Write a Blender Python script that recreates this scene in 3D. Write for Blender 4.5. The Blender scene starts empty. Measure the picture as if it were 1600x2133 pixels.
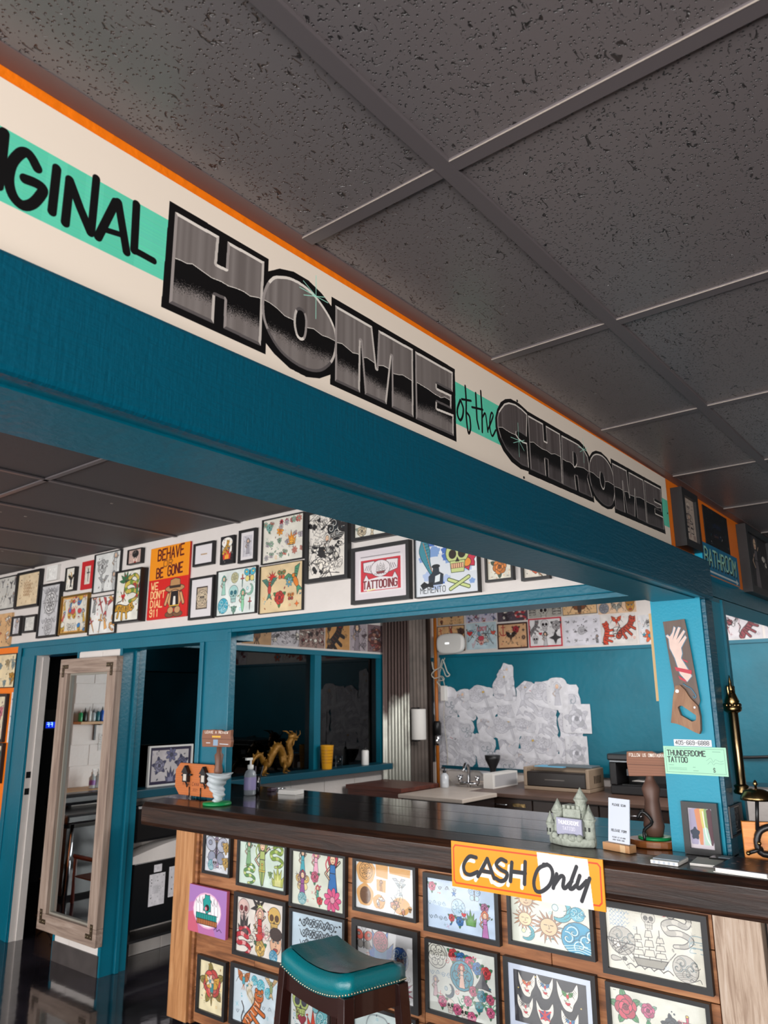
import bpy, math, random
import numpy as np
from mathutils import Matrix, Vector

C = bpy.context.scene.collection
PI = math.pi
random.seed(7)

# ---------------------------------------------------------------- camera
def setup_camera():
    yaw, pitch, roll = math.radians(38.689), math.radians(13.878), math.radians(-0.3945)
    fw = Vector((math.cos(pitch)*math.cos(yaw), math.cos(pitch)*math.sin(yaw), math.sin(pitch)))
    r = fw.cross(Vector((0, 0, 1))).normalized(); u = r.cross(fw)
    c, s = math.cos(roll), math.sin(roll)
    r, u = c*r + s*u, -s*r + c*u
    cam = bpy.data.cameras.new('camera')
    cam.sensor_fit = 'HORIZONTAL'; cam.sensor_width = 36.0; cam.lens = 36.0*1589.37/1600
    cam.clip_start = 0.02
    cam.dof.use_dof = True; cam.dof.focus_distance = 1.75; cam.dof.aperture_fstop = 11.0
    o = bpy.data.objects.new('camera', cam); C.objects.link(o)
    m = Matrix((r, u, -fw)).transposed().to_4x4()
    m.translation = Vector((-0.8107, -0.8368, 1.6091))
    o.matrix_world = m
    bpy.context.scene.camera = o
setup_camera()

# ---------------------------------------------------------------- sky, daylight, exposure
sc = bpy.context.scene
sc.view_settings.view_transform = 'Standard'; sc.view_settings.look = 'None'
sc.view_settings.gamma = 1; sc.view_settings.use_curve_mapping = False
sc.view_settings.exposure = 0.0
sc.cycles.use_denoising = True
sc.cycles.max_bounces = 8; sc.cycles.diffuse_bounces = 5; sc.cycles.glossy_bounces = 5
sc.cycles.transparent_max_bounces = 12; sc.cycles.caustics_reflective = False
sc.cycles.sample_clamp_indirect = 6.0
W = bpy.data.worlds.new('daylight_sky'); sc.world = W; W.use_nodes = True
bg = W.node_tree.nodes['Background']; bg.inputs[0].default_value = (0.72, 0.86, 1.0, 1); bg.inputs[1].default_value = 1.6

def area(name, loc, rot, sx, sy, power, col):
    l = bpy.data.lights.new(name, 'AREA'); l.shape = 'RECTANGLE'; l.size = sx; l.size_y = sy
    l.energy = power; l.color = col
    o = bpy.data.objects.new(name, l); C.objects.link(o); o.location = loc; o.rotation_euler = rot
    return o
# daylight coming in through the shop-front windows (wall at X = -3.4)
WINDOWS = [(-2.9, -0.9), (-0.5, 1.5), (1.9, 3.9), (4.3, 6.1)]
for y0, y1 in WINDOWS:
    area('window_daylight', (-3.46, (y0+y1)/2, 1.30), (0, -PI/2, 0), 1.7, y1-y0, 250 if y0 < -2 else 104, (1.0, 0.965, 0.93))
BACK_WINDOWS = [(-3.2, -2.2)]
for x0, x1 in BACK_WINDOWS:
    area('window_daylight', ((x0+x1)/2, -4.06, 1.30), (PI/2, 0, 0), x1-x0, 1.7, 88, (1.0, 0.95, 0.89))
area('artist_room_ceiling_fill', (4.3, 1.4, 2.60), (0, 0, 0), 1.1, 1.6, 30, (1.0, 0.97, 0.95))  # unseen overhead lamp added to brighten the artists' room
area('artist_room_tilted_fill', (4.3, 0.32, 2.45), (math.radians(58), 0, math.radians(-6)), 1.6, 0.25, 44, (1.0, 0.97, 0.94))  # unseen lamp added behind the beam, tilted to brighten the low and far walls

# ---------------------------------------------------------------- object helpers
def lin(h):
    h = h.lstrip('#'); v = [int(h[i:i+2], 16)/255 for i in (0, 2, 4)]
    return [x/12.92 if x <= 0.04045 else ((x+0.055)/1.055)**2.4 for x in v]

class MB:
    def __init__(s): s.v = []; s.f = []; s.uv = []; s.mi = []; s.sm = []; s.cur = 0; s.smooth = False
    def face(s, ids, uv=None):
        s.f.append(ids); s.uv.append(uv); s.mi.append(s.cur); s.sm.append(s.smooth)
    def add(s, pts):
        n = len(s.v); s.v += [tuple(p) for p in pts]; return n
    def box(s, x0, x1, y0, y1, z0, z1, uvbox=None):
        n = s.add([(x0,y0,z0),(x1,y0,z0),(x1,y1,z0),(x0,y1,z0),(x0,y0,z1),(x1,y0,z1),(x1,y1,z1),(x0,y1,z1)])
        for q in ((0,1,5,4),(1,2,6,5),(2,3,7,6),(3,0,4,7),(4,5,6,7),(3,2,1,0)):
            s.face([n+i for i in q], None)
        return s
    def print_box(s, x0, x1, y0, y1, z0, z1):
        """thin slab whose front (-y) face carries the print"""
        k = len(s.f); s.box(x0, x1, y0, y1, z0, z1)
        s.uv[k] = [(0,0),(1,0),(1,1),(0,1)]
        e = (0.003, 0.003)
        for i in range(1, 6): s.uv[k+i] = [e]*4
        return s
    def ring(s, x0, x1, z0, z1, w, y0, y1):
        """mitred picture-frame ring"""
        o = [(x0,z0),(x1,z0),(x1,z1),(x0,z1)]; i = [(x0+w,z0+w),(x1-w,z0+w),(x1-w,z1-w),(x0+w,z1-w)]
        n = s.add([(x,y0,z) for x,z in o]+[(x,y0,z) for x,z in i]+[(x,y1,z) for x,z in o]+[(x,y1,z) for x,z in i])
        for a in range(4):
            b = (a+1) % 4
            s.face([n+a,n+b,n+4+b,n+4+a]); s.face([n+8+b,n+8+a,n+12+a,n+12+b])
            s.face([n+b,n+a,n+8+a,n+8+b]); s.face([n+4+a,n+4+b,n+12+b,n+12+a])
        return s
    def prism(s, pts, y0, y1, uv=False):
        """2-D outline (x,z) extruded along y"""
        m = len(pts)
        a = sum(pts[i][0]*pts[(i+1)%m][1]-pts[(i+1)%m][0]*pts[i][1] for i in range(m))
        if a < 0: pts = pts[::-1]
        n = s.add([(x,y0,z) for x,z in pts]+[(x,y1,z) for x,z in pts])
        xs = [p[0] for p in pts]; zs = [p[1] for p in pts]
        f = lambda p: ((p[0]-min(xs))/(max(xs)-min(xs)), (p[1]-min(zs))/(max(zs)-min(zs)))
        s.face([n+i for i in range(m)], [f(p) for p in pts] if uv else None)
        s.face([n+m+i for i in reversed(range(m))])
        for i in range(m):
            j = (i+1) % m; s.face([n+j,n+i,n+m+i,n+m+j], [f(pts[j]),f(pts[i]),f(pts[i]),f(pts[j])] if uv else None)
        return s
    def extrude_z(s, pts, z0, z1):
        m = len(pts); n = s.add([(x,y,z0) for x,y in pts]+[(x,y,z1) for x,y in pts])
        s.face([n+i for i in reversed(range(m))]); s.face([n+m+i for i in range(m)])
        for i in range(m):
            j = (i+1) % m; s.face([n+i,n+j,n+m+j,n+m+i])
        return s
    def lathe(s, prof, n=20, c=(0,0), cap=True):
        st = len(s.v); m = len(prof); sm = s.smooth; s.smooth = True
        for r, z in prof:
            for k in range(n):
                a = 2*PI*k/n; s.v.append((c[0]+r*math.cos(a), c[1]+r*math.sin(a), z))
        for i in range(m-1):
            for k in range(n):
                l = (k+1) % n; s.face([st+i*n+k, st+i*n+l, st+(i+1)*n+l, st+(i+1)*n+k])
        s.smooth = False
        if cap:
            s.face([st+k for k in reversed(range(n))]); s.face([st+(m-1)*n+k for k in range(n)])
        s.smooth = sm; return s
    def tube(s, path, r, n=8, closed=False):
        P = [Vector(p) for p in path]; st = len(s.v); m = len(P); rs = r if isinstance(r, (list, tuple)) else [r]*m
        sm = s.smooth; s.smooth = True
        ref = Vector((0.13, 0.31, 0.94)).normalized()
        for i, p in enumerate(P):
            a = P[(i-1) % m] if closed else P[max(i-1, 0)]; b = P[(i+1) % m] if closed else P[min(i+1, m-1)]
            t = (b-a).normalized()
            u = t.cross(ref)
            if u.length < 1e-3: u = t.cross(Vector((1, 0, 0)))
            u.normalize(); w = t.cross(u)
            for k in range(n):
                an = 2*PI*k/n; s.v.append(tuple(p+rs[i]*(math.cos(an)*u+math.sin(an)*w)))
        for i in range(m if closed else m-1):
            j = (i+1) % m
            for k in range(n):
                l = (k+1) % n; s.face([st+i*n+k, st+j*n+k, st+j*n+l, st+i*n+l])
        if not closed:
            s.smooth = False
            s.face([st+k for k in range(n)]); s.face([st+(m-1)*n+k for k in reversed(range(n))])
        s.smooth = sm; return s
    def ball(s, c, r, n=12, m=8):
        rx, ry, rz = r if isinstance(r, (list, tuple)) else (r, r, r)
        st = len(s.v); sm = s.smooth; s.smooth = True
        for i in range(1, m):
            a = PI*i/m
            for k in range(n):
                b = 2*PI*k/n
                s.v.append((c[0]+rx*math.sin(a)*math.cos(b), c[1]+ry*math.sin(a)*math.sin(b), c[2]+rz*math.cos(a)))
        top = s.add([(c[0], c[1], c[2]+rz)]); bot = s.add([(c[0], c[1], c[2]-rz)])
        for i in range(m-2):
            for k in range(n):
                l = (k+1) % n; s.face([st+i*n+k, st+(i+1)*n+k, st+(i+1)*n+l, st+i*n+l])
        for k in range(n):
            l = (k+1) % n; s.face([top, st+k, st+l]); s.face([bot, st+(m-2)*n+l, st+(m-2)*n+k])
        s.smooth = sm; return s
    def mesh(s, name):
        me = bpy.data.meshes.new(name); me.from_pydata(s.v, [], s.f)
        if any(s.sm): me.polygons.foreach_set('use_smooth', s.sm)
        if any(u is not None for u in s.uv):
            L = me.uv_layers.new(name='UVMap'); d = []
            for f, u in zip(s.f, s.uv): d += (u if u is not None else [(0, 0)]*len(f))
            L.data.foreach_set('uv', [c for p in d for c in p])
        if any(s.mi): me.polygons.foreach_set('material_index', s.mi)
        me.update(); return me

def obj(name, mb, mat, parent=None, loc=None, rz=0, bev=0, kind=None, label=None):
    me = mb if isinstance(mb, bpy.types.Mesh) else mb.mesh(name)
    if not len(me.materials):
        for m in (mat if isinstance(mat, (list, tuple)) else [mat]): me.materials.append(m)
    o = bpy.data.objects.new(name, me); C.objects.link(o)
    if parent: o.parent = parent
    if loc: o.location = loc
    if rz: o.rotation_euler = (0, 0, rz)
    if bev:
        b = o.modifiers.new('edge', 'BEVEL'); b.width = bev; b.segments = 2; b.limit_method = 'ANGLE'; b.angle_limit = 0.7
    if kind: o['kind'] = kind
    if label: o['label'] = label
    return o
def tag(o, label, cat, group=None):
    o['label'] = label; o['category'] = cat
    if group: o['group'] = group
    return o
def thing(name, label, cat, loc=(0, 0, 0), rz=0, group=None):
    o = bpy.data.objects.new(name, None); C.objects.link(o); o.location = loc; o.rotation_euler = (0, 0, rz)
    o.empty_display_size = 0.05
    return tag(o, label, cat, group)
def struct(name, mb, mat, parent=None, **k): return obj(name, mb, mat, parent, kind=None if parent else 'structure', **k)

# ---------------------------------------------------------------- materials
MATS = {}
def nt(name):
    m = bpy.data.materials.new(name); m.use_nodes = True
    t = m.node_tree; return m, t, t.nodes['Principled BSDF'], t.nodes, t.links
def plain(name, col, rough=0.5, metal=0, spec=0.5, coat=0, bump=None, var=None, trans=0, emit=None):
    """paint / plastic / metal with optional noise relief: bump=(scale, strength, stretch xyz), var=(scale, amount)"""
    if name in MATS: return MATS[name]
    m, t, b, N, L = nt(name)
    c = lin(col)+[1]
    b.inputs['Base Color'].default_value = c; b.inputs['Roughness'].default_value = rough
    b.inputs['Metallic'].default_value = metal; b.inputs['Specular IOR Level'].default_value = spec
    b.inputs['Coat Weight'].default_value = coat; b.inputs['Transmission Weight'].default_value = trans
    if emit: b.inputs['Emission Color'].default_value = c; b.inputs['Emission Strength'].default_value = emit
    if bump or var:
        co = N.new('ShaderNodeTexCoord')
    if bump:
        mp = N.new('ShaderNodeMapping'); mp.inputs['Scale'].default_value = bump[2] if len(bump) > 2 else (1, 1, 1)
        n = N.new('ShaderNodeTexNoise'); n.inputs['Scale'].default_value = bump[0]; n.inputs['Detail'].default_value = 6
        bp = N.new('ShaderNodeBump'); bp.inputs['Strength'].default_value = bump[1]; bp.inputs['Distance'].default_value = 0.01
        L.new(co.outputs['Object'], mp.inputs[0]); L.new(mp.outputs[0], n.inputs['Vector'])
        L.new(n.outputs[0], bp.inputs['Height']); L.new(bp.outputs[0], b.inputs['Normal'])
    if var:
        n = N.new('ShaderNodeTexNoise'); n.inputs['Scale'].default_value = var[0]; n.inputs['Detail'].default_value = 4
        r = N.new('ShaderNodeValToRGB')
        for e, k in zip(r.color_ramp.elements, (1-var[1], 1+var[1])):
            e.color = [min(1, x*k) for x in c[:3]]+[1]
        r.color_ramp.elements[0].position = 0.3; r.color_ramp.elements[1].position = 0.7
        L.new(co.outputs['Object'], n.inputs['Vector']); L.new(n.outputs[0], r.inputs[0]); L.new(r.outputs[0], b.inputs['Base Color'])
    MATS[name] = m; return m

def wood(name, cols, scale=(1, 14, 14), rough=0.55, coat=0, bump=0.15, freq=3.0, spec=0.5):
    """grain stretched along one axis (small factor in scale = long axis); cols dark..light"""
    m, t, b, N, L = nt(name)
    co = N.new('ShaderNodeTexCoord'); mp = N.new('ShaderNodeMapping'); mp.inputs['Scale'].default_value = scale
    oi = N.new('ShaderNodeObjectInfo'); ad = N.new('ShaderNodeVectorMath'); ad.operation = 'ADD'
    mul = N.new('ShaderNodeVectorMath'); mul.operation = 'SCALE'; mul.inputs[0].default_value = (7.3, 5.1, 9.7)
    L.new(oi.outputs['Random'], mul.inputs['Scale'])
    n = N.new('ShaderNodeTexNoise'); n.inputs['Scale'].default_value = freq; n.inputs['Detail'].default_value = 9; n.inputs['Roughness'].default_value = 0.65
    n.inputs['Distortion'].default_value = 0.6
    r = N.new('ShaderNodeValToRGB'); cr = r.color_ramp
    while len(cr.elements) < len(cols): cr.elements.new(0.5)
    for i, (e, c) in enumerate(zip(cr.elements, cols)):
        e.position = 0.3+0.42*i/(len(cols)-1); e.color = lin(c)+[1]
    bp = N.new('ShaderNodeBump'); bp.inputs['Strength'].default_value = bump; bp.inputs['Distance'].default_value = 0.004
    L.new(co.outputs['Object'], ad.inputs[0]); L.new(mul.outputs[0], ad.inputs[1]); L.new(ad.outputs[0], mp.inputs[0])
    L.new(mp.outputs[0], n.inputs['Vector']); L.new(n.outputs[0], r.inputs[0])
    L.new(r.outputs[0], b.inputs['Base Color']); L.new(n.outputs[0], bp.inputs['Height']); L.new(bp.outputs[0], b.inputs['Normal'])
    b.inputs['Roughness'].default_value = rough; b.inputs['Coat Weight'].default_value = coat; b.inputs['Specular IOR Level'].default_value = spec
    b.inputs['Coat Roughness'].default_value = 0.08
    MATS[name] = m; return m

def glass_pane(name, tint=(1, 1, 1), f0=0.03, rough=0.0):
    """thin clear pane: see-through with a mirror reflection that grows towards grazing angles"""
    m = bpy.data.materials.new(name); m.use_nodes = True; t = m.node_tree; N, L = t.nodes, t.links
    N.remove(N['Principled BSDF'])
    tr = N.new('ShaderNodeBsdfTransparent'); tr.inputs[0].default_value = (*tint, 1)
    gl = N.new('ShaderNodeBsdfGlossy'); gl.inputs['Roughness'].default_value = rough; gl.inputs[0].default_value = (1, 1, 1, 1)
    lw = N.new('ShaderNodeLayerWeight'); lw.inputs[0].default_value = 0.5
    pw = N.new('ShaderNodeMath'); pw.operation = 'POWER'; pw.inputs[1].default_value = 5
    ma = N.new('ShaderNodeMath'); ma.operation = 'MULTIPLY_ADD'; ma.inputs[1].default_value = 1-f0; ma.inputs[2].default_value = f0
    mx = N.new('ShaderNodeMixShader'); L.new(lw.outputs['Facing'], pw.inputs[0]); L.new(pw.outputs[0], ma.inputs[0])
    L.new(ma.outputs[0], mx.inputs[0]); L.new(tr.outputs[0], mx.inputs[1]); L.new(gl.outputs[0], mx.inputs[2])
    L.new(mx.outputs[0], N['Material Output'].inputs[0]); MATS[name] = m; return m

def printed(name, cv, rough=0.55, spec=0.4, coat=0):
    """flat print: the picture is painted below in numpy and kept in memory"""
    h, w = cv.a.shape[:2]
    im = bpy.data.images.new(name, w, h)
    px = np.ones((h, w, 4), np.float32); px[:, :, :3] = np.clip(cv.a[::-1], 0, 1)
    im.pixels.foreach_set(px.ravel()); im.update(); im.pack()
    m, t, b, N, L = nt(name)
    tx = N.new('ShaderNodeTexImage'); tx.image = im; tx.extension = 'EXTEND'
    uv = N.new('ShaderNodeUVMap'); uv.uv_map = 'UVMap'
    L.new(uv.outputs[0], tx.inputs[0]); L.new(tx.outputs[0], b.inputs['Base Color'])
    b.inputs['Roughness'].default_value = rough; b.inputs['Specular IOR Level'].default_value = spec; b.inputs['Coat Weight'].default_value = coat
    return m

# ---------------------------------------------------------------- painter for flat prints (numpy, no files)
def hx(s):
    s = s.lstrip('#'); return np.array([int(s[i:i+2], 16)/255 for i in (0, 2, 4)], np.float32)
INK = '#1c1a1c'
class Cv:
    def __init__(s, w, h, bg, ink='#2a2728', lw=.62): s.ink, s.lw = ink, lw; s.w, s.h = int(w), int(h); s.a = np.empty((s.h, s.w, 3), np.float32); s.a[:] = hx(bg)
    def _box(s, p, m=0):
        x0 = max(int(p[:, 0].min()-m), 0); x1 = min(int(p[:, 0].max()+m)+2, s.w)
        y0 = max(int(p[:, 1].min()-m), 0); y1 = min(int(p[:, 1].max()+m)+2, s.h)
        return x0, x1, y0, y1
    def inside(s, p, x0, x1, y0, y1):
        X = np.arange(x0, x1)[None, :]+0.5; Y = np.arange(y0, y1)[:, None]+0.5
        c = np.zeros((y1-y0, x1-x0), bool); q = np.roll(p, -1, 0)
        for (ax, ay), (bx, by) in zip(p, q):
            if ay == by: continue
            c ^= ((ay > Y) != (by > Y)) & (X < ax+(Y-ay)*(bx-ax)/(by-ay))
        return c
    def poly(s, pts, col, al=1.0):
        p = np.asarray(pts, float); x0, x1, y0, y1 = s._box(p)
        if x1 <= x0 or y1 <= y0: return
        k = s.inside(p, x0, x1, y0, y1); v = s.a[y0:y1, x0:x1]; v[k] = v[k]*(1-al)+hx(col)*al
    def dist(s, p, x0, x1, y0, y1):
        X = (np.arange(x0, x1)+0.5)[None, :]; Y = (np.arange(y0, y1)+0.5)[:, None]
        d = np.full((y1-y0, x1-x0), 1e9)
        for a, b in zip(p[:-1], p[1:]):
            e = b-a; l = max(e@e, 1e-9)
            t = np.clip(((X-a[0])*e[0]+(Y-a[1])*e[1])/l, 0, 1)
            np.minimum(d, (X-a[0]-t*e[0])**2+(Y-a[1]-t*e[1])**2, out=d)
        return np.sqrt(d)
    def line(s, pts, w, col, al=1.0):
        p = np.asarray(pts, float); w = max(w, 0.8); c = hx(col)
        for i in range(0, len(p)-1, 6):
            q = p[i:i+7]; x0, x1, y0, y1 = s._box(q, w/2+1)
            if x1 <= x0 or y1 <= y0: continue
            k = (np.clip(w/2-s.dist(q, x0, x1, y0, y1)+0.5, 0, 1)*al)[:, :, None]
            v = s.a[y0:y1, x0:x1]; v[:] = v*(1-k)+c*k
    def noise(s, amt, seed=0):
        g = np.random.RandomState(seed); s.a += g.normal(0, amt, (s.h, s.w, 1)).astype(np.float32); return s

class Pen:
    """local frame: x right, y up, unit = s pixels"""
    def __init__(s, cv, cx, cy, sc, rot=0, flip=1, lw=None):
        s.cv, s.cx, s.cy, s.s, s.f = cv, cx, cy, sc, flip; s.c, s.n = math.cos(rot), math.sin(rot); s.lw = lw
    def T(s, pts): return [(s.cx+s.s*(s.f*x*s.c-y*s.n), s.cy-s.s*(s.f*x*s.n+y*s.c)) for x, y in pts]
    def poly(s, pts, col, out=INK, w=0.05):
        if col: s.cv.poly(s.T(pts), col)
        if out: s.line(list(pts)+[pts[0]], w, out)
    def line(s, pts, w=0.05, col=INK): s.cv.line(s.T(pts), w*s.s*(s.cv.lw if w < .12 else 1), s.cv.ink if col == INK else col)
    def blob(s, x, y, rx, ry, col, out=INK, w=0.05, wob=0.0, k=5, n=18, rot=0):
        c, q = math.cos(rot), math.sin(rot); P = []
        for i in range(n):
            a = 2*PI*i/n; r = 1+wob*math.sin(k*a+x*9); px, py = rx*r*math.cos(a), ry*r*math.sin(a)
            P.append((x+px*c-py*q, y+px*q+py*c))
        s.poly(P, col, out, w)
    def leaf(s, x, y, ang, l, wd, col, out=INK):
        c, q = math.cos(ang), math.sin(ang)
        P = [(0, 0), (l*.3, wd), (l*.7, wd*.7), (l, 0), (l*.7, -wd*.7), (l*.3, -wd)]
        s.poly([(x+a*c-b*q, y+a*q+b*c) for a, b in P], col, out, 0.035)
        s.line([(x, y), (x+l*.8*c, y+l*.8*q)], 0.03)
    def spiral(s, x, y, r, turns, w=0.04, col=INK, a0=0):
        s.line([(x+r*t/16*math.cos(a0+turns*2*PI*t/16), y+r*t/16*math.sin(a0+turns*2*PI*t/16)) for t in range(1, 17)], w, col)

def curve(pts, n=5):
    """Catmull-Rom through pts"""
    P = [np.array(p, float) for p in pts]; P = [2*P[0]-P[1]]+P+[2*P[-1]-P[-2]]; o = []
    for i in range(1, len(P)-2):
        for k in range(n):
            t = k/n; a, b, c, d = P[i-1:i+3]
            o.append(tuple(0.5*(2*b+(c-a)*t+(2*a-5*b+4*c-d)*t*t+(3*b-a-3*c+d)*t**3)))
    o.append(tuple(P[-2])); return o

def m_rose(p, c='#c8344a', c2='#3f7a55', k=3):
    for i in range(k): a = 2*PI*i/k+.5; p.leaf(.5*math.cos(a), .5*math.sin(a), a, .5, .2, c2)
    for i in range(6): a = 2*PI*i/6+.2; p.blob(.4*math.cos(a), .4*math.sin(a), .32, .27, tone(c, (1, .86)[i % 2]), rot=a+1.4)
    for i in range(4): a = 2*PI*i/4; p.blob(.2*math.cos(a), .2*math.sin(a), .24, .2, tone(c, (1.12, .95)[i % 2]), rot=a+1.4)
    p.blob(0, 0, .17, .17, tone(c, .72)); p.spiral(0, 0, .14, 1.4, .05)
def m_flower(p, c='#d0507a', c2='#e0b040', k=7):
    for i in range(k): p.blob(.5*math.cos(2*PI*i/k), .5*math.sin(2*PI*i/k), .42, .22, c, rot=2*PI*i/k)
    p.blob(0, 0, .25, .25, c2)
def m_heart(p, c='#c8283a', c2='#d8b050', k=1):
    H = [(.55*math.sin(t)**3*1.1, .5*(.8*math.cos(t)-.33*math.cos(2*t)-.13*math.cos(3*t))) for t in np.linspace(0, 2*PI, 22)[:-1]]
    if k: p.line([(-.8, .8), (.8, -.8)], .14); p.line([(-.8, .8), (.8, -.8)], .07, c2); p.line([(-.75, .45), (-.45, .75)], .1)
    p.poly(H, c); p.line([(-.35, .2), (-.2, .35)], .06, '#f0d8d0')
def m_skull(p, c='#e6e2cc', c2='#20181a', k=4):
    p.blob(0, .22, .62, .58, c); p.poly([(-.36, -.2), (.36, -.2), (.3, -.75), (-.3, -.75)], c)
    for x in (-.25, .25): p.blob(x, .12, .19, .2, c2)
    p.poly([(0, -.05), (.09, -.22), (-.09, -.22)], c2)
    p.line([(-.32, -.45), (.32, -.45)], .04)
    for i in range(k): x = -.24+.16*i; p.line([(x, -.3), (x, -.65)], .035)
def m_snake(p, c='#3f8f5a', c2='#d8c070', k=5):
    P = curve([(-.25, -.95), (.35, -.85), (.65, -.5), (.1, -.25), (-.55, -.3), (-.75, .1), (-.2, .3), (.4, .15), (.6, .5), (.2, .75), (-.2, .62)], 4); n = len(P)
    for i in range(n-1): w = .08+.2*math.sin(PI*min(1, .12+i/n*.85)); p.line(P[i:i+2], w+.07, p.cv.ink)
    for i in range(n-1): w = .08+.2*math.sin(PI*min(1, .12+i/n*.85)); p.line(P[i:i+2], w, c if (i//2) % 3 else c2)
    p.blob(-.34, .6, .22, .15, c, rot=.2); p.line([(-.54, .56), (-.78, .5)], .04, '#b02030'); p.blob(-.36, .66, .04, .04, INK, None)
def m_bird(p, c='#b8603a', c2='#4a8aa0', k=4):
    p.poly([(-.1, 0), (-.9, .75), (-.35, .8), (.15, .2)], c2); p.poly([(.1, 0), (.9, .8), (.4, .85), (.0, .25)], c2)
    for i in range(k): t = i/k; p.line([(-.2-.5*t, .15+.5*t), (-.05-.3*t, .3+.45*t)], .04); p.line([(.2+.5*t, .15+.55*t), (.1+.35*t, .35+.45*t)], .04)
    p.blob(0, -.08, .2, .42, c); p.blob(0, .4, .15, .15, c); p.poly([(.1, .45), (.32, .38), (.1, .34)], '#d8a030')
    p.poly([(-.12, -.45), (-.3, -.95), (0, -.75), (.3, -.95), (.12, -.45)], c2)
def m_cat(p, c='#d07a30', c2='#201a18', k=6):
    P = curve([(-.75, -.9), (-.55, -.5), (-.25, -.2), (.05, .15), (.15, .5)], 5)
    p.line(P, .5); p.line(P, .4, c)
    for a, b in (((-.3, -.2), (.3, -.6)), ((.0, .1), (.55, -.1)), ((-.5, -.5), (-.1, -.95))): p.line([a, b], .24); p.line([a, b], .15, c)
    for i in range(k): q = P[2+3*i] if 2+3*i < len(P) else P[-1]; p.line([(q[0]-.14, q[1]+.08), (q[0]+.1, q[1]-.06)], .06, c2)
    p.line(curve([(-.75, -.9), (-.95, -.5), (-.8, -.1), (-.95, .2)], 4), .1); p.blob(.2, .62, .3, .26, c)
    for x in (.02, .4): p.blob(x, .84, .09, .1, c)
    p.blob(.12, .66, .05, .04, c2); p.blob(.3, .66, .05, .04, c2); p.line([(.1, .5), (.32, .5)], .06, '#a02028')
def m_sun(p, c='#b88a5a', c2='#e0cfa0', k=16):
    for i in range(k):
        a = 2*PI*i/k; r = .98 if i % 2 else .82; p.poly([(.45*math.cos(a-.19), .45*math.sin(a-.19)), (r*math.cos(a+.12), r*math.sin(a+.12)), (.45*math.cos(a+.19), .45*math.sin(a+.19))], c, '#5a3a2a', .03)
    p.blob(0, 0, .48, .48, c2, '#5a3a2a')
    for x in (-.17, .17): p.line([(x-.08, .1), (x+.08, .1)], .06, '#4a3020')
    p.line([(0, .1), (.05, -.1), (-.03, -.1)], .04, '#4a3020'); p.line(curve([(-.16, -.22), (0, -.28), (.16, -.22)], 3), .06, '#7a3020')
def m_moon(p, c='#3f9fb0', c2='#c0e0e0', k=3):
    o = [(.75*math.cos(a), .75*math.sin(a)) for a in np.linspace(-2.2, 1.2, 14)]; i = [(-.2+.6*math.cos(a), .12+.6*math.sin(a)) for a in np.linspace(1.1, -2.0, 12)]
    p.poly(o+i, c); p.blob(-.35, .15, .2, .22, c2, '#2a6070')
    for j in range(k): p.line(curve([(.2, -.5+.25*j), (.45, -.4+.25*j), (.62, -.2+.25*j)], 3), .05, '#1a5060')
def m_wave(p, c='#2a8fb0', c2='#d8ecec', k=5):
    p.blob(0, -.1, .8, .8, c, wob=.06, k=9)
    for i in range(k):
        x, y = -.5+.28*i, .35*math.sin(i*2.1)-.1; p.spiral(x, y, .3, 1.3, .07, c2, i); p.spiral(x, y, .36, 1.1, .035, '#123848', i+.2)
    for i in range(4): p.line(curve([(-.7+.1*i, -.5-.1*i), (0, -.38-.1*i), (.7-.1*i, -.5-.1*i)], 4), .05, c2)
def m_ship(p, c='#d8d4c8', c2='#6a6660', k=3):
    p.poly([(-.6, -.35), (.7, -.3), (.5, -.6), (-.45, -.62)], c2)
    for i in range(k):
        x = -.4+.42*i; h = .95 if i == 1 else .75; p.line([(x, -.35), (x, h)], .04)
        for j in range(3): y = -.25+.36*j*h; p.poly([(x-.2+.03*j, y), (x+.22-.03*j, y+.03), (x+.17-.03*j, y+.28*h), (x-.14+.03*j, y+.26*h)], c, w=.03)
    p.line([(.7, -.3), (1, .05)], .04)
    for i in range(5): p.line(curve([(-.9+.35*i, -.7), (-.72+.35*i, -.6), (-.55+.35*i, -.72)], 3), .05)
def m_lady(p, c='#7a3a2a', c2='#3a8aa8', k=0):
    S = '#e8c4a4'
    p.poly([(-.16, .1), (.16, .1), (.3, -.95), (-.3, -.95)] if not k else [(-.14, .1), (.14, .1), (.2, -.4), (.08, -.98), (-.04, -.98), (-.2, -.4)], c2)
    p.line([(-.13, .3), (-.42, .0), (-.2, -.2)], .12); p.line([(-.13, .3), (-.42, .0), (-.2, -.2)], .07, S)
    p.line([(.13, .3), (.4, .55)], .12); p.line([(.13, .3), (.4, .55)], .07, S)
    p.blob(0, .62, .3, .34, c, wob=.08); p.poly([(-.15, .4), (.15, .4), (.17, .05), (-.17, .05)], c2); p.blob(0, .6, .16, .2, S)
    p.line([(-.07, .62), (-.03, .62)], .04); p.line([(.04, .62), (.08, .62)], .04); p.line([(-.04, .5), (.04, .5)], .04, '#b02030')
    p.line(curve([(-.25, .7), (-.4, .4), (-.3, .1)], 3), .1, c)
def m_butterfly(p, c='#d8a040', c2='#4a90a8', k=0):
    for s in (-1, 1):
        p.blob(.45*s, .3, .42, .34, c, rot=.5*s); p.blob(.35*s, -.35, .3, .3, c2); p.blob(.5*s, .35, .15, .12, c2)
    p.line([(0, .5), (0, -.6)], .12)
    for s in (-1, 1): p.line([(0, .5), (.25*s, .85)], .03)
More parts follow.
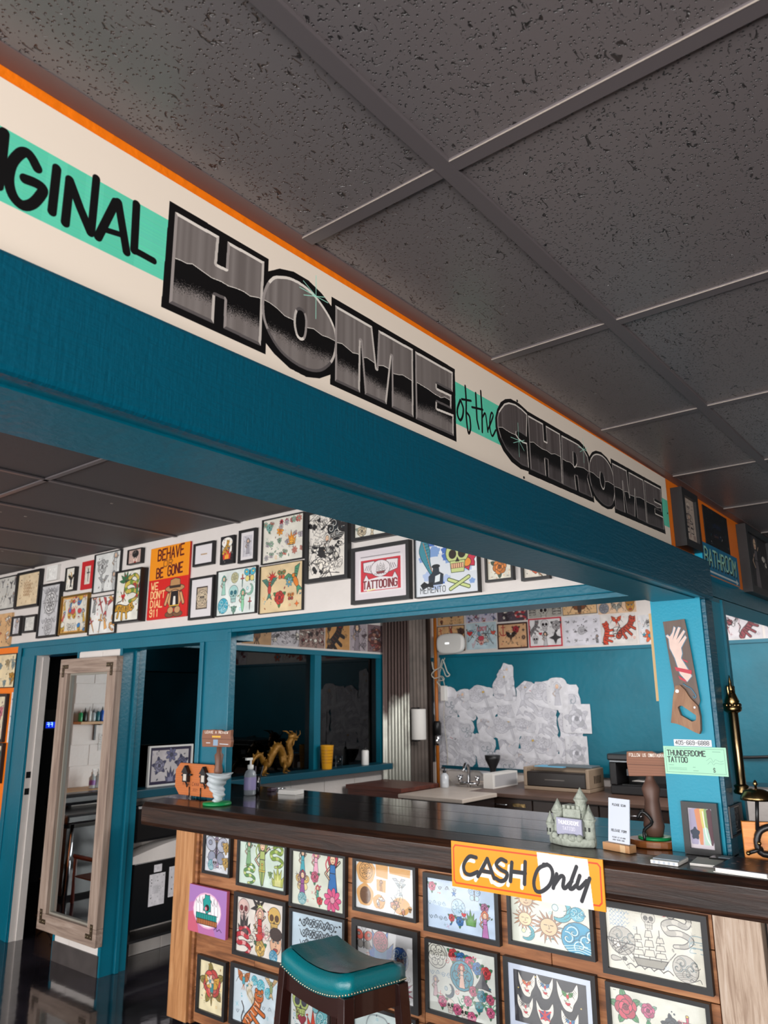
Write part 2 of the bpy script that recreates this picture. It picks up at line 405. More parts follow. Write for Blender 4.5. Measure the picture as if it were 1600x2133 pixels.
def m_flame(p, c='#d04028', c2='#f0b040', k=0):
    p.poly([(-.6, -.8), (-.75, -.1), (-.45, -.3), (-.5, .5), (-.2, .1), (-.05, .95), (.15, .15), (.45, .6), (.4, -.2), (.75, .1), (.6, -.8)], c)
    p.poly([(-.35, -.75), (-.35, -.2), (-.15, -.35), (0, .2), (.15, -.3), (.35, -.1), (.35, -.75)], c2, None)
def m_scroll(p, c=None, c2=None, k=4):
    for i in range(k):
        x = -.85+1.7*i/(k-1); s = 1 if i % 2 else -1
        p.spiral(x, 0, .2, 1.5*s, .05, c or INK, i); p.line(curve([(x-.25, -.1*s), (x, .2*s), (x+.25, -.1*s)], 4), .05, c or INK)
def m_dagger(p, c='#c0c4c8', c2='#b8343a', k=0):
    p.poly([(-.1, .3), (.1, .3), (.06, -.7), (0, -.95), (-.06, -.7)], c); p.poly([(-.4, .28), (.4, .28), (.4, .42), (-.4, .42)], c2)
    p.poly([(-.09, .42), (.09, .42), (.12, .85), (-.12, .85)], c2); p.blob(0, .9, .13, .1, '#d8b050')
def m_eagle(p, c='#6a4a34', c2='#c83a34', k=5):
    for s in (-1, 1):
        p.poly([(0, .2), (.3*s, .65), (.95*s, .85), (.85*s, .3), (.6*s, -.1), (.15*s, -.2)], c)
        for i in range(k): a = .3+.13*i; p.line([(s*a, .5-.1*i), (s*(a+.35), .5-.22*i)], .05, '#20140f')
    p.poly([(-.22, .25), (.22, .25), (.2, -.35), (0, -.6), (-.2, -.35)], c2); p.blob(0, .42, .17, .17, '#e8e0d0'); p.poly([(.1, .45), (.3, .36), (.1, .32)], '#d8a030')
    for i in (-1, 0, 1): p.line([(0, -.4), (.25*i, -.95)], .09, c)
def m_fish(p, c='#d8602a', c2='#e8e0d0', k=0):
    P = curve([(-.1, .9), (-.4, .45), (-.1, .0), (.3, -.35), (.2, -.8)], 5); W = [.15, .3, .34, .26, .1]
    for i, q in enumerate(P): t = i/(len(P)-1)*4; j = min(int(t), 3); w = W[j]*(1-(t-j))+W[j+1]*(t-j); p.blob(q[0], q[1], w, w, c if i % 5 < 3 else c2, None)
    p.line([(x-.26, y) for x, y in P[1:-2]], .04); p.line([(x+.26, y) for x, y in P[1:-2]], .04)
    p.poly([(.2, -.8), (-.05, -1), (.2, -.9), (.5, -.98)], c); p.blob(-.12, .75, .05, .05, INK, None)
def m_tribal(p, c=None, c2=None, k=3):
    for s in (-1, 1):
        for i in range(k): p.line(curve([(0, .8-.5*i), (.5*s, .7-.45*i), (.7*s, .2-.4*i), (.2*s, .1-.35*i)], 4), .11, c or INK)
def m_web(p, c=None, c2=None, k=8):
    for i in range(k): a = 2*PI*i/k; p.line([(0, 0), (.9*math.cos(a), .9*math.sin(a))], .03)
    for r in (.3, .55, .8): p.line([(r*math.cos(2*PI*i/k), r*math.sin(2*PI*i/k)) for i in range(k+1)], .03)
def m_knot(p, c='#e8e4d8', c2=None, k=6):
    p.blob(0, 0, .85, .85, c, w=.07)
    for i in range(k): a = 2*PI*i/k; p.spiral(.42*math.cos(a), .42*math.sin(a), .36, 1.3, .06, INK, a)
    p.spiral(0, 0, .3, 2, .06)
def m_star(p, c='#c83038', c2=None, k=5):
    p.poly([(r*math.sin(PI*i/k), r*math.cos(PI*i/k)) for i, r in zip(range(2*k), [.95, .38]*k)], c)
def m_face(p, c='#d8b088', c2='#2a2220', k=0):
    p.blob(0, .05, .55, .75, c); p.blob(0, .55, .6, .4, c2)
    for x in (-.22, .22): p.blob(x, .1, .11, .07, '#f0ece0'); p.blob(x, .1, .05, .06, INK, None)
    p.line([(0, .05), (.06, -.18), (-.06, -.18)], .05); p.blob(0, -.4, .22, .1, '#a83a34')
def m_lines(p, c=None, c2=None, k=4):
    for i in range(k): y = .6-1.2*i/max(k-1, 1); p.line([(-.9+.09*j, y+.05*math.sin(j*1.9+i*3)*(1+j % 3)) for j in range(int(13+7*math.sin(i*5)**2))], .06, c or INK)
def m_anchor(p, c='#a8342c', c2=None, k=0):
    p.line([(0, .8), (0, -.75)], .16, c); p.line([(-.35, .5), (.35, .5)], .13, c); p.line(curve([(-.65, -.2), (-.45, -.65), (0, -.8), (.45, -.65), (.65, -.2)], 4), .16, c); p.spiral(0, .85, .15, 1, .08, c)
def m_palm(p, c='#3a7a4a', c2='#8a5a34', k=6):
    p.line(curve([(-.1, -.95), (0, -.2), (.1, .3)], 4), .14, c2)
    for i in range(k): p.leaf(.1, .3, .2+i*PI/(k-1)*.9, .75, .12, c)
def m_dood(p, c='#888', c2='#b04a4a', k=9):
    g = random.Random(int((p.cx*7+p.cy*13) % 997))
    for i in range(k//2): p.blob(g.uniform(-.6, .6), g.uniform(-.6, .6), g.uniform(.15, .4), g.uniform(.12, .35), g.choice([c, c2, '#e8e0d4']), wob=.15, k=g.choice((3, 5, 7)), w=.06)
    for i in range(k):
        x, y = g.uniform(-.8, .8), g.uniform(-.8, .8)
        p.line(curve([(x, y), (x+g.uniform(-.5, .5), y+g.uniform(-.5, .5)), (g.uniform(-.9, .9), g.uniform(-.9, .9))], 4), g.uniform(.03, .09), g.choice([INK, INK, c2]))
MOT = {k[2:]: v for k, v in list(globals().items()) if k.startswith('m_')}

GL = {}
for _l in """A 002640 1232|B 00062645443303 3342413000|C 45361605011030 3041|D 000626454120 2000|E 46060040 0333|F 460600 0333|G 4536160501103041432 3|H 0006 4046 0343|I 2026|J 4641301001|K 0006 460340|L 060040|M 0006234640|N 00064046|O 16050110304145361 6|P 00063645443303|R 00063645443303 2340|S 453616050413334241301001|T 0646 2620|U 060110304146|V 062046|W 0610233046|X 0640 4600|Y 062346 2320|Z 06460040|0 160501103041453616|1 152620|2 05163645440040|3 051636454433 1333424130100 1|4 360242 3630|5 460604344341301001|6 453616050110304142331302|7 064610|8 160504133344453616 1302011030414233|9 433313040516364541301001|- 1333|$ 453616050413334241301001 2720|' 2624|. 2021|? 051636454433 2322""".split('|'):
    _c, _r = _l[0], _l[2:]
    GL[_c] = [[(int(t[i]), int(t[i+1])) for i in range(0, len(t)-1, 2)] for t in _r.replace(' 3', ' 3').split(' ') if len(t) > 1]
GL['G'] = [[(4,5),(3,6),(1,6),(0,5),(0,1),(1,0),(3,0),(4,1),(4,3),(2.4,3)]]; GL['O'] = [[(1,6),(0,5),(0,1),(1,0),(3,0),(4,1),(4,5),(3,6),(1,6)]]
GL['C'] = [[(4,5),(3,6),(1,6),(0,5),(0,1),(1,0),(3,0),(4,1)]]; GL['D'] = [[(0,0),(0,6),(2,6),(4,4.5),(4,1.5),(2,0),(0,0)]]; GL['3'] = [[(0,5),(1,6),(3,6),(4,5),(4,4),(3,3),(4,2),(4,1),(3,0),(1,0),(0,1)], [(3,3),(1.5,3)]]
def text(cv, s, x, y, h, col, w=None, cw=None, slant=0, jit=0, tilt=0):
    """brush lettering; x,y = lower left (pixels, y down), h = cap height"""
    u = h/6; cw = cw or 5.6*u; w = w or h*.16; g = random.Random(3)
    for ch in s:
        dy = g.uniform(-jit, jit)*h
        for st in GL.get(ch, []):
            cv.line([(x+((px-1.1 if ch in "I'." else px)/4)*cw*.72+slant*py*u, y-py*u+dy-tilt*(px/4)*cw) for px, py in st], w, col)
        x += cw*(.5 if ch in "I'." else 1); y -= tilt*cw
    return x

def sheet(w, h, bg, items, res=260, ink='#2a2728', speck=0.012, border=None, seed=1, lw=.62, fill=True):
    """items: (motif, x, y, size[, c, c2[, rot]]) in fractions of the sheet (x right, y up, size of the short side)"""
    k = res/max(w, h); cv = Cv(max(8, w*k), max(8, h*k), bg, ink, lw); m = min(cv.w, cv.h)
    if border:
        b = border[1]*m; cv.a[:int(b)] = cv.a[-int(b):] = hx(border[0]); cv.a[:, :int(b)] = cv.a[:, -int(b):] = hx(border[0])
    for it in items:
        n, x, y, s = it[:4]; c = it[4] if len(it) > 4 else None; c2 = it[5] if len(it) > 5 else None
        kw = {}
        if c: kw['c'] = c
        if c2: kw['c2'] = c2
        if n[-1].isdigit(): kw['k'] = int(n[-1]); n = n[:-1]
        MOT[n](Pen(cv, x*cv.w, (1-y)*cv.h, s*.72*m, it[6] if len(it) > 6 else 0, -1 if (len(it) > 7 and it[7]) else 1), **kw)
    # small filler marks in the empty paper, then a faint wash and shading so the inks are not flat
    g = random.Random(seed*31+len(items)); pts = [(it[1], it[2], it[3]) for it in items]
    for _ in range(26 if fill else 0):
        x, y = g.uniform(.06, .94), g.uniform(.07, .93)
        if any(math.hypot((x-a)*cv.w, (y-b)*cv.h) < (.36*c+.045)*m for a, b, c in pts): continue
        pts.append((x, y, .06)); q = Pen(cv, x*cv.w, (1-y)*cv.h, m*g.uniform(.035, .06), g.uniform(-3, 3)); c = g.choice([it[4] for it in items if len(it) > 4 and it[4]] or [ink])
        k = g.randrange(4)
        if k == 0: q.leaf(-.6, 0, 0, 1.3, .35, c)
        elif k == 1: q.spiral(0, 0, .9, 1.4, .14, c)
        elif k == 2:
            for a in range(4): q.line([(0, 0), (.9*math.cos(a*PI/2), .9*math.sin(a*PI/2))], .12, c)
        else: q.blob(-.4, .3, .3, .3, c, None); q.blob(.4, -.1, .22, .22, c, None)
    gr = np.random.RandomState(seed); f = gr.normal(0, 1, (9, 9)); X = np.linspace(0, 7.99, cv.w); Y = np.linspace(0, 7.99, cv.h); i, j = Y.astype(int), X.astype(int); u, v = (Y-i)[:, None], (X-j)[None, :]
    n = f[i][:, j]*(1-u)*(1-v)+f[i+1][:, j]*u*(1-v)+f[i][:, j+1]*(1-u)*v+f[i+1][:, j+1]*u*v
    cv.a *= (1+.035*n)[:, :, None].astype(np.float32)
    return cv.noise(speck, seed)
def tone(c, f): return '#%02x%02x%02x' % tuple(int(max(0, min(255, v*255*f))) for v in hx(c))
def scatter(kinds, cols, nx, ny, size, seed, rot=.5, jit=.25):
    g = random.Random(seed); o = []
    for j in range(ny):
        for i in range(nx):
            o.append((g.choice(kinds), (i+.5+g.uniform(-jit, jit))/nx, (j+.5+g.uniform(-jit, jit))/ny, size*g.uniform(.85, 1.15), g.choice(cols), g.choice(cols), g.uniform(-rot, rot), g.random() < .5))
    return o

# ---------------------------------------------------------------- shared materials
TEAL = plain('teal_paint', '#00667c', 0.34, bump=(55, 0.12), var=(3, 0.1))
def rough_sawn():
    """painted rough-sawn board: fine saw marks across the grain over a loose cathedral figure"""
    m, t, b, N, L = nt('teal_rough_sawn_paint')
    co = N.new('ShaderNodeTexCoord'); h = []
    for sc_, scale, dist in (((110, 1, 7), 2.0, .3), ((.8, 1, 7), 6.0, 2.6), ((1, 1, 1), 120, 0)):
        mp = N.new('ShaderNodeMapping'); mp.inputs['Scale'].default_value = sc_; n = N.new('ShaderNodeTexNoise')
        n.inputs['Scale'].default_value = scale; n.inputs['Detail'].default_value = 3; n.inputs['Distortion'].default_value = dist
        L.new(co.outputs['Object'], mp.inputs[0]); L.new(mp.outputs[0], n.inputs['Vector']); h.append(n)
    a = N.new('ShaderNodeMath'); a.operation = 'MULTIPLY_ADD'; a.inputs[1].default_value = .9; c = N.new('ShaderNodeMath'); c.operation = 'MULTIPLY_ADD'; c.inputs[1].default_value = .5
    L.new(h[1].outputs[0], a.inputs[0]); sw = N.new('ShaderNodeMath'); sw.operation = 'MULTIPLY'; sw.inputs[1].default_value = .4; L.new(h[0].outputs[0], sw.inputs[0]); L.new(sw.outputs[0], a.inputs[2]); L.new(h[2].outputs[0], c.inputs[0]); L.new(a.outputs[0], c.inputs[2])
    bp = N.new('ShaderNodeBump'); bp.inputs['Strength'].default_value = .32; bp.inputs['Distance'].default_value = .006
    L.new(c.outputs[0], bp.inputs['Height']); L.new(bp.outputs[0], b.inputs['Normal'])
    b.inputs['Base Color'].default_value = lin('#004e64')+[1]; b.inputs['Roughness'].default_value = .3; b.inputs['Specular IOR Level'].default_value = .4; return m
TEALR = rough_sawn()
TEALW = plain('teal_wall_paint', '#00687c', 0.45, bump=(18, 0.25), var=(2.2, 0.16))
ORANGE = plain('orange_paint', '#f47a08', 0.45, bump=(60, 0.2))
WHITEW = plain('white_block_paint', '#dcd4cf', 0.5, bump=(30, 0.25), var=(5, 0.04))
CREAM = plain('dark_front_wall', '#3d4246', 0.7)
DARKW = plain('charcoal_wall', '#2c2d30', 0.7)
BLACK = plain('black_frame', '#1b1a1c', 0.42)
BLACKG = plain('gloss_black', '#101012', 0.18)
GREYT = plain('ceiling_grid_paint', '#5d5658', 0.4)
RAIL = plain('ceiling_wall_angle', '#6a5654', 0.42)
CHIP = plain('chipped_grid_edge', '#8f857d', 0.5, bump=(200, .3))
WHITE = plain('white_plastic', '#e9e7e3', 0.35)
PAPER = plain('white_paper', '#e6e2dd', 0.7)
GLASS = glass_pane('picture_glass')
WGLASS = glass_pane('window_glass', (0.10, 0.11, 0.12))
CHROME = plain('chrome', '#c9c9cc', 0.12, metal=1)
BRASS = plain('aged_brass', '#87714d', 0.25, metal=1, bump=(40, .2))
BLK_IRON = plain('black_iron', '#161618', 0.4)
DARKTOP = wood('dark_varnished_wood', ['#0c0705', '#1c100b', '#2e1b12'], (9, 0.6, 9), 0.16, coat=0.6, bump=0.25, freq=2.6)
DARKEDGE = wood('worn_dark_edge', ['#0e0705', '#2a170e', '#4a2c1c'], (12, 0.7, 12), 0.34, coat=0.22, bump=0.8, freq=2.8, spec=.35)
PLANK = wood('reclaimed_plank', ['#5c3822', '#96603c', '#b98358'], (10, 0.8, 10), 0.5, bump=0.2)
POST = wood('honey_pine_post', ['#8a5a34', '#bb8354', '#d1a071'], (9, 9, 0.7), 0.5, bump=0.15)
GREYWOOD = wood('weathered_pale_post', ['#8d7462', '#b8a290', '#cdbcae'], (16, 16, 1.2), 0.75, bump=0.6, freq=4)
MIRWOOD = wood('greywashed_oak', ['#766258', '#9b8678', '#b3a093'], (14, 14, 0.8), 0.6, bump=0.3)
MAHOG = plain('mahogany_lacquer', '#2c1310', 0.22, coat=0.4)
OAK = wood('orange_oak', ['#b8641c', '#d9842e', '#eaa04c'], (1, 8, 18), 0.4)
CEDAR = wood('red_cedar', ['#8e4420', '#bf6a38', '#d2834e'], (1.2, 8, 12), 0.45)

def floor_mat():
    m, t, b, N, L = nt('black_epoxy_floor')
    co = N.new('ShaderNodeTexCoord'); n = N.new('ShaderNodeTexNoise'); n.inputs['Scale'].default_value = 1.7; n.inputs['Detail'].default_value = 7
    r = N.new('ShaderNodeValToRGB'); r.color_ramp.elements[0].position = .35; r.color_ramp.elements[1].position = .75
    r.color_ramp.elements[0].color = lin('#101013')+[1]; r.color_ramp.elements[1].color = lin('#3b3640')+[1]
    n2 = N.new('ShaderNodeTexNoise'); n2.inputs['Scale'].default_value = 9
    bp = N.new('ShaderNodeBump'); bp.inputs['Strength'].default_value = .06; bp.inputs['Distance'].default_value = .02
    L.new(co.outputs['Object'], n.inputs['Vector']); L.new(co.outputs['Object'], n2.inputs['Vector']); L.new(n.outputs[0], r.inputs[0]); L.new(r.outputs[0], b.inputs['Base Color'])
    L.new(n2.outputs[0], bp.inputs['Height']); L.new(bp.outputs[0], b.inputs['Normal'])
    b.inputs['Roughness'].default_value = .1; b.inputs['Coat Weight'].default_value = .5
    return m
def tile_mat(name, col, strength, seedscale=1.0):
    """fissured acoustic tile: pin-holes and worm-like fissures as fine relief"""
    m, t, b, N, L = nt(name)
    co = N.new('ShaderNodeTexCoord'); oi = N.new('ShaderNodeObjectInfo'); sc_ = N.new('ShaderNodeVectorMath'); sc_.operation = 'SCALE'
    sc_.inputs[0].default_value = (11.3, 7.9, 3.1); ad = N.new('ShaderNodeVectorMath'); ad.operation = 'ADD'
    L.new(oi.outputs['Random'], sc_.inputs['Scale']); L.new(co.outputs['Object'], ad.inputs[0]); L.new(sc_.outputs[0], ad.inputs[1])
    v = N.new('ShaderNodeTexVoronoi'); v.inputs['Scale'].default_value = 165; v.inputs['Randomness'].default_value = 1
    vr = N.new('ShaderNodeMapRange'); vr.inputs[1].default_value = .13; vr.inputs[2].default_value = .27
    L.new(ad.outputs[0], v.inputs['Vector']); L.new(v.outputs['Distance'], vr.inputs[0])
    mp = N.new('ShaderNodeMapping'); mp.inputs['Rotation'].default_value = (0, 0, .5); mp.inputs['Scale'].default_value = (1, 1.7, 1)
    n = N.new('ShaderNodeTexNoise'); n.inputs['Scale'].default_value = 46; n.inputs['Detail'].default_value = 2.5; n.inputs['Distortion'].default_value = 1.6
    nr = N.new('ShaderNodeMapRange'); nr.inputs[1].default_value = .70; nr.inputs[2].default_value = .635
    L.new(ad.outputs[0], mp.inputs[0]); L.new(mp.outputs[0], n.inputs['Vector']); L.new(n.outputs[0], nr.inputs[0])
    mi = N.new('ShaderNodeMath'); mi.operation = 'MINIMUM'; L.new(vr.outputs[0], mi.inputs[0]); L.new(nr.outputs[0], mi.inputs[1])
    bp = N.new('ShaderNodeBump'); bp.inputs['Strength'].default_value = strength; bp.inputs['Distance'].default_value = .02
    L.new(mi.outputs[0], bp.inputs['Height']); L.new(bp.outputs[0], b.inputs['Normal'])
    mx = N.new('ShaderNodeMix'); mx.data_type = 'RGBA'; mx.inputs[6].default_value = lin('#2e2a2b')+[1]; mx.inputs[7].default_value = lin(col)+[1]  # shade inside pits and fissures is also darkened into the base colour
    L.new(mi.outputs[0], mx.inputs[0]); L.new(mx.outputs[2], b.inputs['Base Color'])
    b.inputs['Roughness'].default_value = .34; b.inputs['Specular IOR Level'].default_value = .7
    return m
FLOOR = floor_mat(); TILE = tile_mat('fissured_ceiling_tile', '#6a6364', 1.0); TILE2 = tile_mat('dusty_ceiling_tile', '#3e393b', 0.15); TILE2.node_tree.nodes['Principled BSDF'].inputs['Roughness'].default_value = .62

# ---------------------------------------------------------------- room shell
HF, HB = 2.36, 2.64                   # front ceiling, back ceiling
X1, Y2, X2 = 2.106, 3.93, 6.0         # header wall, window wall, far wall
struct('floor', MB().box(-3.5, 6.1, -4.1, 6.6, -.06, 0), FLOOR)

ceil = struct('ceiling_front', MB().box(-3.4, 6, -4, .012, HF+.03, HF+.06), GREYT)
def gridded(ceil, xs, ys, z, tm, bw=.0125, lean=0):
    """tiles lying in a lay-in grid; xs/ys are the grid lines"""
    cache = {}
    for i in range(len(xs)-1):
        for j in range(len(ys)-1):
            w, d = xs[i+1]-xs[i]-.004, ys[j+1]-ys[j]-.004; key = (round(w, 3), round(d, 3))
            if key not in cache:
                cache[key] = MB().box(-w/2, w/2, -d/2, d/2, 0, .014).mesh('ceiling_tile'); cache[key].materials.append(tm)
            o = obj('ceiling_tile', cache[key], tm, ceil, ((xs[i]+xs[i+1])/2, (ys[j]+ys[j+1])/2, z+.006+random.uniform(-.001, .001)))
            if lean: o.rotation_euler = (random.uniform(-lean, lean), random.uniform(-lean, lean)*.5, 0)
S = 0.6096
xs = [-3.4]+[S*k for k in range(-5, 10)]+[6.0]; ys = [-4.0, -2.747, -1.528, -.309, -.001]
gridded(ceil, xs, ys, HF, TILE)
for y in ys[1:-1]: obj('main_tee', MB().box(-3.4, 6, y-.0125, y+.0125, HF, HF+.012), GREYT, ceil)
for x in xs[1:-1]:
    for a, b in zip(ys[:-1], ys[1:]):
        c0, c1 = a+.0125, b-(.0125 if b < -.1 else .025)
        t = obj('cross_tee', MB().box(x-.012, x+.012, c0, c1, HF+.0008, HF+.012), GREYT, ceil)
        if b > -.4 or a > -1.6: obj('chipped_edge', MB().box(x-.0126, x-.012, c0, c1, HF+.0005, HF+.003), CHIP, t, label='pale paint-chipped edge')
obj('wall_angle', MB().box(-3.4, 6, -.027, .006, HF+.004, HF+.0065), RAIL, ceil)

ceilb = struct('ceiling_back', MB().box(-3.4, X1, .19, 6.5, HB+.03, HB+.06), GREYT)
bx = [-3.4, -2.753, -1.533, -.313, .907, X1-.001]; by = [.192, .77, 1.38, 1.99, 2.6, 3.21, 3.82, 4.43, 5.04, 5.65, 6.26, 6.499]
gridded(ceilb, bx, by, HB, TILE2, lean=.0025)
for x in bx[1:-1]: obj('cross_tee', MB().box(x-.012, x+.012, .2, 6.49, HB-.003, HB+.004), GREYT, ceilb)
for y in by[1:-1]: obj('main_tee', MB().box(-3.39, X1-.01, y-.012, y+.012, HB-.003, HB+.004), GREYT, ceilb)
struct('ceiling_inner', MB().box(X1, 6, .19, 6.5, HB+.02, HB+.06), GREYT)
# specks of bare white on the dark back ceiling
sp = MB()
for x, y in ((1.35, 2.75), (1.0, 3.4), (1.06, 3.38), (1.2, 3.38), (1.6, 4.5)): sp.box(x-.006, x+.006, y-.006, y+.006, HB-.0045, HB-.003)
obj('paint_chip', sp, CHIP, ceilb, kind='stuff')

# beam with the lettered band
beam = struct('beam', MB().box(-3.4, 2.2, .014, .19, 1.972, HB+.06), TEAL)
obj('front_board', MB().box(-3.4, 2.135, -.03, -.0008, 1.962, 2.106), TEALR, beam, bev=.008, label='rough-sawn teal face board')
obj('soffit_panel', MB().box(-3.4, 2.104, .03, .186, 1.968, 1.973), TEAL, beam)
struct('trim_1', MB().box(-3.4, 6, .0066, .0138, 1.99, HF+.012), ORANGE)
hdr = struct('trim_2', MB().box(2.2, 6, .014, .19, 2.0, HB+.06), TEAL)
obj('lower_board', MB().box(2.2, 6, .004, .0138, 1.99, 2.06), TEAL, hdr)

# pillar standing under the end of the beam, on the counter
pil = struct('pillar', MB().box(X1, 2.385, .012, .196, 1.0835, 1.972), plain('bright_teal_paint', '#008ca8', 0.38, spec=.35, bump=(120, .06), var=(6, .05)))
obj('corner_board', MB().box(X1+.001, 2.192, -.006, .0115, 1.0835, 1.965), TEALR, pil, bev=.004)
obj('corner_board', MB().box(2.36, 2.392, .002, .0115, 1.0835, 1.985), TEAL, pil)

# white header wall with teal trims
wall_r = struct('wall_right', MB().box(X1, 2.28, .191, 6.5, 2.05, HB+.06), WHITEW)
tr = struct('trim_3', MB().box(2.094, 2.29, .192, 5.14, 2.018, 2.062), TEAL, bev=.006)
obj('lintel_board', MB().box(X1+.004, 2.28, .192, 2.64, 2.0, 2.018), TEAL, tr)
obj('lintel_board', MB().box(X1+.002, 2.28, 2.64, 5.14, 1.955, 2.018), TEAL, tr)
tr4 = struct('trim_4', MB().box(X1+.008, 2.14, 2.66, 2.876, 0, 1.955), TEAL)
obj('casing_strip', MB().box(X1-.006, 2.146, 2.632, 2.66, 0, 2.0), TEAL, tr4, bev=.003)
obj('casing_strip', MB().box(X1-.006, 2.146, 2.876, 2.912, 0, 1.957), TEAL, tr4, bev=.003)
# pier with the mirror
pier = struct('wall_pier', MB().box(X1+.004, 2.28, 3.735, 4.272, 0, 1.957), WHITEW)
for a, b in ((0, .2), (.2, .4)):
    for y0, y1 in (((3.752, 3.99), (3.994, 4.256)) if a else ((3.752, 4.08), (4.084, 4.256))):
        obj('block', MB().box(X1-.001, X1+.004, y0, y1, a+.012, b-.004), WHITEW, pier, bev=.002)
obj('block', MB().box(X1-.001, X1+.004, 3.752, 3.96, 1.78, 1.95), WHITEW, pier, bev=.002)
obj('block', MB().box(X1-.001, X1+.004, 3.964, 4.256, 1.78, 1.95), WHITEW, pier, bev=.002)
obj('corner_strip', MB().box(X1-.004, X1+.004, 3.72, 3.75, 0, 1.957), TEAL, pier)
obj('corner_strip', MB().box(X1-.004, X1+.004, 4.258, 4.28, 0, 1.957), TEAL, pier)
obj('jamb_panel', MB().box(X1+.004, 2.285, 3.722, 3.735, 0, 1.957), TEAL, pier)
obj('door_stop', MB().box(2.196, 2.224, 3.70, 3.722, 0, 1.945), TEAL, pier, bev=.003)
obj('jamb_panel', MB().box(X1+.004, 2.285, 4.272, 4.285, 0, 1.957), TEAL, pier)
struct('baseboard_pier', MB().box(X1-.012, X1-.002, 3.735, 4.262, 0, .115), plain('dark_rubber_base', '#46403f', .45, var=(9, .2)))
# doorway casing at the far end and the orange wall
cas = struct('door_1', MB().box(X1-.004, X1+.002, 4.862, 5.138, 0, 1.955), TEAL)
obj('casing_strip', MB().box(X1-.014, X1-.004, 4.872, 4.9, 0, 1.955), TEAL, cas, bev=.003)
obj('casing_strip', MB().box(X1-.014, X1-.004, 5.085, 5.138, 0, 2.03), TEAL, cas, bev=.003)
jw = obj('white_jamb', MB().box(X1+.0025, 2.205, 4.862, 5.138, 0, 1.955), WHITEW, cas, label='white painted inner jamb')
obj('jamb_stop', MB().box(2.155, 2.205, 4.852, 4.8615, 0, 1.945), WHITEW, cas)
for z in (.985, 1.10): obj('strike_plate', MB().box(2.115, 2.148, 4.859, 4.8615, z-.022, z+.022), BLK_IRON, cas)
struct('wall_orange', MB().box(X1, 2.28, 5.139, 6.5, 0, 2.05), ORANGE)
obj('top_strip', MB().box(X1-.006, X1, 5.139, 6.5, 2.036, 2.06), TEAL, tr)

def block_wall(name, ax, plane, a0, a1, z0, z1, mat, front, parent=None, bw=.4, bh=.2, t=.006):
    """block parts proud of recessed joints; front = -1 or +1 along the wall's normal axis"""
    n = 0; z = z0
    while z < z1-.02:
        h = min(bh, z1-z); x = a0-(bw/2 if n % 2 else 0)
        while x < a1-.02:
            l, r = max(x, a0), min(x+bw, a1)
            if r-l > .03:
                p0, p1 = (plane-t, plane) if front < 0 else (plane, plane+t)
                m = MB().box(l+.0025, r-.0025, p0, p1, z+.0025, z+h-.0025) if ax == 1 else MB().box(p0, p1, l+.0025, r-.0025, z+.0025, z+h-.0025)
                obj('block', m, mat, parent, bev=.002)
            x += bw
        z += bh; n += 1
ww = struct('wall_window', MB().box(2.281, 6, Y2, Y2+.12, 0, .99), WHITEW)
block_wall('w', 1, Y2, 2.286, 6, 0, .985, WHITEW, -1, ww)
struct('wall_window_upper', MB().box(2.281, 6, Y2, Y2+.12, 2.045, HB+.03), WHITEW)
WX = [2.286, 2.335, 3.02, 3.09, 4.147, 4.228, 5.06, 5.13, 5.98]
win = struct('window_1', MB().box(2.281, 5.99, Y2-.012, Y2+.12, 2.005, 2.046), TEAL)
for a, b in zip(WX[0:8:2], WX[1:8:2]): obj('mullion', MB().box(a, b, Y2-.004, Y2+.12, 1.04, 2.006), TEAL, win)
obj('window_sill', MB().box(2.284, 5.06, Y2-.15, Y2+.12, .99, 1.042), plain('deep_and_shaded_teal', '#004a5c', .4), win, bev=.004)  # sill's shade is put into its colour as a darker teal
for a, b in zip(WX[1:7:2], WX[2:8:2]): obj('pane', MB().box(a, b, Y2+.05, Y2+.056, 1.042, 2.005), WGLASS, win)
obj('blank_panel', MB().box(5.13, 5.99, Y2+.02, Y2+.12, .99, 2.006), DARKW, win)
# far wall of the artists' room
wf = struct('wall_far', MB().box(X2, X2+.1, -4, Y2+.12, 0, HB+.03), WHITEW)
struct('wall_far_teal', MB().box(X2-.012, X2, -4, 3.86, .945, 2.055), TEALW)
struct('trim_5', MB().box(X2-.03, X2-.0125, -4, 3.86, 2.046, 2.075), TEAL)
struct('baseboard_far', MB().box(X2-.022, X2-.0125, -4, 3.86, .93, .962), plain('deep_and_shaded_teal', '#004a5c', .4))
# dark back room behind the window wall
struct('wall_inner', MB().box(2.281, 6, 6.5, 6.6, 0, HB+.03), DARKW)
struct('wall_inner_side', MB().box(X2, X2+.1, Y2+.12, 6.5, 0, HB+.03), DARKW)
# walls behind the camera; white block wall that the mirror shows
wl = struct('wall_left', MB().box(-3.4, X1, 6.506, 6.6, 0, HB+.03), WHITEW)
block_wall('l', 1, 6.506, -1.2, X1, 0, 2.6, WHITEW, -1, wl)
wb = struct('wall_back', MB().box(-3.4, 6.1, -4.1, -4, 0, .45), CREAM)
obj('upper_wall', MB().box(-3.4, 6.1, -4.1, -4, 2.15, HF+.06), CREAM, wb)
for a, b in ((-3.4, -3.2), (-2.2, 6.1)): obj('window_pier', MB().box(a, b, -4.1, -4, .45, 2.15), CREAM, wb)
for k, (a, b) in enumerate(BACK_WINDOWS):
    f = struct('window_%d' % (k+6), MB().box(a, b, -4.04, -3.96, .45, .49), BLACK)
    for x in (a+.02, b-.02): obj('window_frame', MB().box(x-.02, x+.02, -4.04, -3.99, .49, 2.11), BLACK, f)
    obj('window_frame', MB().box(a, b, -4.04, -3.99, 2.11, 2.15), BLACK, f)
fr = struct('wall_front', MB().box(-3.5, -3.4, -4, 6.6, 0, .45), CREAM)
obj('upper_wall', MB().box(-3.5, -3.4, -4, 6.6, 2.15, HB+.06), CREAM, fr)
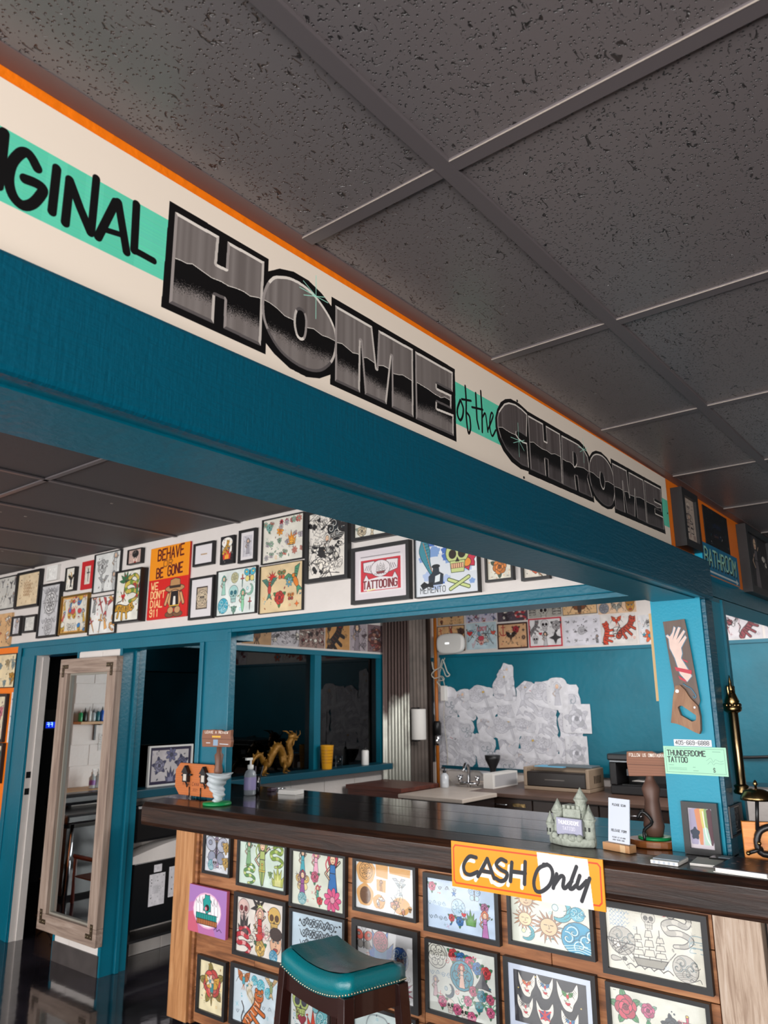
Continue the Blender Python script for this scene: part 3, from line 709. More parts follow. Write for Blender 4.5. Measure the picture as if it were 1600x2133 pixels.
e = [-4]+[v for w in WINDOWS for v in w]+[6.6]
for a, b in zip(e[0::2], e[1::2]): obj('window_pier', MB().box(-3.5, -3.4, a, b, .45, 2.15), CREAM, fr)
for k, (a, b) in enumerate(WINDOWS):
    f = struct('window_%d' % (k+2), MB().box(-3.44, -3.36, a, b, .45, .49), BLACK)
    for y in (a+.02, (a+b)/2, b-.02): obj('window_frame', MB().box(-3.44, -3.39, y-.02, y+.02, .49, 2.11), BLACK, f)
    obj('window_frame', MB().box(-3.44, -3.39, a, b, 2.11, 2.15), BLACK, f)

# ---------------------------------------------------------------- the lettered sign on the beam
SG={'halo':[[(-254,2309),(-62,2308),(-62,2140),(-256,2140)],[(-73,2260),(-65,2284),(-37,2303),(-6,2312),(31,2312),(64,2302),(93,2286),(115,2253),(117,2219),(111,2189),(91,2159),(61,2141),(30,2133),(-9,2135),(-44,2148),(-63,2160),(-71,2189)],[(89,2307),(483,2306),(481,2139),(88,2139)],[(803,2148),(758,2145),(715,2152),(679,2170),(657,2193),(648,2219),(648,2243),(659,2267),(677,2290),(700,2305),(726,2314),(766,2315),(806,2308)],[(801,2307),(1028,2308),(1108,2309),(1141,2301),(1168,2281),(1176,2212),(1181,2145),(797,2141)],[(1161,2271),(1191,2297),(1219,2309),(1257,2314),(1299,2307),(1327,2293),(1344,2250),(1355,2205),(1336,2169),(1307,2151),(1273,2144),(1231,2146),(1192,2156),(1169,2173),(1155,2207)],[(1326,2312),(1761,2318),(1755,2255),(1751,2217),(1762,2150),(1327,2144)]],'L':[[(-244,2297),(-163,2298),(-165,2250),(-148,2251),(-147,2298),(-71,2299),(-72,2150),(-147,2151),(-148,2198),(-165,2197),(-165,2151),(-244,2151)],[(-44,2287),(-14,2298),(20,2299),(49,2291),(74,2276),(93,2258),(104,2235),(102,2204),(91,2179),(67,2156),(38,2146),(4,2146),(-29,2155),(-53,2173),(-68,2195),(-73,2218),(-72,2241),(-64,2264),(-53,2280)],[(99,2295),(202,2295),(215,2214),(221,2295),(331,2296),(329,2149),(260,2149),(261,2255),(244,2150),(181,2150),(169,2252),(167,2149),(100,2149)],[(338,2295),(475,2296),(472,2249),(413,2248),(413,2239),(467,2241),(465,2208),(412,2207),(411,2194),(473,2198),(471,2149),(337,2148)],[(657,2246),(665,2263),(676,2275),(694,2292),(716,2302),(747,2307),(778,2305),(807,2299),(798,2236),(781,2238),(758,2239),(747,2236),(745,2229),(757,2222),(776,2219),(798,2221),(801,2157),(763,2156),(725,2164),(692,2178),(669,2199),(657,2222)],[(810,2297),(891,2298),(891,2252),(906,2252),(905,2297),(987,2297),(983,2156),(903,2156),(905,2203),(890,2203),(891,2156),(809,2155)],[(994,2295),(1068,2297),(1099,2297),(1134,2291),(1157,2276),(1164,2254),(1162,2231),(1146,2210),(1172,2157),(1083,2156),(1079,2199),(1063,2198),(1068,2156),(985,2155)],[(1179,2276),(1200,2292),(1228,2302),(1266,2305),(1302,2296),(1327,2279),(1339,2253),(1343,2226),(1331,2189),(1317,2170),(1292,2156),(1259,2152),(1218,2159),(1185,2174),(1166,2197),(1161,2226),(1165,2254)],[(1334,2300),(1449,2303),(1456,2218),(1465,2302),(1591,2304),(1590,2158),(1508,2159),(1506,2254),(1490,2160),(1424,2160),(1408,2258),(1409,2158),(1334,2157)],[(1599,2305),(1753,2308),(1751,2258),(1679,2259),(1679,2250),(1745,2251),(1745,2223),(1678,2223),(1677,2208),(1752,2209),(1751,2163),(1593,2157)]],'holes':{1:[(11,2248),(19,2247),(24,2237),(24,2219),(21,2204),(15,2199),(8,2202),(3,2217),(3,2232),(6,2243)],6:[(1063,2266),(1077,2264),(1083,2249),(1077,2233),(1062,2226)],7:[(1242,2250),(1255,2248),(1266,2232),(1262,2213),(1252,2202),(1240,2211),(1236,2230)]},'wave':[[(-237,2224),(-230,2225),(-219,2225),(-209,2229),(-191,2226),(-173,2223),(-155,2225),(-141,2224),(-125,2227),(-111,2228),(-98,2226),(-80,2231)],[(-69,2232),(-55,2232),(-39,2229),(-23,2223),(-4,2224),(30,2223),(45,2227),(66,2223),(81,2225),(100,2225)],[(104,2224),(118,2227),(131,2224),(147,2220),(160,2223),(178,2222),(187,2225),(205,2223),(219,2221),(235,2226),(248,2226),(268,2221),(283,2224),(295,2228),(325,2226)],[(343,2228),(362,2227),(382,2226),(403,2223),(427,2222),(441,2228),(465,2227)],[(661,2223),(680,2228),(697,2226),(718,2225),(735,2226),(802,2223)],[(814,2227),(833,2232),(849,2229),(878,2226),(902,2228),(927,2225),(948,2231),(982,2231)],[(992,2228),(1016,2227),(1039,2230),(1062,2225),(1071,2225),(1095,2230),(1125,2234),(1154,2231)],[(1162,2233),(1190,2234),(1215,2229),(1233,2228),(1267,2226),(1295,2232),(1340,2230)],[(1342,2227),(1374,2230),(1400,2229),(1418,2228),(1439,2232),(1459,2226),(1500,2228),(1520,2231),(1546,2235),(1592,2234)],[(1598,2233),(1639,2233),(1667,2235),(1701,2231),(1746,2239)]],'spat':[[(-238,2183),(-221,2185),(-204,2187),(-189,2188),(-171,2187),(-140,2184),(-121,2188),(-96,2187),(-79,2188)],[(-64,2188),(-32,2188),(-5,2186),(23,2185),(52,2185),(94,2189)],[(103,2187),(129,2187),(160,2185),(184,2186),(209,2184),(238,2180),(267,2184),(291,2186),(324,2183)],[(340,2176),(377,2180),(405,2184),(436,2183),(468,2180)],[(669,2187),(710,2183),(744,2187),(798,2188)],[(812,2191),(845,2194),(883,2192),(908,2193),(977,2193)],[(989,2190),(1028,2187),(1076,2194),(1153,2196)],[(1164,2198),(1197,2188),(1249,2188),(1334,2188)],[(1338,2191),(1413,2194),(1500,2201),(1591,2205)],[(1602,2194),(1671,2199),(1757,2197)]],'stripe':[[(-481,2272),(-256,2273),(1765,2281)],[(-481,2177),(-256,2178),(1806,2186)]],'strokes':[(13,[(-487,2271),(-486,2233),(-486,2199)]),(13,[(-444,2248),(-452,2258),(-459,2261),(-466,2255),(-474,2236),(-475,2213),(-468,2195),(-456,2189),(-445,2197),(-437,2212),(-434,2224),(-443,2227),(-457,2225)]),(12,[(-420,2262),(-420,2200)]),(12,[(-402,2255),(-402,2194)]),(12,[(-402,2256),(-385,2225),(-368,2198)]),(11,[(-367,2279),(-367,2200)]),(12,[(-337,2260),(-357,2197)]),(12,[(-333,2262),(-315,2196)]),(8,[(-350,2212),(-325,2217)]),(12,[(-306,2274),(-304,2204)]),(10,[(-304,2204),(-294,2204),(-273,2203)]),(6,[(501,2240),(489,2217),(489,2201),(498,2193),(508,2204),(512,2224),(503,2239)]),(6,[(523,2280),(525,2245),(523,2213),(526,2185),(531,2172),(539,2186),(537,2211),(527,2218)]),(5,[(507,2244),(545,2252)]),(6,[(566,2277),(567,2215),(574,2195)]),(5,[(548,2238),(594,2246)]),(6,[(588,2289),(590,2244),(588,2191)]),(5,[(591,2227),(603,2240),(608,2227),(612,2198)]),(5,[(612,2202),(627,2224),(639,2245),(632,2250),(624,2232),(622,2210),(631,2193),(648,2212)])],'stars':[[(49,2330),(50,2248)],[(20,2280),(71,2298)],[(10,2290),(80,2291)],[(18,2306),(49,2291)],[(756,2261),(755,2174)],[(717,2214),(783,2218)],[(729,2203),(784,2224)],[(756,2216),(781,2196)],[(1135,2324),(1130,2250)],[(1098,2290),(1154,2291)],[(1108,2277),(1156,2301)]]}
CK={'white':[(361,158),(551,156),(563,-12),(372,-3)],'only':[(20,[(400,122),(365,104),(345,62),(350,32),(374,32),(406,58),(419,94),(409,118),(386,120)]),(20,[(434,95),(418,49)]),(20,[(422,59),(447,89),(460,87),(455,59),(464,55),(489,80)]),(20,[(509,127),(481,65),(487,55),(507,71)]),(20,[(519,100),(507,69),(516,61),(543,87)]),(20,[(554,96),(521,22)])],'cash':[(20,[(110,112),(80,112),(55,82),(58,56),(81,49),(114,63)]),(20,[(115,48),(158,113)]),(20,[(158,113),(184,50)]),(20,[(131,69),(172,68)]),(20,[(236,113),(215,118),(195,99),(213,83),(238,74),(231,53),(211,44),(190,51)]),(20,[(260,112),(251,49)]),(20,[(314,120),(307,47)]),(20,[(256,82),(312,83)])],'corners':[(1,159),(611,152),(601,-3),(-3,9)]}
def paint_sign():
    K = 1.55; X0, Z0, Z1 = -1000, 2098, 2358                       # millimetres, sign plane
    cv = Cv((1812-X0)*K, (Z1-Z0)*K, '#efe0d0')
    T = lambda pts: np.array([((x-X0)*K, (Z1-z)*K) for x, z in pts], float)
    y0, y1 = (Z1-2277)*K, (Z1-2180)*K
    cv.a[int(y0):int(y1)] = hx('#5fd0b0')
    g = np.random.RandomState(4)
    cv.a[int(y0):int(y1)] += (g.normal(0, .012, (int(y1)-int(y0), 1, 3))+np.repeat(g.normal(0, .01, (1, cv.w//40+1, 1)), 40, 1)[:, :cv.w]).astype(np.float32)
    for x, s in ((-660, 'R'), (-765, 'O')):                            # rest of the word, out of view
        text(cv, s, (x-X0)*K, (Z1-2190)*K, 92*K, '#0b0a0b', 13*K, 78*K)
    for w, p in SG['strokes']: cv.line(T(p if len(p) < 4 else curve(p, 4)), w*K, '#0b0a0b')
    for p in SG['halo']: cv.poly(T(p), '#0b0a0b')
    for i, p in enumerate(SG['L']):
        round_ = i in (1, 7); q = T(curve(p+[p[0]], 4)[:-1] if round_ else p)
        hole = SG['holes'].get(i); big = i < 4; b = (5.2 if big else 4.2)*K
        x0, x1, ya, yb = cv._box(q); ins = cv.inside(q, x0, x1, ya, yb); rings = [q]
        if hole: hq = T(curve(hole+[hole[0]], 4)[:-1]); ins &= ~cv.inside(hq, x0, x1, ya, yb); rings.append(hq)
        X = (np.arange(x0, x1)+.5)[None, :]; Y = (np.arange(ya, yb)+.5)[:, None]
        D = np.full(ins.shape, 1e9); NX = np.zeros(ins.shape); NY = np.zeros(ins.shape)
        for k, r in enumerate(rings):
            ar = sum(r[j][0]*r[j-1][1]-r[j-1][0]*r[j][1] for j in range(len(r)))
            sg = (1 if ar < 0 else -1)*(1 if k == 0 else -1)
            for a, c in zip(r, np.roll(r, -1, 0)):
                e = c-a; l = max(e@e, 1e-9); t = np.clip(((X-a[0])*e[0]+(Y-a[1])*e[1])/l, 0, 1)
                d = (X-a[0]-t*e[0])**2+(Y-a[1]-t*e[1])**2; m = d < D-1e-6
                D[m] = d[m]; ll = math.sqrt(l); NX[m] = sg*e[1]/ll; NY[m] = -sg*e[0]/ll
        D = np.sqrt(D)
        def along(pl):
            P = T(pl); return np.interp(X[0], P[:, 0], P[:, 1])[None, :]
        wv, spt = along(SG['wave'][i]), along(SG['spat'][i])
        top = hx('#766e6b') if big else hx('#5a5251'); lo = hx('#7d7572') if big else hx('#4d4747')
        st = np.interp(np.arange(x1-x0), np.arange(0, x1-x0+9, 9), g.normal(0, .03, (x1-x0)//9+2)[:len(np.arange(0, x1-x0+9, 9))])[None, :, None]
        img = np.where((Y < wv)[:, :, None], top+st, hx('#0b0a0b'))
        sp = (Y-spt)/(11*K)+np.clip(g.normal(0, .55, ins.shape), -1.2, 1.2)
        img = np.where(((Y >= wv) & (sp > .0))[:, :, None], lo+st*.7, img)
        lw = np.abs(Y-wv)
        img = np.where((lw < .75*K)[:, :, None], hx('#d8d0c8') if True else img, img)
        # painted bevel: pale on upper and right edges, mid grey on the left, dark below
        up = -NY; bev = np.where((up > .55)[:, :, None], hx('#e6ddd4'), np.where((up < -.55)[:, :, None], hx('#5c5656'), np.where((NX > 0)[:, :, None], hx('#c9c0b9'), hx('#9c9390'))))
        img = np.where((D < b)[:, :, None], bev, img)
        v = cv.a[ya:yb, x0:x1]; v[ins] = img[ins].astype(np.float32)
    for p in SG['stars']: cv.line(T(p), 1.5*K, '#a6ead4')
    for x, z in ((757, 2318), (771, 2126), (1800, 2230)): cv.line(T([(x, z), (x+1, z)]), 4.5*K, '#6a6058')
    return cv
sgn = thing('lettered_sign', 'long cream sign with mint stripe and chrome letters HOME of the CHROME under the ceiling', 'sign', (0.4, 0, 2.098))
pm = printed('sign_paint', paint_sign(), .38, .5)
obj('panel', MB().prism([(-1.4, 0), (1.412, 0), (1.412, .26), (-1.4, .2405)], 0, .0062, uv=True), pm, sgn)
for x, z in ((.357, .22), (.371, .028), (1.4, .132)): obj('screw', MB().tube([(x, -.0015, z), (x, .001, z)], .0032, 8), BLK_IRON, sgn)

# ---------------------------------------------------------------- framed pictures and flash sheets
FR = {'k': BLACK, 'g': plain('gold_frame', '#8f6d33', .35, metal=.6), 'w': plain('white_frame', '#e8e6e2', .4), 'r': plain('red_mount', '#c01c24', .5), 'kg': BLACKG}
MAT_ = plain('mat_board', '#dcd6d8', .8); MATB = plain('pale_blue_mat', '#c6d0e4', .7)
RZ = {'x': -PI/2, 'y': 0}
NPIC = [0]
def picture(cat, label, plane, at, z, w, h, cv, fw=.0, fd=.018, frame='k', mat=0, group=None, glass=False, off=.0, rough=.5, matm=None, name=None, lean=0):
    """at = position along the wall of the centre, z = centre height; plane 'x' faces -X, 'y' faces -Y"""
    ax, base = plane
    y = base-off-.0008
    loc = (y, at, z-h/2) if ax == 'x' else (at, y, z-h/2)
    t = thing(name or ('framed_picture' if fw else 'flash_sheet'), label, cat, loc, RZ[ax], group)
    if lean: t.rotation_euler = (lean, 0, RZ[ax]) if ax == 'y' else (0, lean, RZ[ax])
    NPIC[0] += 1; pm = printed('print_%d' % NPIC[0], cv, rough)
    if not fw:
        obj('printed_sheet', MB().print_box(-w/2, w/2, -fd, 0, 0, h), pm, t); return t
    obj('frame', MB().ring(-w/2, w/2, 0, h, fw, -fd, 0), FR[frame], t)
    i = fw-.001; a0 = -max(.004, fd-.011)                                  # print sits near the front of the frame
    if mat:
        obj('mat_board', MB().ring(-w/2+i, w/2-i, i, h-i, mat, a0-.0025, a0-.0005), matm or MAT_, t)
        obj('artwork', MB().print_box(-w/2+i+mat-.002, w/2-i-mat+.002, a0, -.001, i+mat-.002, h-i-mat+.002), pm, t)
    else:
        obj('artwork', MB().print_box(-w/2+i, w/2-i, a0, -.001, i, h-i), pm, t)
    if glass: obj('glass', MB().box(-w/2+i, w/2-i, a0-.0055, a0-.004, i, h-i), GLASS, t)
    return t

GR = ['#5a8a70', '#8ab09a', '#c8b878']; WARM = ['#c84a3a', '#e0a040', '#3f7a6a', '#d87a8a']; GREY = ['#8a8a8c', '#b4b2b0', '#6a686a']
HX = ('x', X1)
def H(at, z, w, h, label, cv, **k): return picture('picture', label, HX, at, z, w, h, cv, group='pictures on the white header wall', **k)
H(5.481, 2.48, .41, .272, 'grey flash sheet of standing figures at the far corner of the header wall', sheet(.41, .272, '#c9c6bf', scatter(['lady', 'bird', 'dagger'], GREY, 6, 2, .2, 1), 200), fw=.008)
H(5.06, 2.474, .374, .29, 'black framed tan sheet covered in brown handwriting lines', sheet(.37, .29, '#dcc6a4', [('lines9', .5, .52, .46, '#8a5a34')], 200), fw=.02, fd=.03)
H(4.711, 2.565, .157, .113, 'small white framed white relief high on the header wall', sheet(.15, .11, '#e4e2de', [('lines4', .5, .5, .35, '#b8b6b4')], 90), fw=.018, fd=.025, frame='w')
H(4.437, 2.49, .134, .176, 'small black framed print of a dark crow under a yellow moon', sheet(.13, .17, '#e6e0d4', [('moon', .38, .68, .4, '#e0a848', '#e8c070'), ('bird', .55, .42, .6, '#26242a', '#1c1c20')], 110), fw=.008, fd=.03)
H(4.23, 2.5, .155, .204, 'bright red mounted print of a single grey dagger', sheet(.15, .2, '#d8cfc4', [('dagger', .5, .5, .75, '#77706c', '#4a4648')], 110), fw=.035, frame='r', fd=.012)
H(3.975, 2.494, .332, .282, 'large pencil flash sheet of grey rose, woman and swallow touching the ceiling', sheet(.33, .28, '#d9d9d6', [('rose', .28, .66, .42, '#c4c4c2', '#a8aaa8'), ('lady', .78, .72, .42, '#a0a0a0', '#c8c8c6'), ('bird', .36, .2, .36, '#b8b8b6', '#9a9a9a'), ('lady1', .76, .26, .36, '#8c8c8c', '#c0c0be')], 240), fw=.006)
H(3.63, 2.561, .162, .103, 'small pinkish photograph in a black frame above the palm tree picture', sheet(.16, .1, '#c2a49a', [('face', .5, .35, .9, '#d8b8ac', '#1c1a1c')], 90), fw=.006, fd=.03)
H(4.71, 2.284, .3, .406, 'tall black framed grey mandala engraving', sheet(.3, .4, '#c6c4c6', [('knot', .5, .66, .5, '#d4d2d2'), ('web', .5, .66, .62), ('scroll5', .5, .3, .5, '#6a686c'), ('knot', .5, .16, .34, '#bcbabc'), ('scroll5', .5, .9, .5, '#6a686c')], 220), fw=.016, fd=.025)
H(4.357, 2.228, .373, .284, 'gold framed crowded many-coloured print beside the grey mandala', sheet(.37, .28, '#d8d2c6', scatter(['dood', 'lady', 'face'], ['#c8a040', '#3a7ab0', '#c84a4a', '#e0dcd0'], 5, 3, .24, 5)+[('lines3', .5, .9, .5, '#d07030')], 240, border=('#e0a860', .05)), fw=.014, frame='g', fd=.022)
H(3.985, 2.196, .337, .265, 'white flash sheet of red and grey figures under the pencil sheet', sheet(.33, .26, '#e2dfdb', scatter(['snake', 'lady', 'bird', 'dagger'], ['#b84a4a', '#8a8a8a', '#c4c0bc', '#d8a060'], 4, 2, .36, 12), 240), fw=.005)
H(3.644, 2.295, .301, .352, 'deep black framed picture of palm tree, snake and crouching tiger', sheet(.3, .35, '#e4e0d4', [('palm', .34, .7, .5, '#3a7a4a'), ('snake', .66, .68, .5, '#c8b050', '#6a8a3a'), ('heart', .3, .5, .2, '#c83030'), ('bird', .86, .6, .3, '#4a7a4a', '#b04038'), ('cat', .42, .22, .5, '#d09a30', '#2a2018', -1.0)], 240), fw=.012, fd=.055)
def behave():
    cv = Cv(300, 340, '#f0931c'); cv.a[155:] = hx('#d3231f'); D = '#5a1418'
    text(cv, 'BEHAVE', 62, 66, 50, D, 8, 34, jit=.05, tilt=.04); text(cv, 'OR', 110, 98, 28, '#9a5a1c', 6, 38)
    text(cv, 'BE GONE', 58, 148, 44, D, 8, 29, jit=.05, tilt=.05)
    for i, s in enumerate(('WE', "DON'T", 'DIAL', '911')): text(cv, s, 24, 200+42*i, 32, '#f6c98c', 6, (30, 25, 28, 24)[i], jit=.05)
    p = Pen(cv, 205, 250, 84)                                        # a plain hat-and-boots cowboy
    p.blob(0, .52, .85, .2, '#b88a5c', w=.05); p.poly([(-.45, .55), (-.4, 1.0), (0, 1.08), (.42, 1.0), (.48, .55)], '#b88a5c'); p.line([(-.44, .62), (.46, .62)], .12, '#3a2a20')
    p.blob(0, -.05, .62, .5, '#d8a06c'); p.poly([(-.3, .35), (.3, .35), (.38, -.5), (-.38, -.5)], '#20181a'); p.poly([(-.1, .1), (.1, .1), (.14, -.4), (-.14, -.4)], '#e8e2d8')
    for s in (-1, 1): p.line([(.55*s, .2), (.78*s, -.3)], .26); p.line([(.55*s, .2), (.78*s, -.3)], .17, '#d8a06c'); p.blob(.34*s, -.88, .42, .16, '#7a5236'); p.blob(.3*s, -.66, .26, .2, '#c89a6c')
    p.line([(-.4, -.42), (.4, -.42)], .1, '#e0b03c')
    return cv
t = thing('metal_sign', 'orange and red sign reading BEHAVE OR BE GONE WE DON\'T DIAL 911', 'sign', (X1-.001, 3.251, 2.12), -PI/2)
obj('printed_plate', MB().print_box(-.208, .208, -.016, 0, 0, .47), printed('behave_print', behave(), .4), t, bev=.004)
H(2.905, 2.489, .197, .144, 'black framed white mat with a tiny tan card in the middle', sheet(.1, .06, '#b89a78', [('lines3', .5, .5, .4, '#6a4a34')], 80), fw=.014, mat=.055, fd=.022)
H(2.906, 2.22, .23, .259, 'black framed white mat around a tan skull card, below the smaller matted card', sheet(.1, .14, '#b7a48c', [('knot', .5, .5, .8, '#c9b59a'), ('skull', .5, .5, .5, '#d0bda0')], 120, border=('#3a2c26', .1)), fw=.014, mat=.048, fd=.022)
H(2.682, 2.486, .121, .169, 'narrow black print with a white-edged red tiger sticker', sheet(.12, .17, '#17161a', [('face', .5, .5, .95, '#efeae2', '#efeae2'), ('flame', .5, .4, .6, '#c8302c', '#e8a03a'), ('cat', .5, .62, .5, '#e0a840')], 130), fd=.02)
H(2.506, 2.488, .148, .196, 'small black frame with white mat and a grey portrait drawing', sheet(.08, .13, '#c4c0c6', [('lady', .5, .5, .85, '#8a868c', '#9c98a0')], 110), fw=.016, mat=.02, fd=.022)
H(2.217, 2.49, .336, .262, 'flash sheet of tiny flowers with a red poppy row along its top', sheet(.33, .26, '#dcd7cb', [('flower', .45+.13*i, .9, .1, '#b82c3a', '#20181a') for i in range(4)]+[('flower', .42, .7, .17, '#e2963a', '#c86a2a'), ('rose', .15, .82, .2, '#7ab0a8'), ('flame', .7, .5, .26, '#e08a2a', '#f0b048'), ('tribal', .7, .36, .14)]+scatter(['rose', 'flower', 'butterfly'], ['#8aa890', '#c87a6a', '#b4a8b0'], 6, 3, .12, 9)+[('lines1', .5, .06, .3)], 280), fw=.006)
H(2.595, 2.229, .354, .273, 'flash sheet of turquoise and green skulls, mermaids and lanterns', sheet(.35, .27, '#dce2de', [('skull', .42, .46, .34, '#a8d0cc', '#2a6a78'), ('lady', .16, .68, .32, '#4a9a8a', '#9ac8b8'), ('wave', .16, .24, .3, '#3aa0b8'), ('knot', .44, .82, .2, '#c8c49a'), ('butterfly', .82, .84, .3, '#4ab0c8', '#e0d080'), ('moon', .82, .52, .24, '#8ab8a0'), ('lady1', .66, .3, .36, '#5aa88a', '#8ac8a0'), ('dagger', .64, .72, .22, '#4a7a70'), ('rose', .44, .12, .16, '#7aa898'), ('dagger', .84, .2, .2, '#4a5a58')], 280), fw=.006)
H(2.222, 2.216, .343, .27, 'tan flash sheet of parrots, red sun and roses below the flower sheet', sheet(.34, .27, '#d9c096', [('star9', .28, .74, .22, '#c8342a'), ('bird', .22, .52, .36, '#b04038', '#4a7a6a'), ('bird', .82, .62, .42, '#d87a2a', '#4a8a6a', .5), ('rose', .46, .3, .3, '#c03a30', '#4a7a4a'), ('butterfly', .5, .78, .2, '#6a7a4a', '#c8603a'), ('butterfly', .72, .3, .16, '#c8803a', '#a04030'), ('flower', .68, .6, .16, '#6a9aa8', '#d8b060'), ('star4', .86, .14, .1, '#e8702a'), ('lines1', .2, .93, .2)], 280), fw=.003)
H(5.474, 2.178, .377, .265, 'tan flash sheet with red stains at the lower far corner of the header wall', sheet(.37, .26, '#d3a878', scatter(['rose', 'dood', 'bird'], ['#b8603a', '#c88a5a'], 3, 2, .3, 33), 160))
H(5.204, 2.197, .149, .154, 'tiny black framed pen drawing beside a wider tiny frame', sheet(.14, .15, '#d6d2d2', [('lady', .5, .5, .8, '#8a8890', '#b8b4b8')], 90), fw=.016, fd=.022)
H(4.991, 2.201, .189, .136, 'tiny wide black framed certificate under the handwriting sheet', sheet(.18, .13, '#d6d4ce', [('lines4', .5, .5, .45, '#9a9894')], 90), fw=.016, fd=.022)
H(1.87, 2.413, .307, .395, 'tall black framed ink engraving of a creature in reeds', sheet(.3, .39, '#e2dbd2', [('dood9', .5, .22, .5, '#d8d4cc', '#1c1a1c'), ('dood9', .3, .4, .45, '#d8d4cc', '#1c1a1c'), ('wave5', .75, .75, .42, '#1c1a1c', '#d8d4cc'), ('lady1', .5, .45, .42, '#d0ccc4', '#e0dcd4'), ('web', .3, .8, .4), ('dood9', .65, .3, .4, '#c8c4bc', '#2c2a2c')]+scatter(['dood'], ['#1c1a1c', '#e2dbd2'], 3, 3, .25, 4), 320), fw=.022, fd=.03)
H(1.506, 2.467, .372, .136, 'black framed pale print half hidden behind the beam above TATTOOING', sheet(.37, .13, '#dedbd0', scatter(['rose', 'bird'], ['#9ab0a0', '#c8b89a'], 4, 1, .5, 3), 200), fw=.018, fd=.03)
def tattooing():
    cv = Cv(250, 230, '#e2d8dc'); R = '#cf2a3a'; cv.a[40:200, 20:230] = hx('#ece4e6'); cv.a[48:192, 30:220] = hx(R)
    for i in range(34): cv.line([(30+5.6*i, 32), (33+5.6*i, 32)], 3, '#6a6468')
    p = Pen(cv, 125, 108, 62)
    for s in (-1, 1):
        p.poly([(.1*s, .3), (.5*s, .85), (1.35*s, .8), (1.3*s, .1), (.6*s, -.1)], '#ece4e6', '#3a2a30')
        for i in range(6): p.line([(s*(.35+.14*i), .62-.02*i), (s*(.45+.15*i), .0+.04*i)], .05, '#3a2a30')
    p.blob(0, .25, .75, .62, '#ece4e6', '#3a2a30'); m_ship(Pen(cv, 125, 95, 34), '#e8e0e0', '#8a3a40')
    for s in (-1, 1): p.poly([(1.1*s, -.1), (1.35*s, -.6), (.85*s, -.6)], '#ece4e6', '#3a2a30')
    p.poly([(-1.3, -.55), (0, -.35), (1.3, -.55), (1.3, -1.3), (-1.3, -1.3)], '#ece4e6', None)
    text(cv, 'TATTOOING', 42, 180, 34, '#7a1e28', 6, 19.5); cv.poly([(60, 186), (100, 182), (100, 188), (60, 192)], '#f4efb0')
    return cv
H(1.509, 2.22, .368, .287, 'black framed red and white poster reading TATTOOING with a ship and wings', tattooing(), fw=.019, fd=.03, glass=True)
def memento():
    cv = Cv(330, 270, '#d8dce2'); g = random.Random(2)
    for i in range(26): Pen(cv, g.uniform(20, 310), g.uniform(20, 230), g.uniform(14, 34)).blob(0, 0, 1, .8, g.choice(['#7f9fd0', '#4a6fb8', '#e8ebee', '#aebfe0']), None, wob=.2, n=14)
    p = Pen(cv, 225, 110, 78)
    p.blob(.62, -.2, .55, .5, '#c8304a', wob=.25, k=7); p.blob(.6, -.3, .3, .26, '#e8943a')
    p.blob(0, .32, .78, .7, '#c6d08a', '#2a3a20'); p.poly([(-.5, -.15), (.5, -.15), (.42, -.82), (-.42, -.82)], '#c6d08a', '#2a3a20')
    for x in (-.32, .3): p.blob(x, .25, .24, .26, '#2a2018')
    p.poly([(0, .05), (.12, -.2), (-.12, -.2)], '#2a2018')
    for i in range(6): p.poly([(-.42+.14*i, -.3), (-.3+.14*i, -.3), (-.3+.14*i, -.58), (-.42+.14*i, -.58)], '#e8b890', '#5a2018', .03)
    p.line([(-.6, -1.2), (.7, -1.7)], .24, '#2a3a20'); p.line([(-.6, -1.2), (.7, -1.7)], .16, '#c6d08a'); p.line([(.7, -1.15), (-.5, -1.75)], .24, '#2a3a20'); p.line([(.7, -1.15), (-.5, -1.75)], .16, '#c6d08a')
    q = Pen(cv, 70, 100, 90); q.poly(curve([(-.4, 1.0), (-.55, .4), (-.2, -.3), (.25, -.9), (.1, -.1), (.1, .5), (-.1, 1.0), (-.4, 1.0)], 4), '#3f8a9a', '#12303a')
    for i in range(9): q.line([(-.3+.04*i, .8-.16*i), (.02, .85-.16*i)], .03, '#12303a')
    q.line([(-.3, .9), (.1, -.4), (.6, -1.3)], .05, '#d8763a')
    r = Pen(cv, 110, 175, 44); r.poly([(-.3, .9), (.35, .9), (.4, .3), (.9, 0), (.8, -1), (-.9, -1), (-.9, -.1), (-.4, .3)], '#25303c'); r.poly([(-.1, -.1), (.55, .1), (.45, -.7), (-.2, -.8)], '#dfe6ea'); r.blob(0, .9, .5, .2, '#1a2028')
    Pen(cv, 60, 215, 36).poly([(-1, 0), (-.4, .4), (.1, .1), (.9, .3), (1, -.5), (.2, -.3), (-.6, -.6)], '#14181e', None)
    text(cv, 'MEMENTO', 24, 254, 26, '#34383c', 3, 20)
    return cv
H(1.118, 2.216, .353, .283, 'colourful canvas of green skull, blue feather and ink bottle lettered MEMENTO', memento(), fw=.004, fd=.03)
H(.839, 2.171, .14, .118, 'small black framed print of an orange rose near the pillar end of the header wall', sheet(.13, .11, '#dcd6c6', [('rose', .5, .55, .7, '#d8803a', '#4a5a48'), ('lines1', .2, .08, .12), ('lines1', .85, .08, .12)], 110), fw=.01, fd=.025)
H(.665, 2.151, .132, .102, 'last black framed print on the header wall, cut off by the beam', sheet(.13, .1, '#dcd2c4', [('heart', .5, .4, .6, '#c85a3a')], 90), fw=.012, fd=.025)

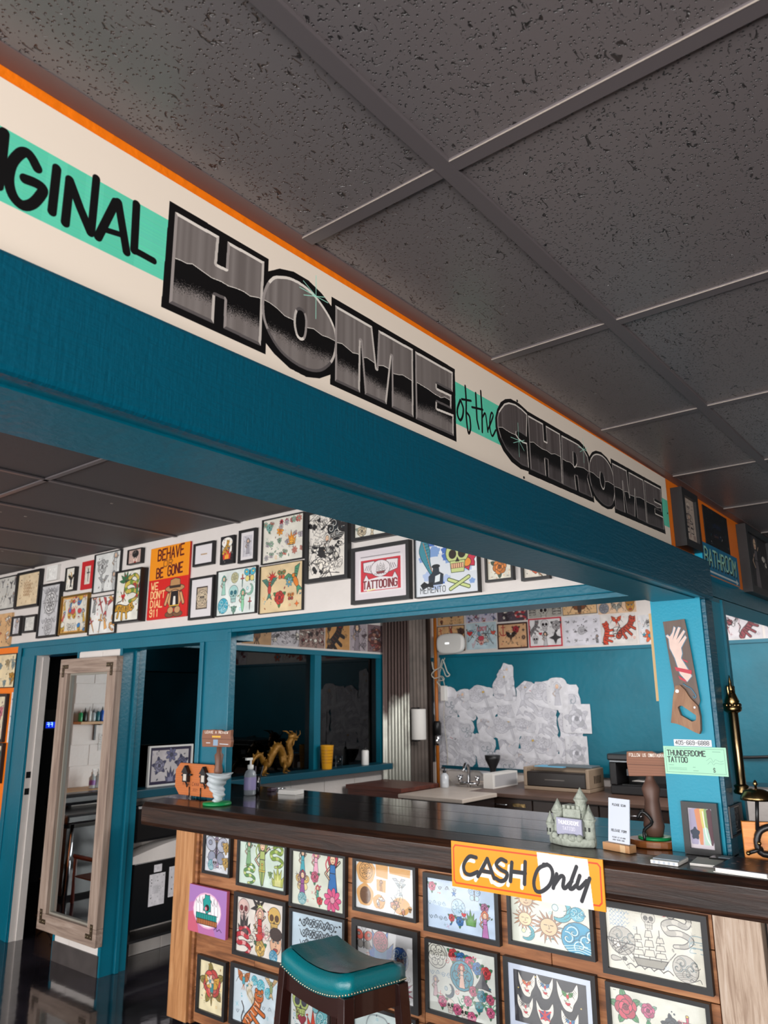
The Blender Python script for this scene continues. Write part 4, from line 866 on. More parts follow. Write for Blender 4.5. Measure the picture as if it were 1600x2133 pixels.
# orange end wall beyond the doorway
OX = ('x', X1)
def O(at, z, w, h, label, cv, **k): return picture('picture', label, OX, at, z, w, h, cv, group='pictures on the orange end wall', **k)
O(5.31, 1.855, .34, .262, 'cream flash sheet with gold shell and blue gems, top of the orange wall', sheet(.34, .26, '#e2cfa8', [('rose', .82, .3, .32, '#c89030', '#a87a2a'), ('dagger', .8, .75, .26, '#6a9ab0', '#88a0a0'), ('star4', .94, .82, .14, '#6aa0a8'), ('bird', .62, .7, .26, '#9a8a6a', '#b8b09a')]+scatter(['rose', 'bird'], ['#b8a070', '#8aa0a0'], 3, 2, .2, 8), 200), fw=.006)
O(5.15, 1.505, .065, .37, 'narrow white strip of three grey sketches on the orange wall', sheet(.065, .37, '#e2d8d2', [('bird', .5, .82, .45, '#8a8680', '#5a5650'), ('bird', .5, .48, .45, '#3a3836', '#6a6660'), ('lady', .5, .16, .45, '#8a8680', '#a8a49c')], 160), fd=.002)
O(5.36, 1.5, .29, .36, 'black framed cream print beside the narrow white strip', sheet(.29, .36, '#ddd0b4', scatter(['rose', 'lady'], WARM, 2, 2, .3, 3), 160), fw=.022, fd=.025)
O(5.33, 1.17, .28, .29, 'black framed cream print low on the orange wall', sheet(.28, .29, '#ddd4ba', scatter(['rose', 'butterfly'], ['#4a8a8a', '#b8a870'], 2, 2, .4, 6), 160), fw=.022, fd=.025)

# far wall of the artists' room: two rows of sheets
FX = ('x', X2)
def F(at, z, w, h, label, cv, **k): return picture('flash sheet', label, FX, at, z, w, h, cv, fd=k.pop('fd', .003), group='flash sheets along the top of the far wall', **k)
def tan(seed, b='#2a1e1a', bw=.03, c='#d8ad7c', kinds=('anchor', 'rose', 'eagle', 'lady', 'skull')): return lambda w, h: sheet(w, h, c, scatter(list(kinds), ['#7a3a30', '#5a4038', '#a8442f', '#8a6a44'], 3, 2, .3, seed, .2, .1), 150, border=(b, bw))
F(3.72, 2.242, .349, .267, 'tan flash sheet with dark border behind the white router', tan(2)(.35, .267))
F(3.346, 2.248, .36, .27, 'pale blue crowded flash sheet with red lettering LOOT', (lambda cv: (text(cv, 'LOOT', 62, 36, 16, '#c83a4a', 3, 13), cv)[1])(sheet(.36, .27, '#bcd0d8', [('dood9', .3, .5, .5, '#7ab0c8', '#c8404a'), ('dood9', .7, .5, .5, '#d8d0c8', '#4a7a9a'), ('heart', .12, .62, .3, '#c83a3a'), ('face', .5, .3, .3, '#e0a8a0', '#c84a5a'), ('heart', .9, .6, .26, '#d05a4a')], 160)))
F(2.982, 2.229, .345, .256, 'tan flash sheet with anchor, red rose and clasped hands in a dark cornered border', sheet(.345, .256, '#d3a67c', [('anchor', .2, .72, .34, '#a83a34'), ('rose', .62, .74, .3, '#b03038', '#4a3a30'), ('eagle', .45, .48, .32, '#2c2220', '#4a3428'), ('star4', .86, .7, .1, '#4a3a34'), ('scroll3', .5, .22, .3), ('flower', .86, .42, .14, '#6a4a40', '#c8a070')], 160, border=('#3c221e', .06)))
F(2.621, 2.242, .354, .28, 'red bordered black and white flash sheet of skulls and diamonds', sheet(.354, .28, '#dcd9da', [('skull', .5, .74, .34, '#d0ccce'), ('rose', .84, .72, .34, '#b0acae', '#4a484a'), ('star4', .8, .3, .34, '#3a383a'), ('cat', .22, .7, .34, '#8a8688'), ('lady', .5, .28, .36, '#4a484a', '#b8b4b6'), ('skull', .2, .26, .26, '#c4c0c2'), ('heart', .36, .46, .16, '#b8323a')], 180, border=('#c23040', .05)))
F(2.244, 2.235, .375, .275, 'white flash sheet of faint scattered grey sketches', sheet(.375, .275, '#d5d2da', [('knot', .5, .5, .22, '#c8c6cc'), ('lady', .9, .2, .2, '#5a585e', '#7a787e')]+[('dood5', x, y, .11, '#b8b6bc', '#9a98a0') for x in (.12, .34, .62, .88) for y in (.16, .5, .82)]+[('lines1', .5, .08, .2, '#6a686e')], 180))
F(1.885, 2.228, .33, .274, 'white flash sheet of two orange-red tigers and a red crab', sheet(.33, .274, '#d6d0cc', [('cat', .18, .42, .5, '#d0482c', '#7a2018', .5), ('cat', .8, .56, .56, '#b8442c', '#7a2018', -.2), ('eagle', .46, .78, .26, '#c85030', '#a83a28'), ('tribal', .46, .4, .3), ('scroll3', .5, .2, .24, '#6a3a3a')], 180, border=('#c4beba', .012)))
F(1.62, 2.213, .16, .25, 'white flash sheet with a teal and orange lotus next to the pillar', sheet(.16, .25, '#d4d2d4', [('flower6', .62, .26, .6, '#d0603a', '#3a8aa0'), ('star', .3, .3, .2, '#3a8aa0'), ('dood', .5, .72, .4, '#a8a6a8', '#7a787a')], 130))
F(3.717, 2.45, .333, .13, 'tan flash sheet above the dark bordered one near the pipe', tan(5)(.33, .13))
F(3.341, 2.456, .37, .13, 'violet blue busy flash sheet in the upper row', sheet(.37, .13, '#c8c4d6', scatter(['dood'], ['#6a7ab0', '#9a88b8', '#b8505a'], 4, 2, .4, 9), 140))
F(2.972, 2.445, .344, .14, 'dark flash sheet with a red hand in the upper row', sheet(.344, .14, '#544a54', [('dood9', .3, .4, .7, '#a8a4ac', '#3a3038'), ('snake', .78, .45, .8, '#a83a44', '#e0b0a8'), ('heart', .55, .7, .3, '#d8d4d8')], 140))
F(2.61, 2.452, .353, .13, 'grey skull flash sheet above the red bordered one', sheet(.353, .13, '#a8a49c', [('skull', .45, .45, .9, '#c8c4ba'), ('tribal', .85, .5, .7), ('tribal', .1, .5, .6)], 140))
F(2.25, 2.447, .35, .12, 'tan eagle flash sheet with black side edges', sheet(.35, .12, '#d8b184', [('eagle', .5, .5, 1.0, '#7a4a30', '#4a3a34'), ('scroll4', .5, .15, .5, '#5a3a2a')], 140, border=('#1c1a1c', .06)))
F(1.885, 2.437, .36, .13, 'peach flash sheet of two grey statues and a gold lion mask', sheet(.36, .13, '#d6b496', [('knot', .16, .4, .6, '#8a8c94'), ('eagle', .5, .4, .6, '#8a8880', '#9a9890'), ('face', .85, .45, .8, '#b8843a', '#9a6a2a')], 140))
F(.85, 2.22, .34, .27, 'white flash sheet of dull red beasts seen beyond the pillar', sheet(.34, .27, '#d2ccd0', [('cat', .75, .4, .5, '#8a4048', '#5a2830'), ('dood', .7, .8, .3, '#a898a4', '#7a4a54'), ('dood', .3, .5, .5, '#a898a4', '#8a4048')], 150))
F(.49, 2.22, .34, .27, 'white flash sheet of a purple-grey spiky skull and cushion', sheet(.34, .27, '#d2ccd0', [('skull', .34, .5, .5, '#b8b0be', '#3a3040'), ('knot', .34, .5, .64, '#a8a0b0'), ('skull', .34, .5, .4, '#c8c0cc', '#3a3040'), ('dood', .8, .35, .34, '#8a8090', '#5a3a4a')], 150))

WY = ('y', Y2)
def Wd(at, z, w, h, label, cv): return picture('flash sheet', label, WY, at, z, w, h, cv, fd=.003, group='flash sheets above the dark window')
Wd(3.17, 2.16, .24, .19, 'dim purple flash sheet at the post end of the window wall', sheet(.24, .19, '#a89aa0', scatter(['dood'], ['#5a4048', '#8a7078'], 2, 2, .5, 4), 110))
Wd(3.46, 2.19, .315, .255, 'tan flash sheet of large dark owl wings', sheet(.315, .255, '#b8916a', [('eagle', .5, .5, .95, '#4a342a', '#7a5236'), ('face', .5, .62, .3, '#c09a6c', '#4a342a')], 140))
Wd(3.785, 2.195, .325, .26, 'black and white dense flash sheet above the window', sheet(.325, .26, '#c2bcc0', scatter(['dood', 'bird', 'snake'], ['#4a4648', '#8a8488', '#c2bcc0'], 3, 2, .4, 21), 140))
Wd(4.11, 2.195, .315, .26, 'dark red and brown crowded flash sheet above the window', sheet(.315, .26, '#9a8078', scatter(['dood'], ['#6a2c2c', '#3a2a2a', '#b8a090'], 4, 3, .3, 22), 140))
Wd(4.445, 2.195, .33, .26, 'tan panther flash sheet above the window', sheet(.33, .26, '#c08e58', [('cat', .5, .5, .8, '#2c2422', '#6a3a28'), ('lines4', .86, .5, .12), ('rose', .14, .7, .2, '#4a2a22'), ('wave', .14, .25, .2, '#4a3a30', '#c08e58')], 140))
Wd(4.741, 2.195, .24, .26, 'grey portrait flash sheet above the window', sheet(.24, .26, '#a89ca2', [('lady', .4, .5, .8, '#5a5056', '#8a7f86'), ('dood', .75, .4, .5, '#8a7f86', '#5a4a50')], 130))
Wd(4.987, 2.195, .23, .26, 'dark maroon flash sheet beside the corrugated metal', sheet(.23, .26, '#7a6468', [('dood9', .5, .5, .8, '#4a2a2a', '#8a4a44'), ('snake', .5, .5, .7, '#5a3430', '#9a7060')], 130))

# orange band to the far side of the sign
YB = ('y', .0066)
picture('picture', 'black box frame with a grey drawing of praying hands on the orange band', YB, 1.962, 2.231, .18, .212, sheet(.12, .17, '#b4a396', [('skull', .5, .78, .34, '#c8b8aa', '#5a4a4a'), ('tribal', .5, .4, .6, '#3a3236'), ('scroll3', .5, .14, .5, '#6a3a40'), ('lady1', .5, .42, .5, '#8a7a74', '#a8968c')], 170), fw=.026, fd=.04, name='box_frame')
picture('poster', 'small black poster with dark blue lettering above the BATHROOM sign', YB, 2.405, 2.265, .33, .17, sheet(.33, .17, '#08090e', [('scroll5', .5, .62, .42, '#1b3260'), ('scroll4', .5, .38, .4, '#1a2c54'), ('lines1', .5, .85, .45, '#2a5a6a'), ('lines1', .5, .16, .45, '#7a4a2a'), ('lines1', .2, .93, .06, '#d8d4d0')], 240), fd=.003)
picture('picture', 'big dark frame with a faint grey figure near the BATHROOM sign', YB, 2.93, 2.203, .42, .3, sheet(.42, .3, '#2a2526', [('lady', .4, .5, .8, '#4a4446', '#6a6264'), ('dood', .75, .5, .5, '#3a3436', '#5a5456')], 200), fw=.03, fd=.04, name='dark_frame')
picture('picture', 'big dark frame with a brownish floral print at the end of the orange band', YB, 3.36, 2.198, .42, .3, sheet(.42, .3, '#5a4a46', scatter(['rose', 'dood'], ['#7a5f58', '#3a2e2c'], 3, 2, .4, 31), 200), fw=.03, fd=.04, name='dark_frame')
def bathroom():
    cv = Cv(480, 130, '#0f6f96')
    for d, c, w in (((5, 5), '#0a1216', 13), ((0, 0), '#9fd8c4', 9)): text(cv, 'BATHROOM', 24+d[0], 82+d[1], 62, c, w, 54, slant=.1, jit=.05)
    cv.line([(20, 108), (440, 112)], 8, '#c8d4d8'); cv.poly([(430, 98), (462, 113), (430, 126)], '#c8d4d8'); cv.line([(0, 124), (480, 127)], 5, '#c8784a')
    return cv
t = thing('bathroom_sign', 'thick blue board painted BATHROOM in mint brush letters with a white arrow', 'sign', (2.318, .0055, 2.05))
obj('board', MB().box(-.24, .24, -.027, 0, 0, .125), plain('cyan_board', '#12a4c8', .4), t)
obj('painted_face', MB().print_box(-.24, .24, -.0282, -.027, 0, .125), printed('bathroom_print', bathroom(), .45), t)

# ---------------------------------------------------------------- bar counter
bar = thing('bar_counter', 'long bar with glossy dark plank top and reclaimed board front hung with flash sheets', 'counter', (2.2, 1.0, 0))
bx0, by0 = 2.2, 1.0                                                  # children are local to the empty
def B(name, x0, x1, y0, y1, z0, z1, mat, **k): return obj(name, MB().box(x0-bx0, x1-bx0, y0-by0, y1-by0, z0, z1), mat, bar, **k)
e = MB(); P = [(1.806-bx0, .966), (1.80-bx0, .985), (1.80-bx0, 1.06), (1.826-bx0, 1.083), (1.99-bx0, 1.083), (1.99-bx0, .966)]
END = lambda x: 2.955+.38*(x-1.80)                                # the far end is cut at an angle
n = e.add([(x, -1.2-by0, z) for x, z in P]+[(x, END(x+bx0)-by0, z) for x, z in P])
e.face([n+i for i in range(6)]); e.face([n+6+i for i in reversed(range(6))])
for i in range(6): j = (i+1) % 6; e.face([n+j, n+i, n+6+i, n+6+j])
obj('front_plank', e, DARKEDGE, bar, bev=.004, label='worn glossy front edge plank')
for a, b in ((1.9915, 2.23), (2.2315, 2.47), (2.4715, 2.712)): obj('plank', MB().extrude_z([(a-bx0, -1.2-by0), (b-bx0, -1.2-by0), (b-bx0, END(b)-by0), (a-bx0, END(a)-by0)], 1.0, 1.083), DARKTOP, bar, bev=.002)
B('carcass', 2.03, 2.62, -1.1, 2.68, .03, .999, plain('dark_carcass', '#1d1512', .7))
seams = [(.05, .92, 1.83, 2.69), (.05, .62, 1.55, 2.69), (.05, 1.22, 2.24, 2.69), (.05, .84, 1.43, 2.69), (.05, .64, 1.98, 2.69), (.05, 1.03, 2.31, 2.69)]
for r, sm in enumerate(seams):
    for a, b in zip(sm[:-1], sm[1:]): B('plank', 2.0+random.uniform(0, .004), 2.029, a+.0015, b-.0015, .03+.157*r, .03+.157*(r+1)-.003, PLANK, bev=.0015)
B('corner_post', 1.975, 2.085, 2.715, 2.872, .02, .964, POST, bev=.003)
B('corner_cap', 1.99, 2.03, 2.692, 2.713, .02, .964, PLANK)
B('end_post', 1.978, 2.03, -.105, .042, .0, .964, GREYWOOD, bev=.003, label='pale weathered end post')
B('end_panel', 1.99, 2.03, -1.1, -.12, 0, .964, plain('dark_brown_stain', '#4a3226', .45))
for y in (2.74, 2.85): B('foot', 1.99, 2.02, y-.012, y+.012, 0, .02, BLACK)

CX = ('x', 2.0)
def K(at, z, w, h, label, cv, fw=.014, **k): return picture('picture', label, CX, at, z, w, h, cv, fw=fw, fd=k.pop('fd', .022), glass=True, group='framed flash sheets on the bar front', **k)
PK, RD, BL, GN, GD = '#d0608a', '#c83a40', '#2f6fb0', '#4a8a6a', '#d8a848'
K(2.533, .836, .222, .2, 'narrow frame of a violet winged figure, end of the top row by the corner post', sheet(.2, .18, '#d8dbe2', [('lady', .45, .55, .62, '#8a7a98', '#9a86a8'), ('butterfly', .45, .6, .8, '#b0b4c4', '#8a90a4'), ('rose', .84, .72, .3, '#c8a050', '#b08a3a'), ('rose', .84, .3, .3, '#c8a050', '#b8903a'), ('wave', .25, .2, .26, '#5a9aa8'), ('skull', .4, .24, .26, '#b4b0c0')], 230))
K(2.192, .823, .358, .222, 'mint flash sheet of green goddesses, serpents and a hand', sheet(.33, .2, '#cfe0d4', [('lady', .2, .76, .44, '#3f7a5a', '#7aa87a'), ('lady1', .5, .6, .8, '#8a9a4a', '#a8b86a'), ('snake', .82, .78, .4, '#7a9a3a', '#b8c870'), ('snake', .24, .28, .36, '#5a8a4a', '#c8d080'), ('dagger', .5, .26, .4, '#7a9a5a', '#c8b850'), ('rose', .68, .32, .14, '#8ab06a', GN), ('flame', .84, .3, .4, '#b0b85a', '#d8d890')], 300))
K(1.813, .8, .356, .258, 'flash sheet of pink fairies, pin-ups and a tall red-haired mermaid', sheet(.33, .24, '#d4d8ca', [('lady', .2, .82, .34, '#2a2420', '#3aa0b0'), ('lady', .46, .82, .36, PK, '#e0a0b8'), ('lady', .78, .66, .62, '#b83a48', BL), ('flower9', .78, .2, .34, '#d85a88', '#e0a0b0'), ('butterfly', .2, .42, .3, '#c8a860', '#d8c890'), ('lady', .2, .38, .4, '#6a3a5a', '#8a4a8a'), ('rose', .44, .56, .22, '#c85a78'), ('lady1', .5, .26, .24, '#c84a50', '#4a9a8a'), ('wave', .2, .14, .2, '#6aa0a8'), ('rose', .54, .14, .16, RD, GN)], 320))
def scraps():
    cv = Cv(320, 200, '#dcdee0'); T = '#d8a468'
    for x, y, r, s in ((56, 40, 54, 1), (52, 140, 48, 1), (250, 160, 46, .8), (130, 160, 34, .9)): Pen(cv, x, y, r).blob(0, 0, 1, s, T, None, wob=.05)
    for q in ([(112, 2), (180, 2), (178, 60), (114, 54)], [(116, 66), (168, 66), (166, 118), (118, 114)], [(186, 4), (300, 6), (298, 40), (188, 34)]): cv.poly(q, T)
    m_knot(Pen(cv, 56, 38, 44), T); Pen(cv, 54, 142, 36).blob(0, 0, .85, 1, '#6a4a34', wob=.1, k=9)
    m_lady(Pen(cv, 142, 90, 24), '#8a5a34', '#b07a48'); m_bird(Pen(cv, 238, 80, 38), '#c8ccd0', '#b8bcc4'); m_dood(Pen(cv, 140, 164, 32), '#b8c0cc', '#c87a5a'); m_dood(Pen(cv, 236, 160, 46), '#d8a468', '#c8907a'); m_skull(Pen(cv, 296, 168, 16), T)
    cv.poly([(196, 60), (310, 60), (308, 130), (200, 128)], '#dfe8ea', .5); m_bird(Pen(cv, 248, 92, 30), '#dfe4e6', '#b0bcc2')
    return cv.noise(.012)
K(1.417, .82, .35, .216, 'white sheet pasted with tan paper scraps of dark drawings', scraps())
K(1.024, .803, .36, .222, 'pale blue flash sheet of little roses, bows, hearts and a green leaf', sheet(.34, .2, '#bccfe6', [('rose', .07, .82, .2, '#c85a7a'), ('scroll3', .3, .82, .3), ('star', .4, .74, .1, BL), ('scroll4', .14, .5, .3, '#5a7a8a'), ('wave', .46, .5, .3, '#b8d0e2', '#8ab0cc'), ('heart', .54, .36, .14, RD), ('flame', .64, .32, .26, '#5a8a4a', '#6a9a5a'), ('rose', .36, .26, .16, RD), ('rose', .48, .22, .2, BL), ('scroll4', .16, .22, .3, '#3a4a5a'), ('rose', .84, .56, .2, '#b87aa0'), ('lady', .84, .24, .4, '#c86a4a', '#b878b0'), ('butterfly', .7, .78, .24, '#9ab8d8', '#a8c8dc')], 320), fw=.018)
K(.632, .805, .35, .19, 'flash sheet of brown smiling suns, a blue moon and a blue wave mask', sheet(.33, .2, '#d4d8cc', [('sun', .2, .92, .42, '#b0876a', '#d0b48c'), ('sun', .18, .5, .4, '#b88a6a', '#d8c49a'), ('moon', .2, .22, .3, '#3a9aa8', '#d8d2a8'), ('sun', .48, .42, .52, '#a87a5e', '#d0b890'), ('moon', .64, .8, .44, '#4aa8b8', '#c8e0e0'), ('wave', .84, .8, .26, '#2a9ab8'), ('wave', .84, .32, .6, '#1f90b8', '#d8ecea')], 330))
def shipsheet():
    cv = sheet(.34, .21, '#d8d5c8', [('ship', .44, .4, .62, '#d0ccc0', '#8a867c'), ('wave5', .16, .5, .4, '#b0aca4', '#8a867e'), ('dood9', .16, .3, .34, '#b4b0a8', '#5a5854'), ('lines9', .16, .84, .3, '#8aa0b8'), ('skull', .46, .88, .26, '#c8c4ba', '#5a5854'), ('snake', .76, .82, .42, '#a8a49c', '#c8c4ba'), ('wave5', .8, .24, .36, '#b8b4ac', '#6a6862'), ('tribal', .94, .6, .26, '#8aa0a8')], 360)
    cv.line(curve([(cv.w-60, cv.h-10), (cv.w-52, cv.h-18), (cv.w-46, cv.h-10), (cv.w-36, cv.h-14), (cv.w-24, cv.h-20), (cv.w-18, cv.h-8)], 4), 1.6, '#2a2a2c'); return cv
K(.246, .8, .37, .234, 'large cream sheet of a sailing ship, waves and sea dragons in grey pencil', shipsheet(), fw=.02)
def monster():
    cv = Cv(200, 150, '#a878b8'); cv.poly([(0, 60), (90, 40), (150, 150), (0, 150)], '#c86a9a', .6); cv.poly([(0, 90), (40, 80), (60, 150), (0, 150)], '#d8504a', .5)
    p = Pen(cv, 100, 68, 60)
    p.blob(0, -.1, 1.25, .95, '#e6b4d0', None, wob=.08, k=9); p.blob(0, -.1, 1.18, .86, '#f0e8ec', None, wob=.1, k=9)
    p.blob(0, .25, .36, .5, '#1f9a94', wob=.15, k=7); p.blob(0, .05, .18, .16, '#20181c'); p.blob(-.1, .0, .1, .1, '#e87a8a', None)
    for x in (-.8, -.5, .5, .8): p.poly([(x-.12, -.3), (x-.2, .4), (x, .2), (x+.1, .6), (x+.16, -.3)], '#f4eef2', '#5a4a58', .03)
    p.poly([(-.95, -.28), (.85, -.28), (.85, -.58), (-.95, -.58)], '#17908a', '#104a48'); p.poly([(-.85, -.58), (.9, -.58), (.9, -.85), (-.85, -.85)], '#a8653a', '#3a2018')
    for i in range(9): p.line([(-.9+.2*i, -.3), (-.9+.2*i, -.85)], .03, '#2a1814')
    cv.line([(140, 128), (150, 120), (156, 130), (168, 122), (180, 130)], 2, '#2a1a30'); return cv
t = thing('small_canvas', 'unframed purple canvas of a teal creature over a striped bar', 'canvas', (1.9735, 2.556, .458), -PI/2)
obj('canvas', MB().print_box(-.15, .15, -.02, 0, 0, .222), printed('canvas_print', monster(), .6), t, bev=.002)
K(2.196, .54, .37, .285, 'busy flash sheet of a santa figure, gold skull, black star and red snake', sheet(.35, .26, '#e4dcd4', [('skull', .14, .76, .36, '#d8b8b0', '#7a2a30'), ('flame', .16, .52, .34, '#2a2426', '#5a4a4c'), ('star7', .46, .86, .34, '#201c1e'), ('sun8', .5, .84, .2, '#c8c870', '#d8e090'), ('skull', .8, .7, .4, '#d8b060', '#5a3a20'), ('lady', .5, .52, .5, '#d8a898', '#c83a3a'), ('heart', .5, .36, .3, '#c8403a'), ('snake', .16, .24, .4, '#b82a3a', '#e0a0a0'), ('face', .84, .3, .4, '#e0b090', '#3a2a28'), ('rose', .52, .14, .3, '#d8b060'), ('wave', .8, .08, .2, '#3a90b8'), ('dood', .66, .46, .26, '#d8c8b8', '#c8506a'), ('dood', .34, .3, .26, '#d8c8b8', '#4a7a6a')], 330), fw=.02)
K(1.812, .54, .35, .25, 'pale blue sheet of black scrollwork borders, half hidden by the stool', sheet(.33, .23, '#c2d6e4', [('scroll9', .5, .84, .62, '#26303a'), ('scroll9', .5, .64, .62, '#26303a'), ('scroll9', .5, .44, .62, '#26303a'), ('scroll9', .5, .24, .62, '#26303a')], 320, border=('#a8bccc', .012)))
K(1.416, .526, .36, .306, 'wide framed sheet of blue flames around a red scale ball and blue jellyfish', sheet(.32, .27, '#cfcfd2', [('flame', .42, .8, .5, '#2a6ac0', '#3a88c8'), ('knot', .42, .82, .26, '#b85a6a'), ('butterfly', .12, .8, .3, '#c85a4a', '#8a8480'), ('moon', .74, .62, .36, '#2a5aa8', '#8ac0e0'), ('wave', .74, .68, .24, '#2a58a0'), ('cat', .72, .4, .36, '#8a6a70', '#5a3a44'), ('sun', .78, .18, .36, '#a83a6a', '#c84a6a'), ('rose', .3, .34, .36, '#b84a5a'), ('eagle', .2, .12, .3, '#7a6a70', '#a84a50')], 330), fw=.026)
K(1.029, .531, .343, .27, 'flash sheet of flower garlands, a celtic knot and an oval portrait', sheet(.32, .25, '#d4d8d2', [('knot', .13, .82, .32, '#d0d0c6'), ('rose', .38, .88, .2, RD), ('rose', .5, .84, .22, BL, '#3a8a8a'), ('rose', .62, .82, .2, '#c84a6a'), ('rose', .73, .76, .2, BL), ('rose', .85, .72, .2, RD), ('scroll4', .18, .56, .26, '#6a8aa8'), ('knot', .5, .6, .36, '#3a90a8'), ('lady', .5, .6, .26, '#b83a3a', '#e8c0b0'), ('star3', .8, .56, .26, '#5a5a60'), ('lady', .1, .36, .22, '#a8a0b0', '#c8a8b0'), ('moon', .3, .34, .2, '#4a5a68', '#b8c4cc'), ('rose', .66, .42, .16, '#c85a7a'), ('rose', .78, .38, .18, '#3a8aa0'), ('rose', .9, .36, .16, '#c85a7a'), ('scroll5', .74, .24, .5, GN), ('rose', .58, .26, .16, PK), ('rose', .74, .22, .16, '#2a8a98'), ('rose', .9, .18, .16, PK), ('skull', .32, .12, .18, '#e0d4cc'), ('rose', .2, .16, .18, PK), ('skull', .52, .07, .18, '#e0d4cc'), ('rose', .42, .1, .18, PK), ('rose', .63, .04, .18, PK)], 340))
def vests():
    cv = Cv(330, 260, '#33333a')
    for i, (x, y, s) in enumerate(((62, 66, 62), (146, 58, 60), (244, 76, 74), (52, 176, 58), (140, 186, 62), (250, 200, 60))):
        p = Pen(cv, x, y, s, 0, -1 if i % 2 else 1)
        p.poly(curve([(-.62, .95), (-.3, .3), (0, .25), (.3, .4), (.6, .9), (.62, .1), (.35, -.5), (.2, -.95), (-.2, -.9), (-.45, -.4), (-.6, .2), (-.62, .95)], 4), '#e6e2da', '#14141a', .05)
        if i == 4: p.poly([(-.4, .1), (.4, .2), (.3, -.5), (-.3, -.5)], '#28408a'); p.line([(-.4, .1), (.3, -.5)], .12, '#c82a34'); p.line([(.4, .2), (-.3, -.5)], .12, '#c82a34'); p.line([(0, .15), (0, -.5)], .16, '#c82a34')
        else:
            m_eagle(Pen(cv, x, y+.0*s, s*.36), ('#d86a2a', '#3a7ab0', '#4a8a4a', '#8a8a8a')[i % 4], '#c8303a'); m_heart(Pen(cv, x, y+.5*s, s*.26), '#c82a3a')
            for k in range(4): p.line([(.1+.1*k, .3+.06*k), (.35+.06*k, .0+.1*k)], .03)
    for x, y in ((22, 92), (104, 20), (300, 120)): Pen(cv, x, y, 4).blob(0, 0, 1, 1, '#d8c070')
    return cv
K(.649, .54, .37, .25, 'wide black frame with pale blue mat around six cream vest shapes of eagles on black', vests(), fw=.018, mat=.022, matm=MATB)
K(.253, .545, .35, .226, 'cream flash sheet of pink roses, thorny leaves and one black rose', sheet(.33, .21, '#d8d8cc', [('rose5', .16, .72, .4, '#c84a60', '#4a8a5a'), ('rose', .4, .74, .24, '#c05a80', '#7aa890'), ('rose5', .64, .6, .26, '#4a5058', '#3a4048'), ('dagger', .8, .62, .26, '#4a8a6a', '#c0506a'), ('rose5', .94, .52, .28, '#c84a70', '#4a8a5a'), ('rose5', .42, .36, .34, '#c84a58', '#3a8a5a'), ('rose', .2, .2, .28, '#c04a60', '#4a8a5a'), ('lines1', .06, .92, .06), ('snake', .26, .3, .2, '#2a2a2c', '#2a2a2c'), ('rose', .7, .22, .26, '#c85a70')], 330))
K(2.534, .218, .224, .263, 'narrow frame of a coral and gold flower ornament on yellow paper', sheet(.2, .24, '#ecdfb8', [('rose5', .5, .56, .72, '#d8504a', '#8a7a3a'), ('rose', .5, .55, .5, '#e0706a', '#d8a848'), ('eagle', .5, .5, .44, '#d8a040', '#3a8a90'), ('flower5', .42, .6, .24, '#e8d8c0', '#5aa0b0'), ('lady1', .5, .26, .22, '#6a5a2a', '#7a6a34')], 260), fw=.018)
K(2.208, .228, .36, .268, 'pale blue sheet of an orange-tailed fox spirit, crane and blue clouds', sheet(.33, .24, '#cbd9e2', [('eagle', .22, .8, .28, '#b86a3a', '#4aa0b0'), ('wave', .6, .8, .2, '#4ab0c4'), ('wave', .46, .86, .16, '#4ab0c4'), ('wave', .76, .7, .18, '#4ab0c4'), ('bird', .82, .8, .3, '#8a9a6a', '#c8a878'), ('fish', .42, .52, .4, '#d8d2c4', '#c8b89a'), ('cat', .5, .3, .62, '#c8682a', '#e8e0d0'), ('scroll3', .24, .2, .3, '#5a6a78'), ('scroll3', .8, .4, .3, '#6a7a88')], 320), fw=.02)
K(1.853, .235, .264, .24, 'flash sheet of a green zombie skull over red flames, seen between the stool legs', sheet(.25, .22, '#d8dcdc', [('skull', .26, .68, .56, '#a8b86a', '#3a3a4a'), ('heart', .3, .4, .3, '#8a2a3a'), ('flame', .6, .32, .5, '#d04028', '#e88a3a'), ('butterfly', .74, .78, .4, '#4a9aa8', '#7ab8c0'), ('wave', .84, .5, .36, '#6ab0b8'), ('wave', .2, .14, .3, '#3a90b8')], 260))
K(1.425, .255, .348, .2, 'mint sheet with a thin grey branch drawing, behind the stool', sheet(.33, .18, '#d2e2e2', [('tribal', .4, .5, .7, '#9aa8ac'), ('scroll3', .5, .3, .4, '#7a888c'), ('butterfly', .84, .6, .3, '#6ab8d0', '#a8d0dc'), ('lady1', .42, .3, .3, '#c8a0a8', '#b8c0c4')], 240))
K(1.03, .215, .34, .28, 'lowest frame under the garland sheet, mostly below view', sheet(.33, .25, '#d4d6d2', scatter(['rose', 'bird'], WARM, 3, 2, .3, 14), 140))

# cash-only board on the counter edge
def cash():
    cv = Cv(604, 160, '#f59a14'); M = 1.0
    T = lambda p: [(x*M, 160-y*M) for x, y in p]
    bd = [(18, 14), (585, 14), (594, 24), (592, 134), (582, 144), (18, 146), (10, 136), (10, 24), (18, 14)]
    cv.line(bd, 5, '#e8401c'); cv.poly(T(CK['white']), '#e8e4e4')
    for w, p in CK['cash']: cv.line([(x-11, y+14) for x, y in T(p if len(p) < 4 else curve(p, 4))], 14, '#efe6e0')
    for w, p in CK['cash']: cv.line(T(p if len(p) < 4 else curve(p, 4)), 14, '#17181f')
    for w, p in CK['only']: cv.line(T(p if len(p) < 4 else curve(p, 4)), 13, '#1c1d24')
    return cv
t = thing('cash_sign', 'orange and white board painted CASH Only on the front edge of the bar', 'sign', (1.7985, .627, .927), -PI/2)
obj('painted_board', MB().print_box(-.304, .304, -.005, 0, 0, .16), printed('cash_print', cash(), .35), t)

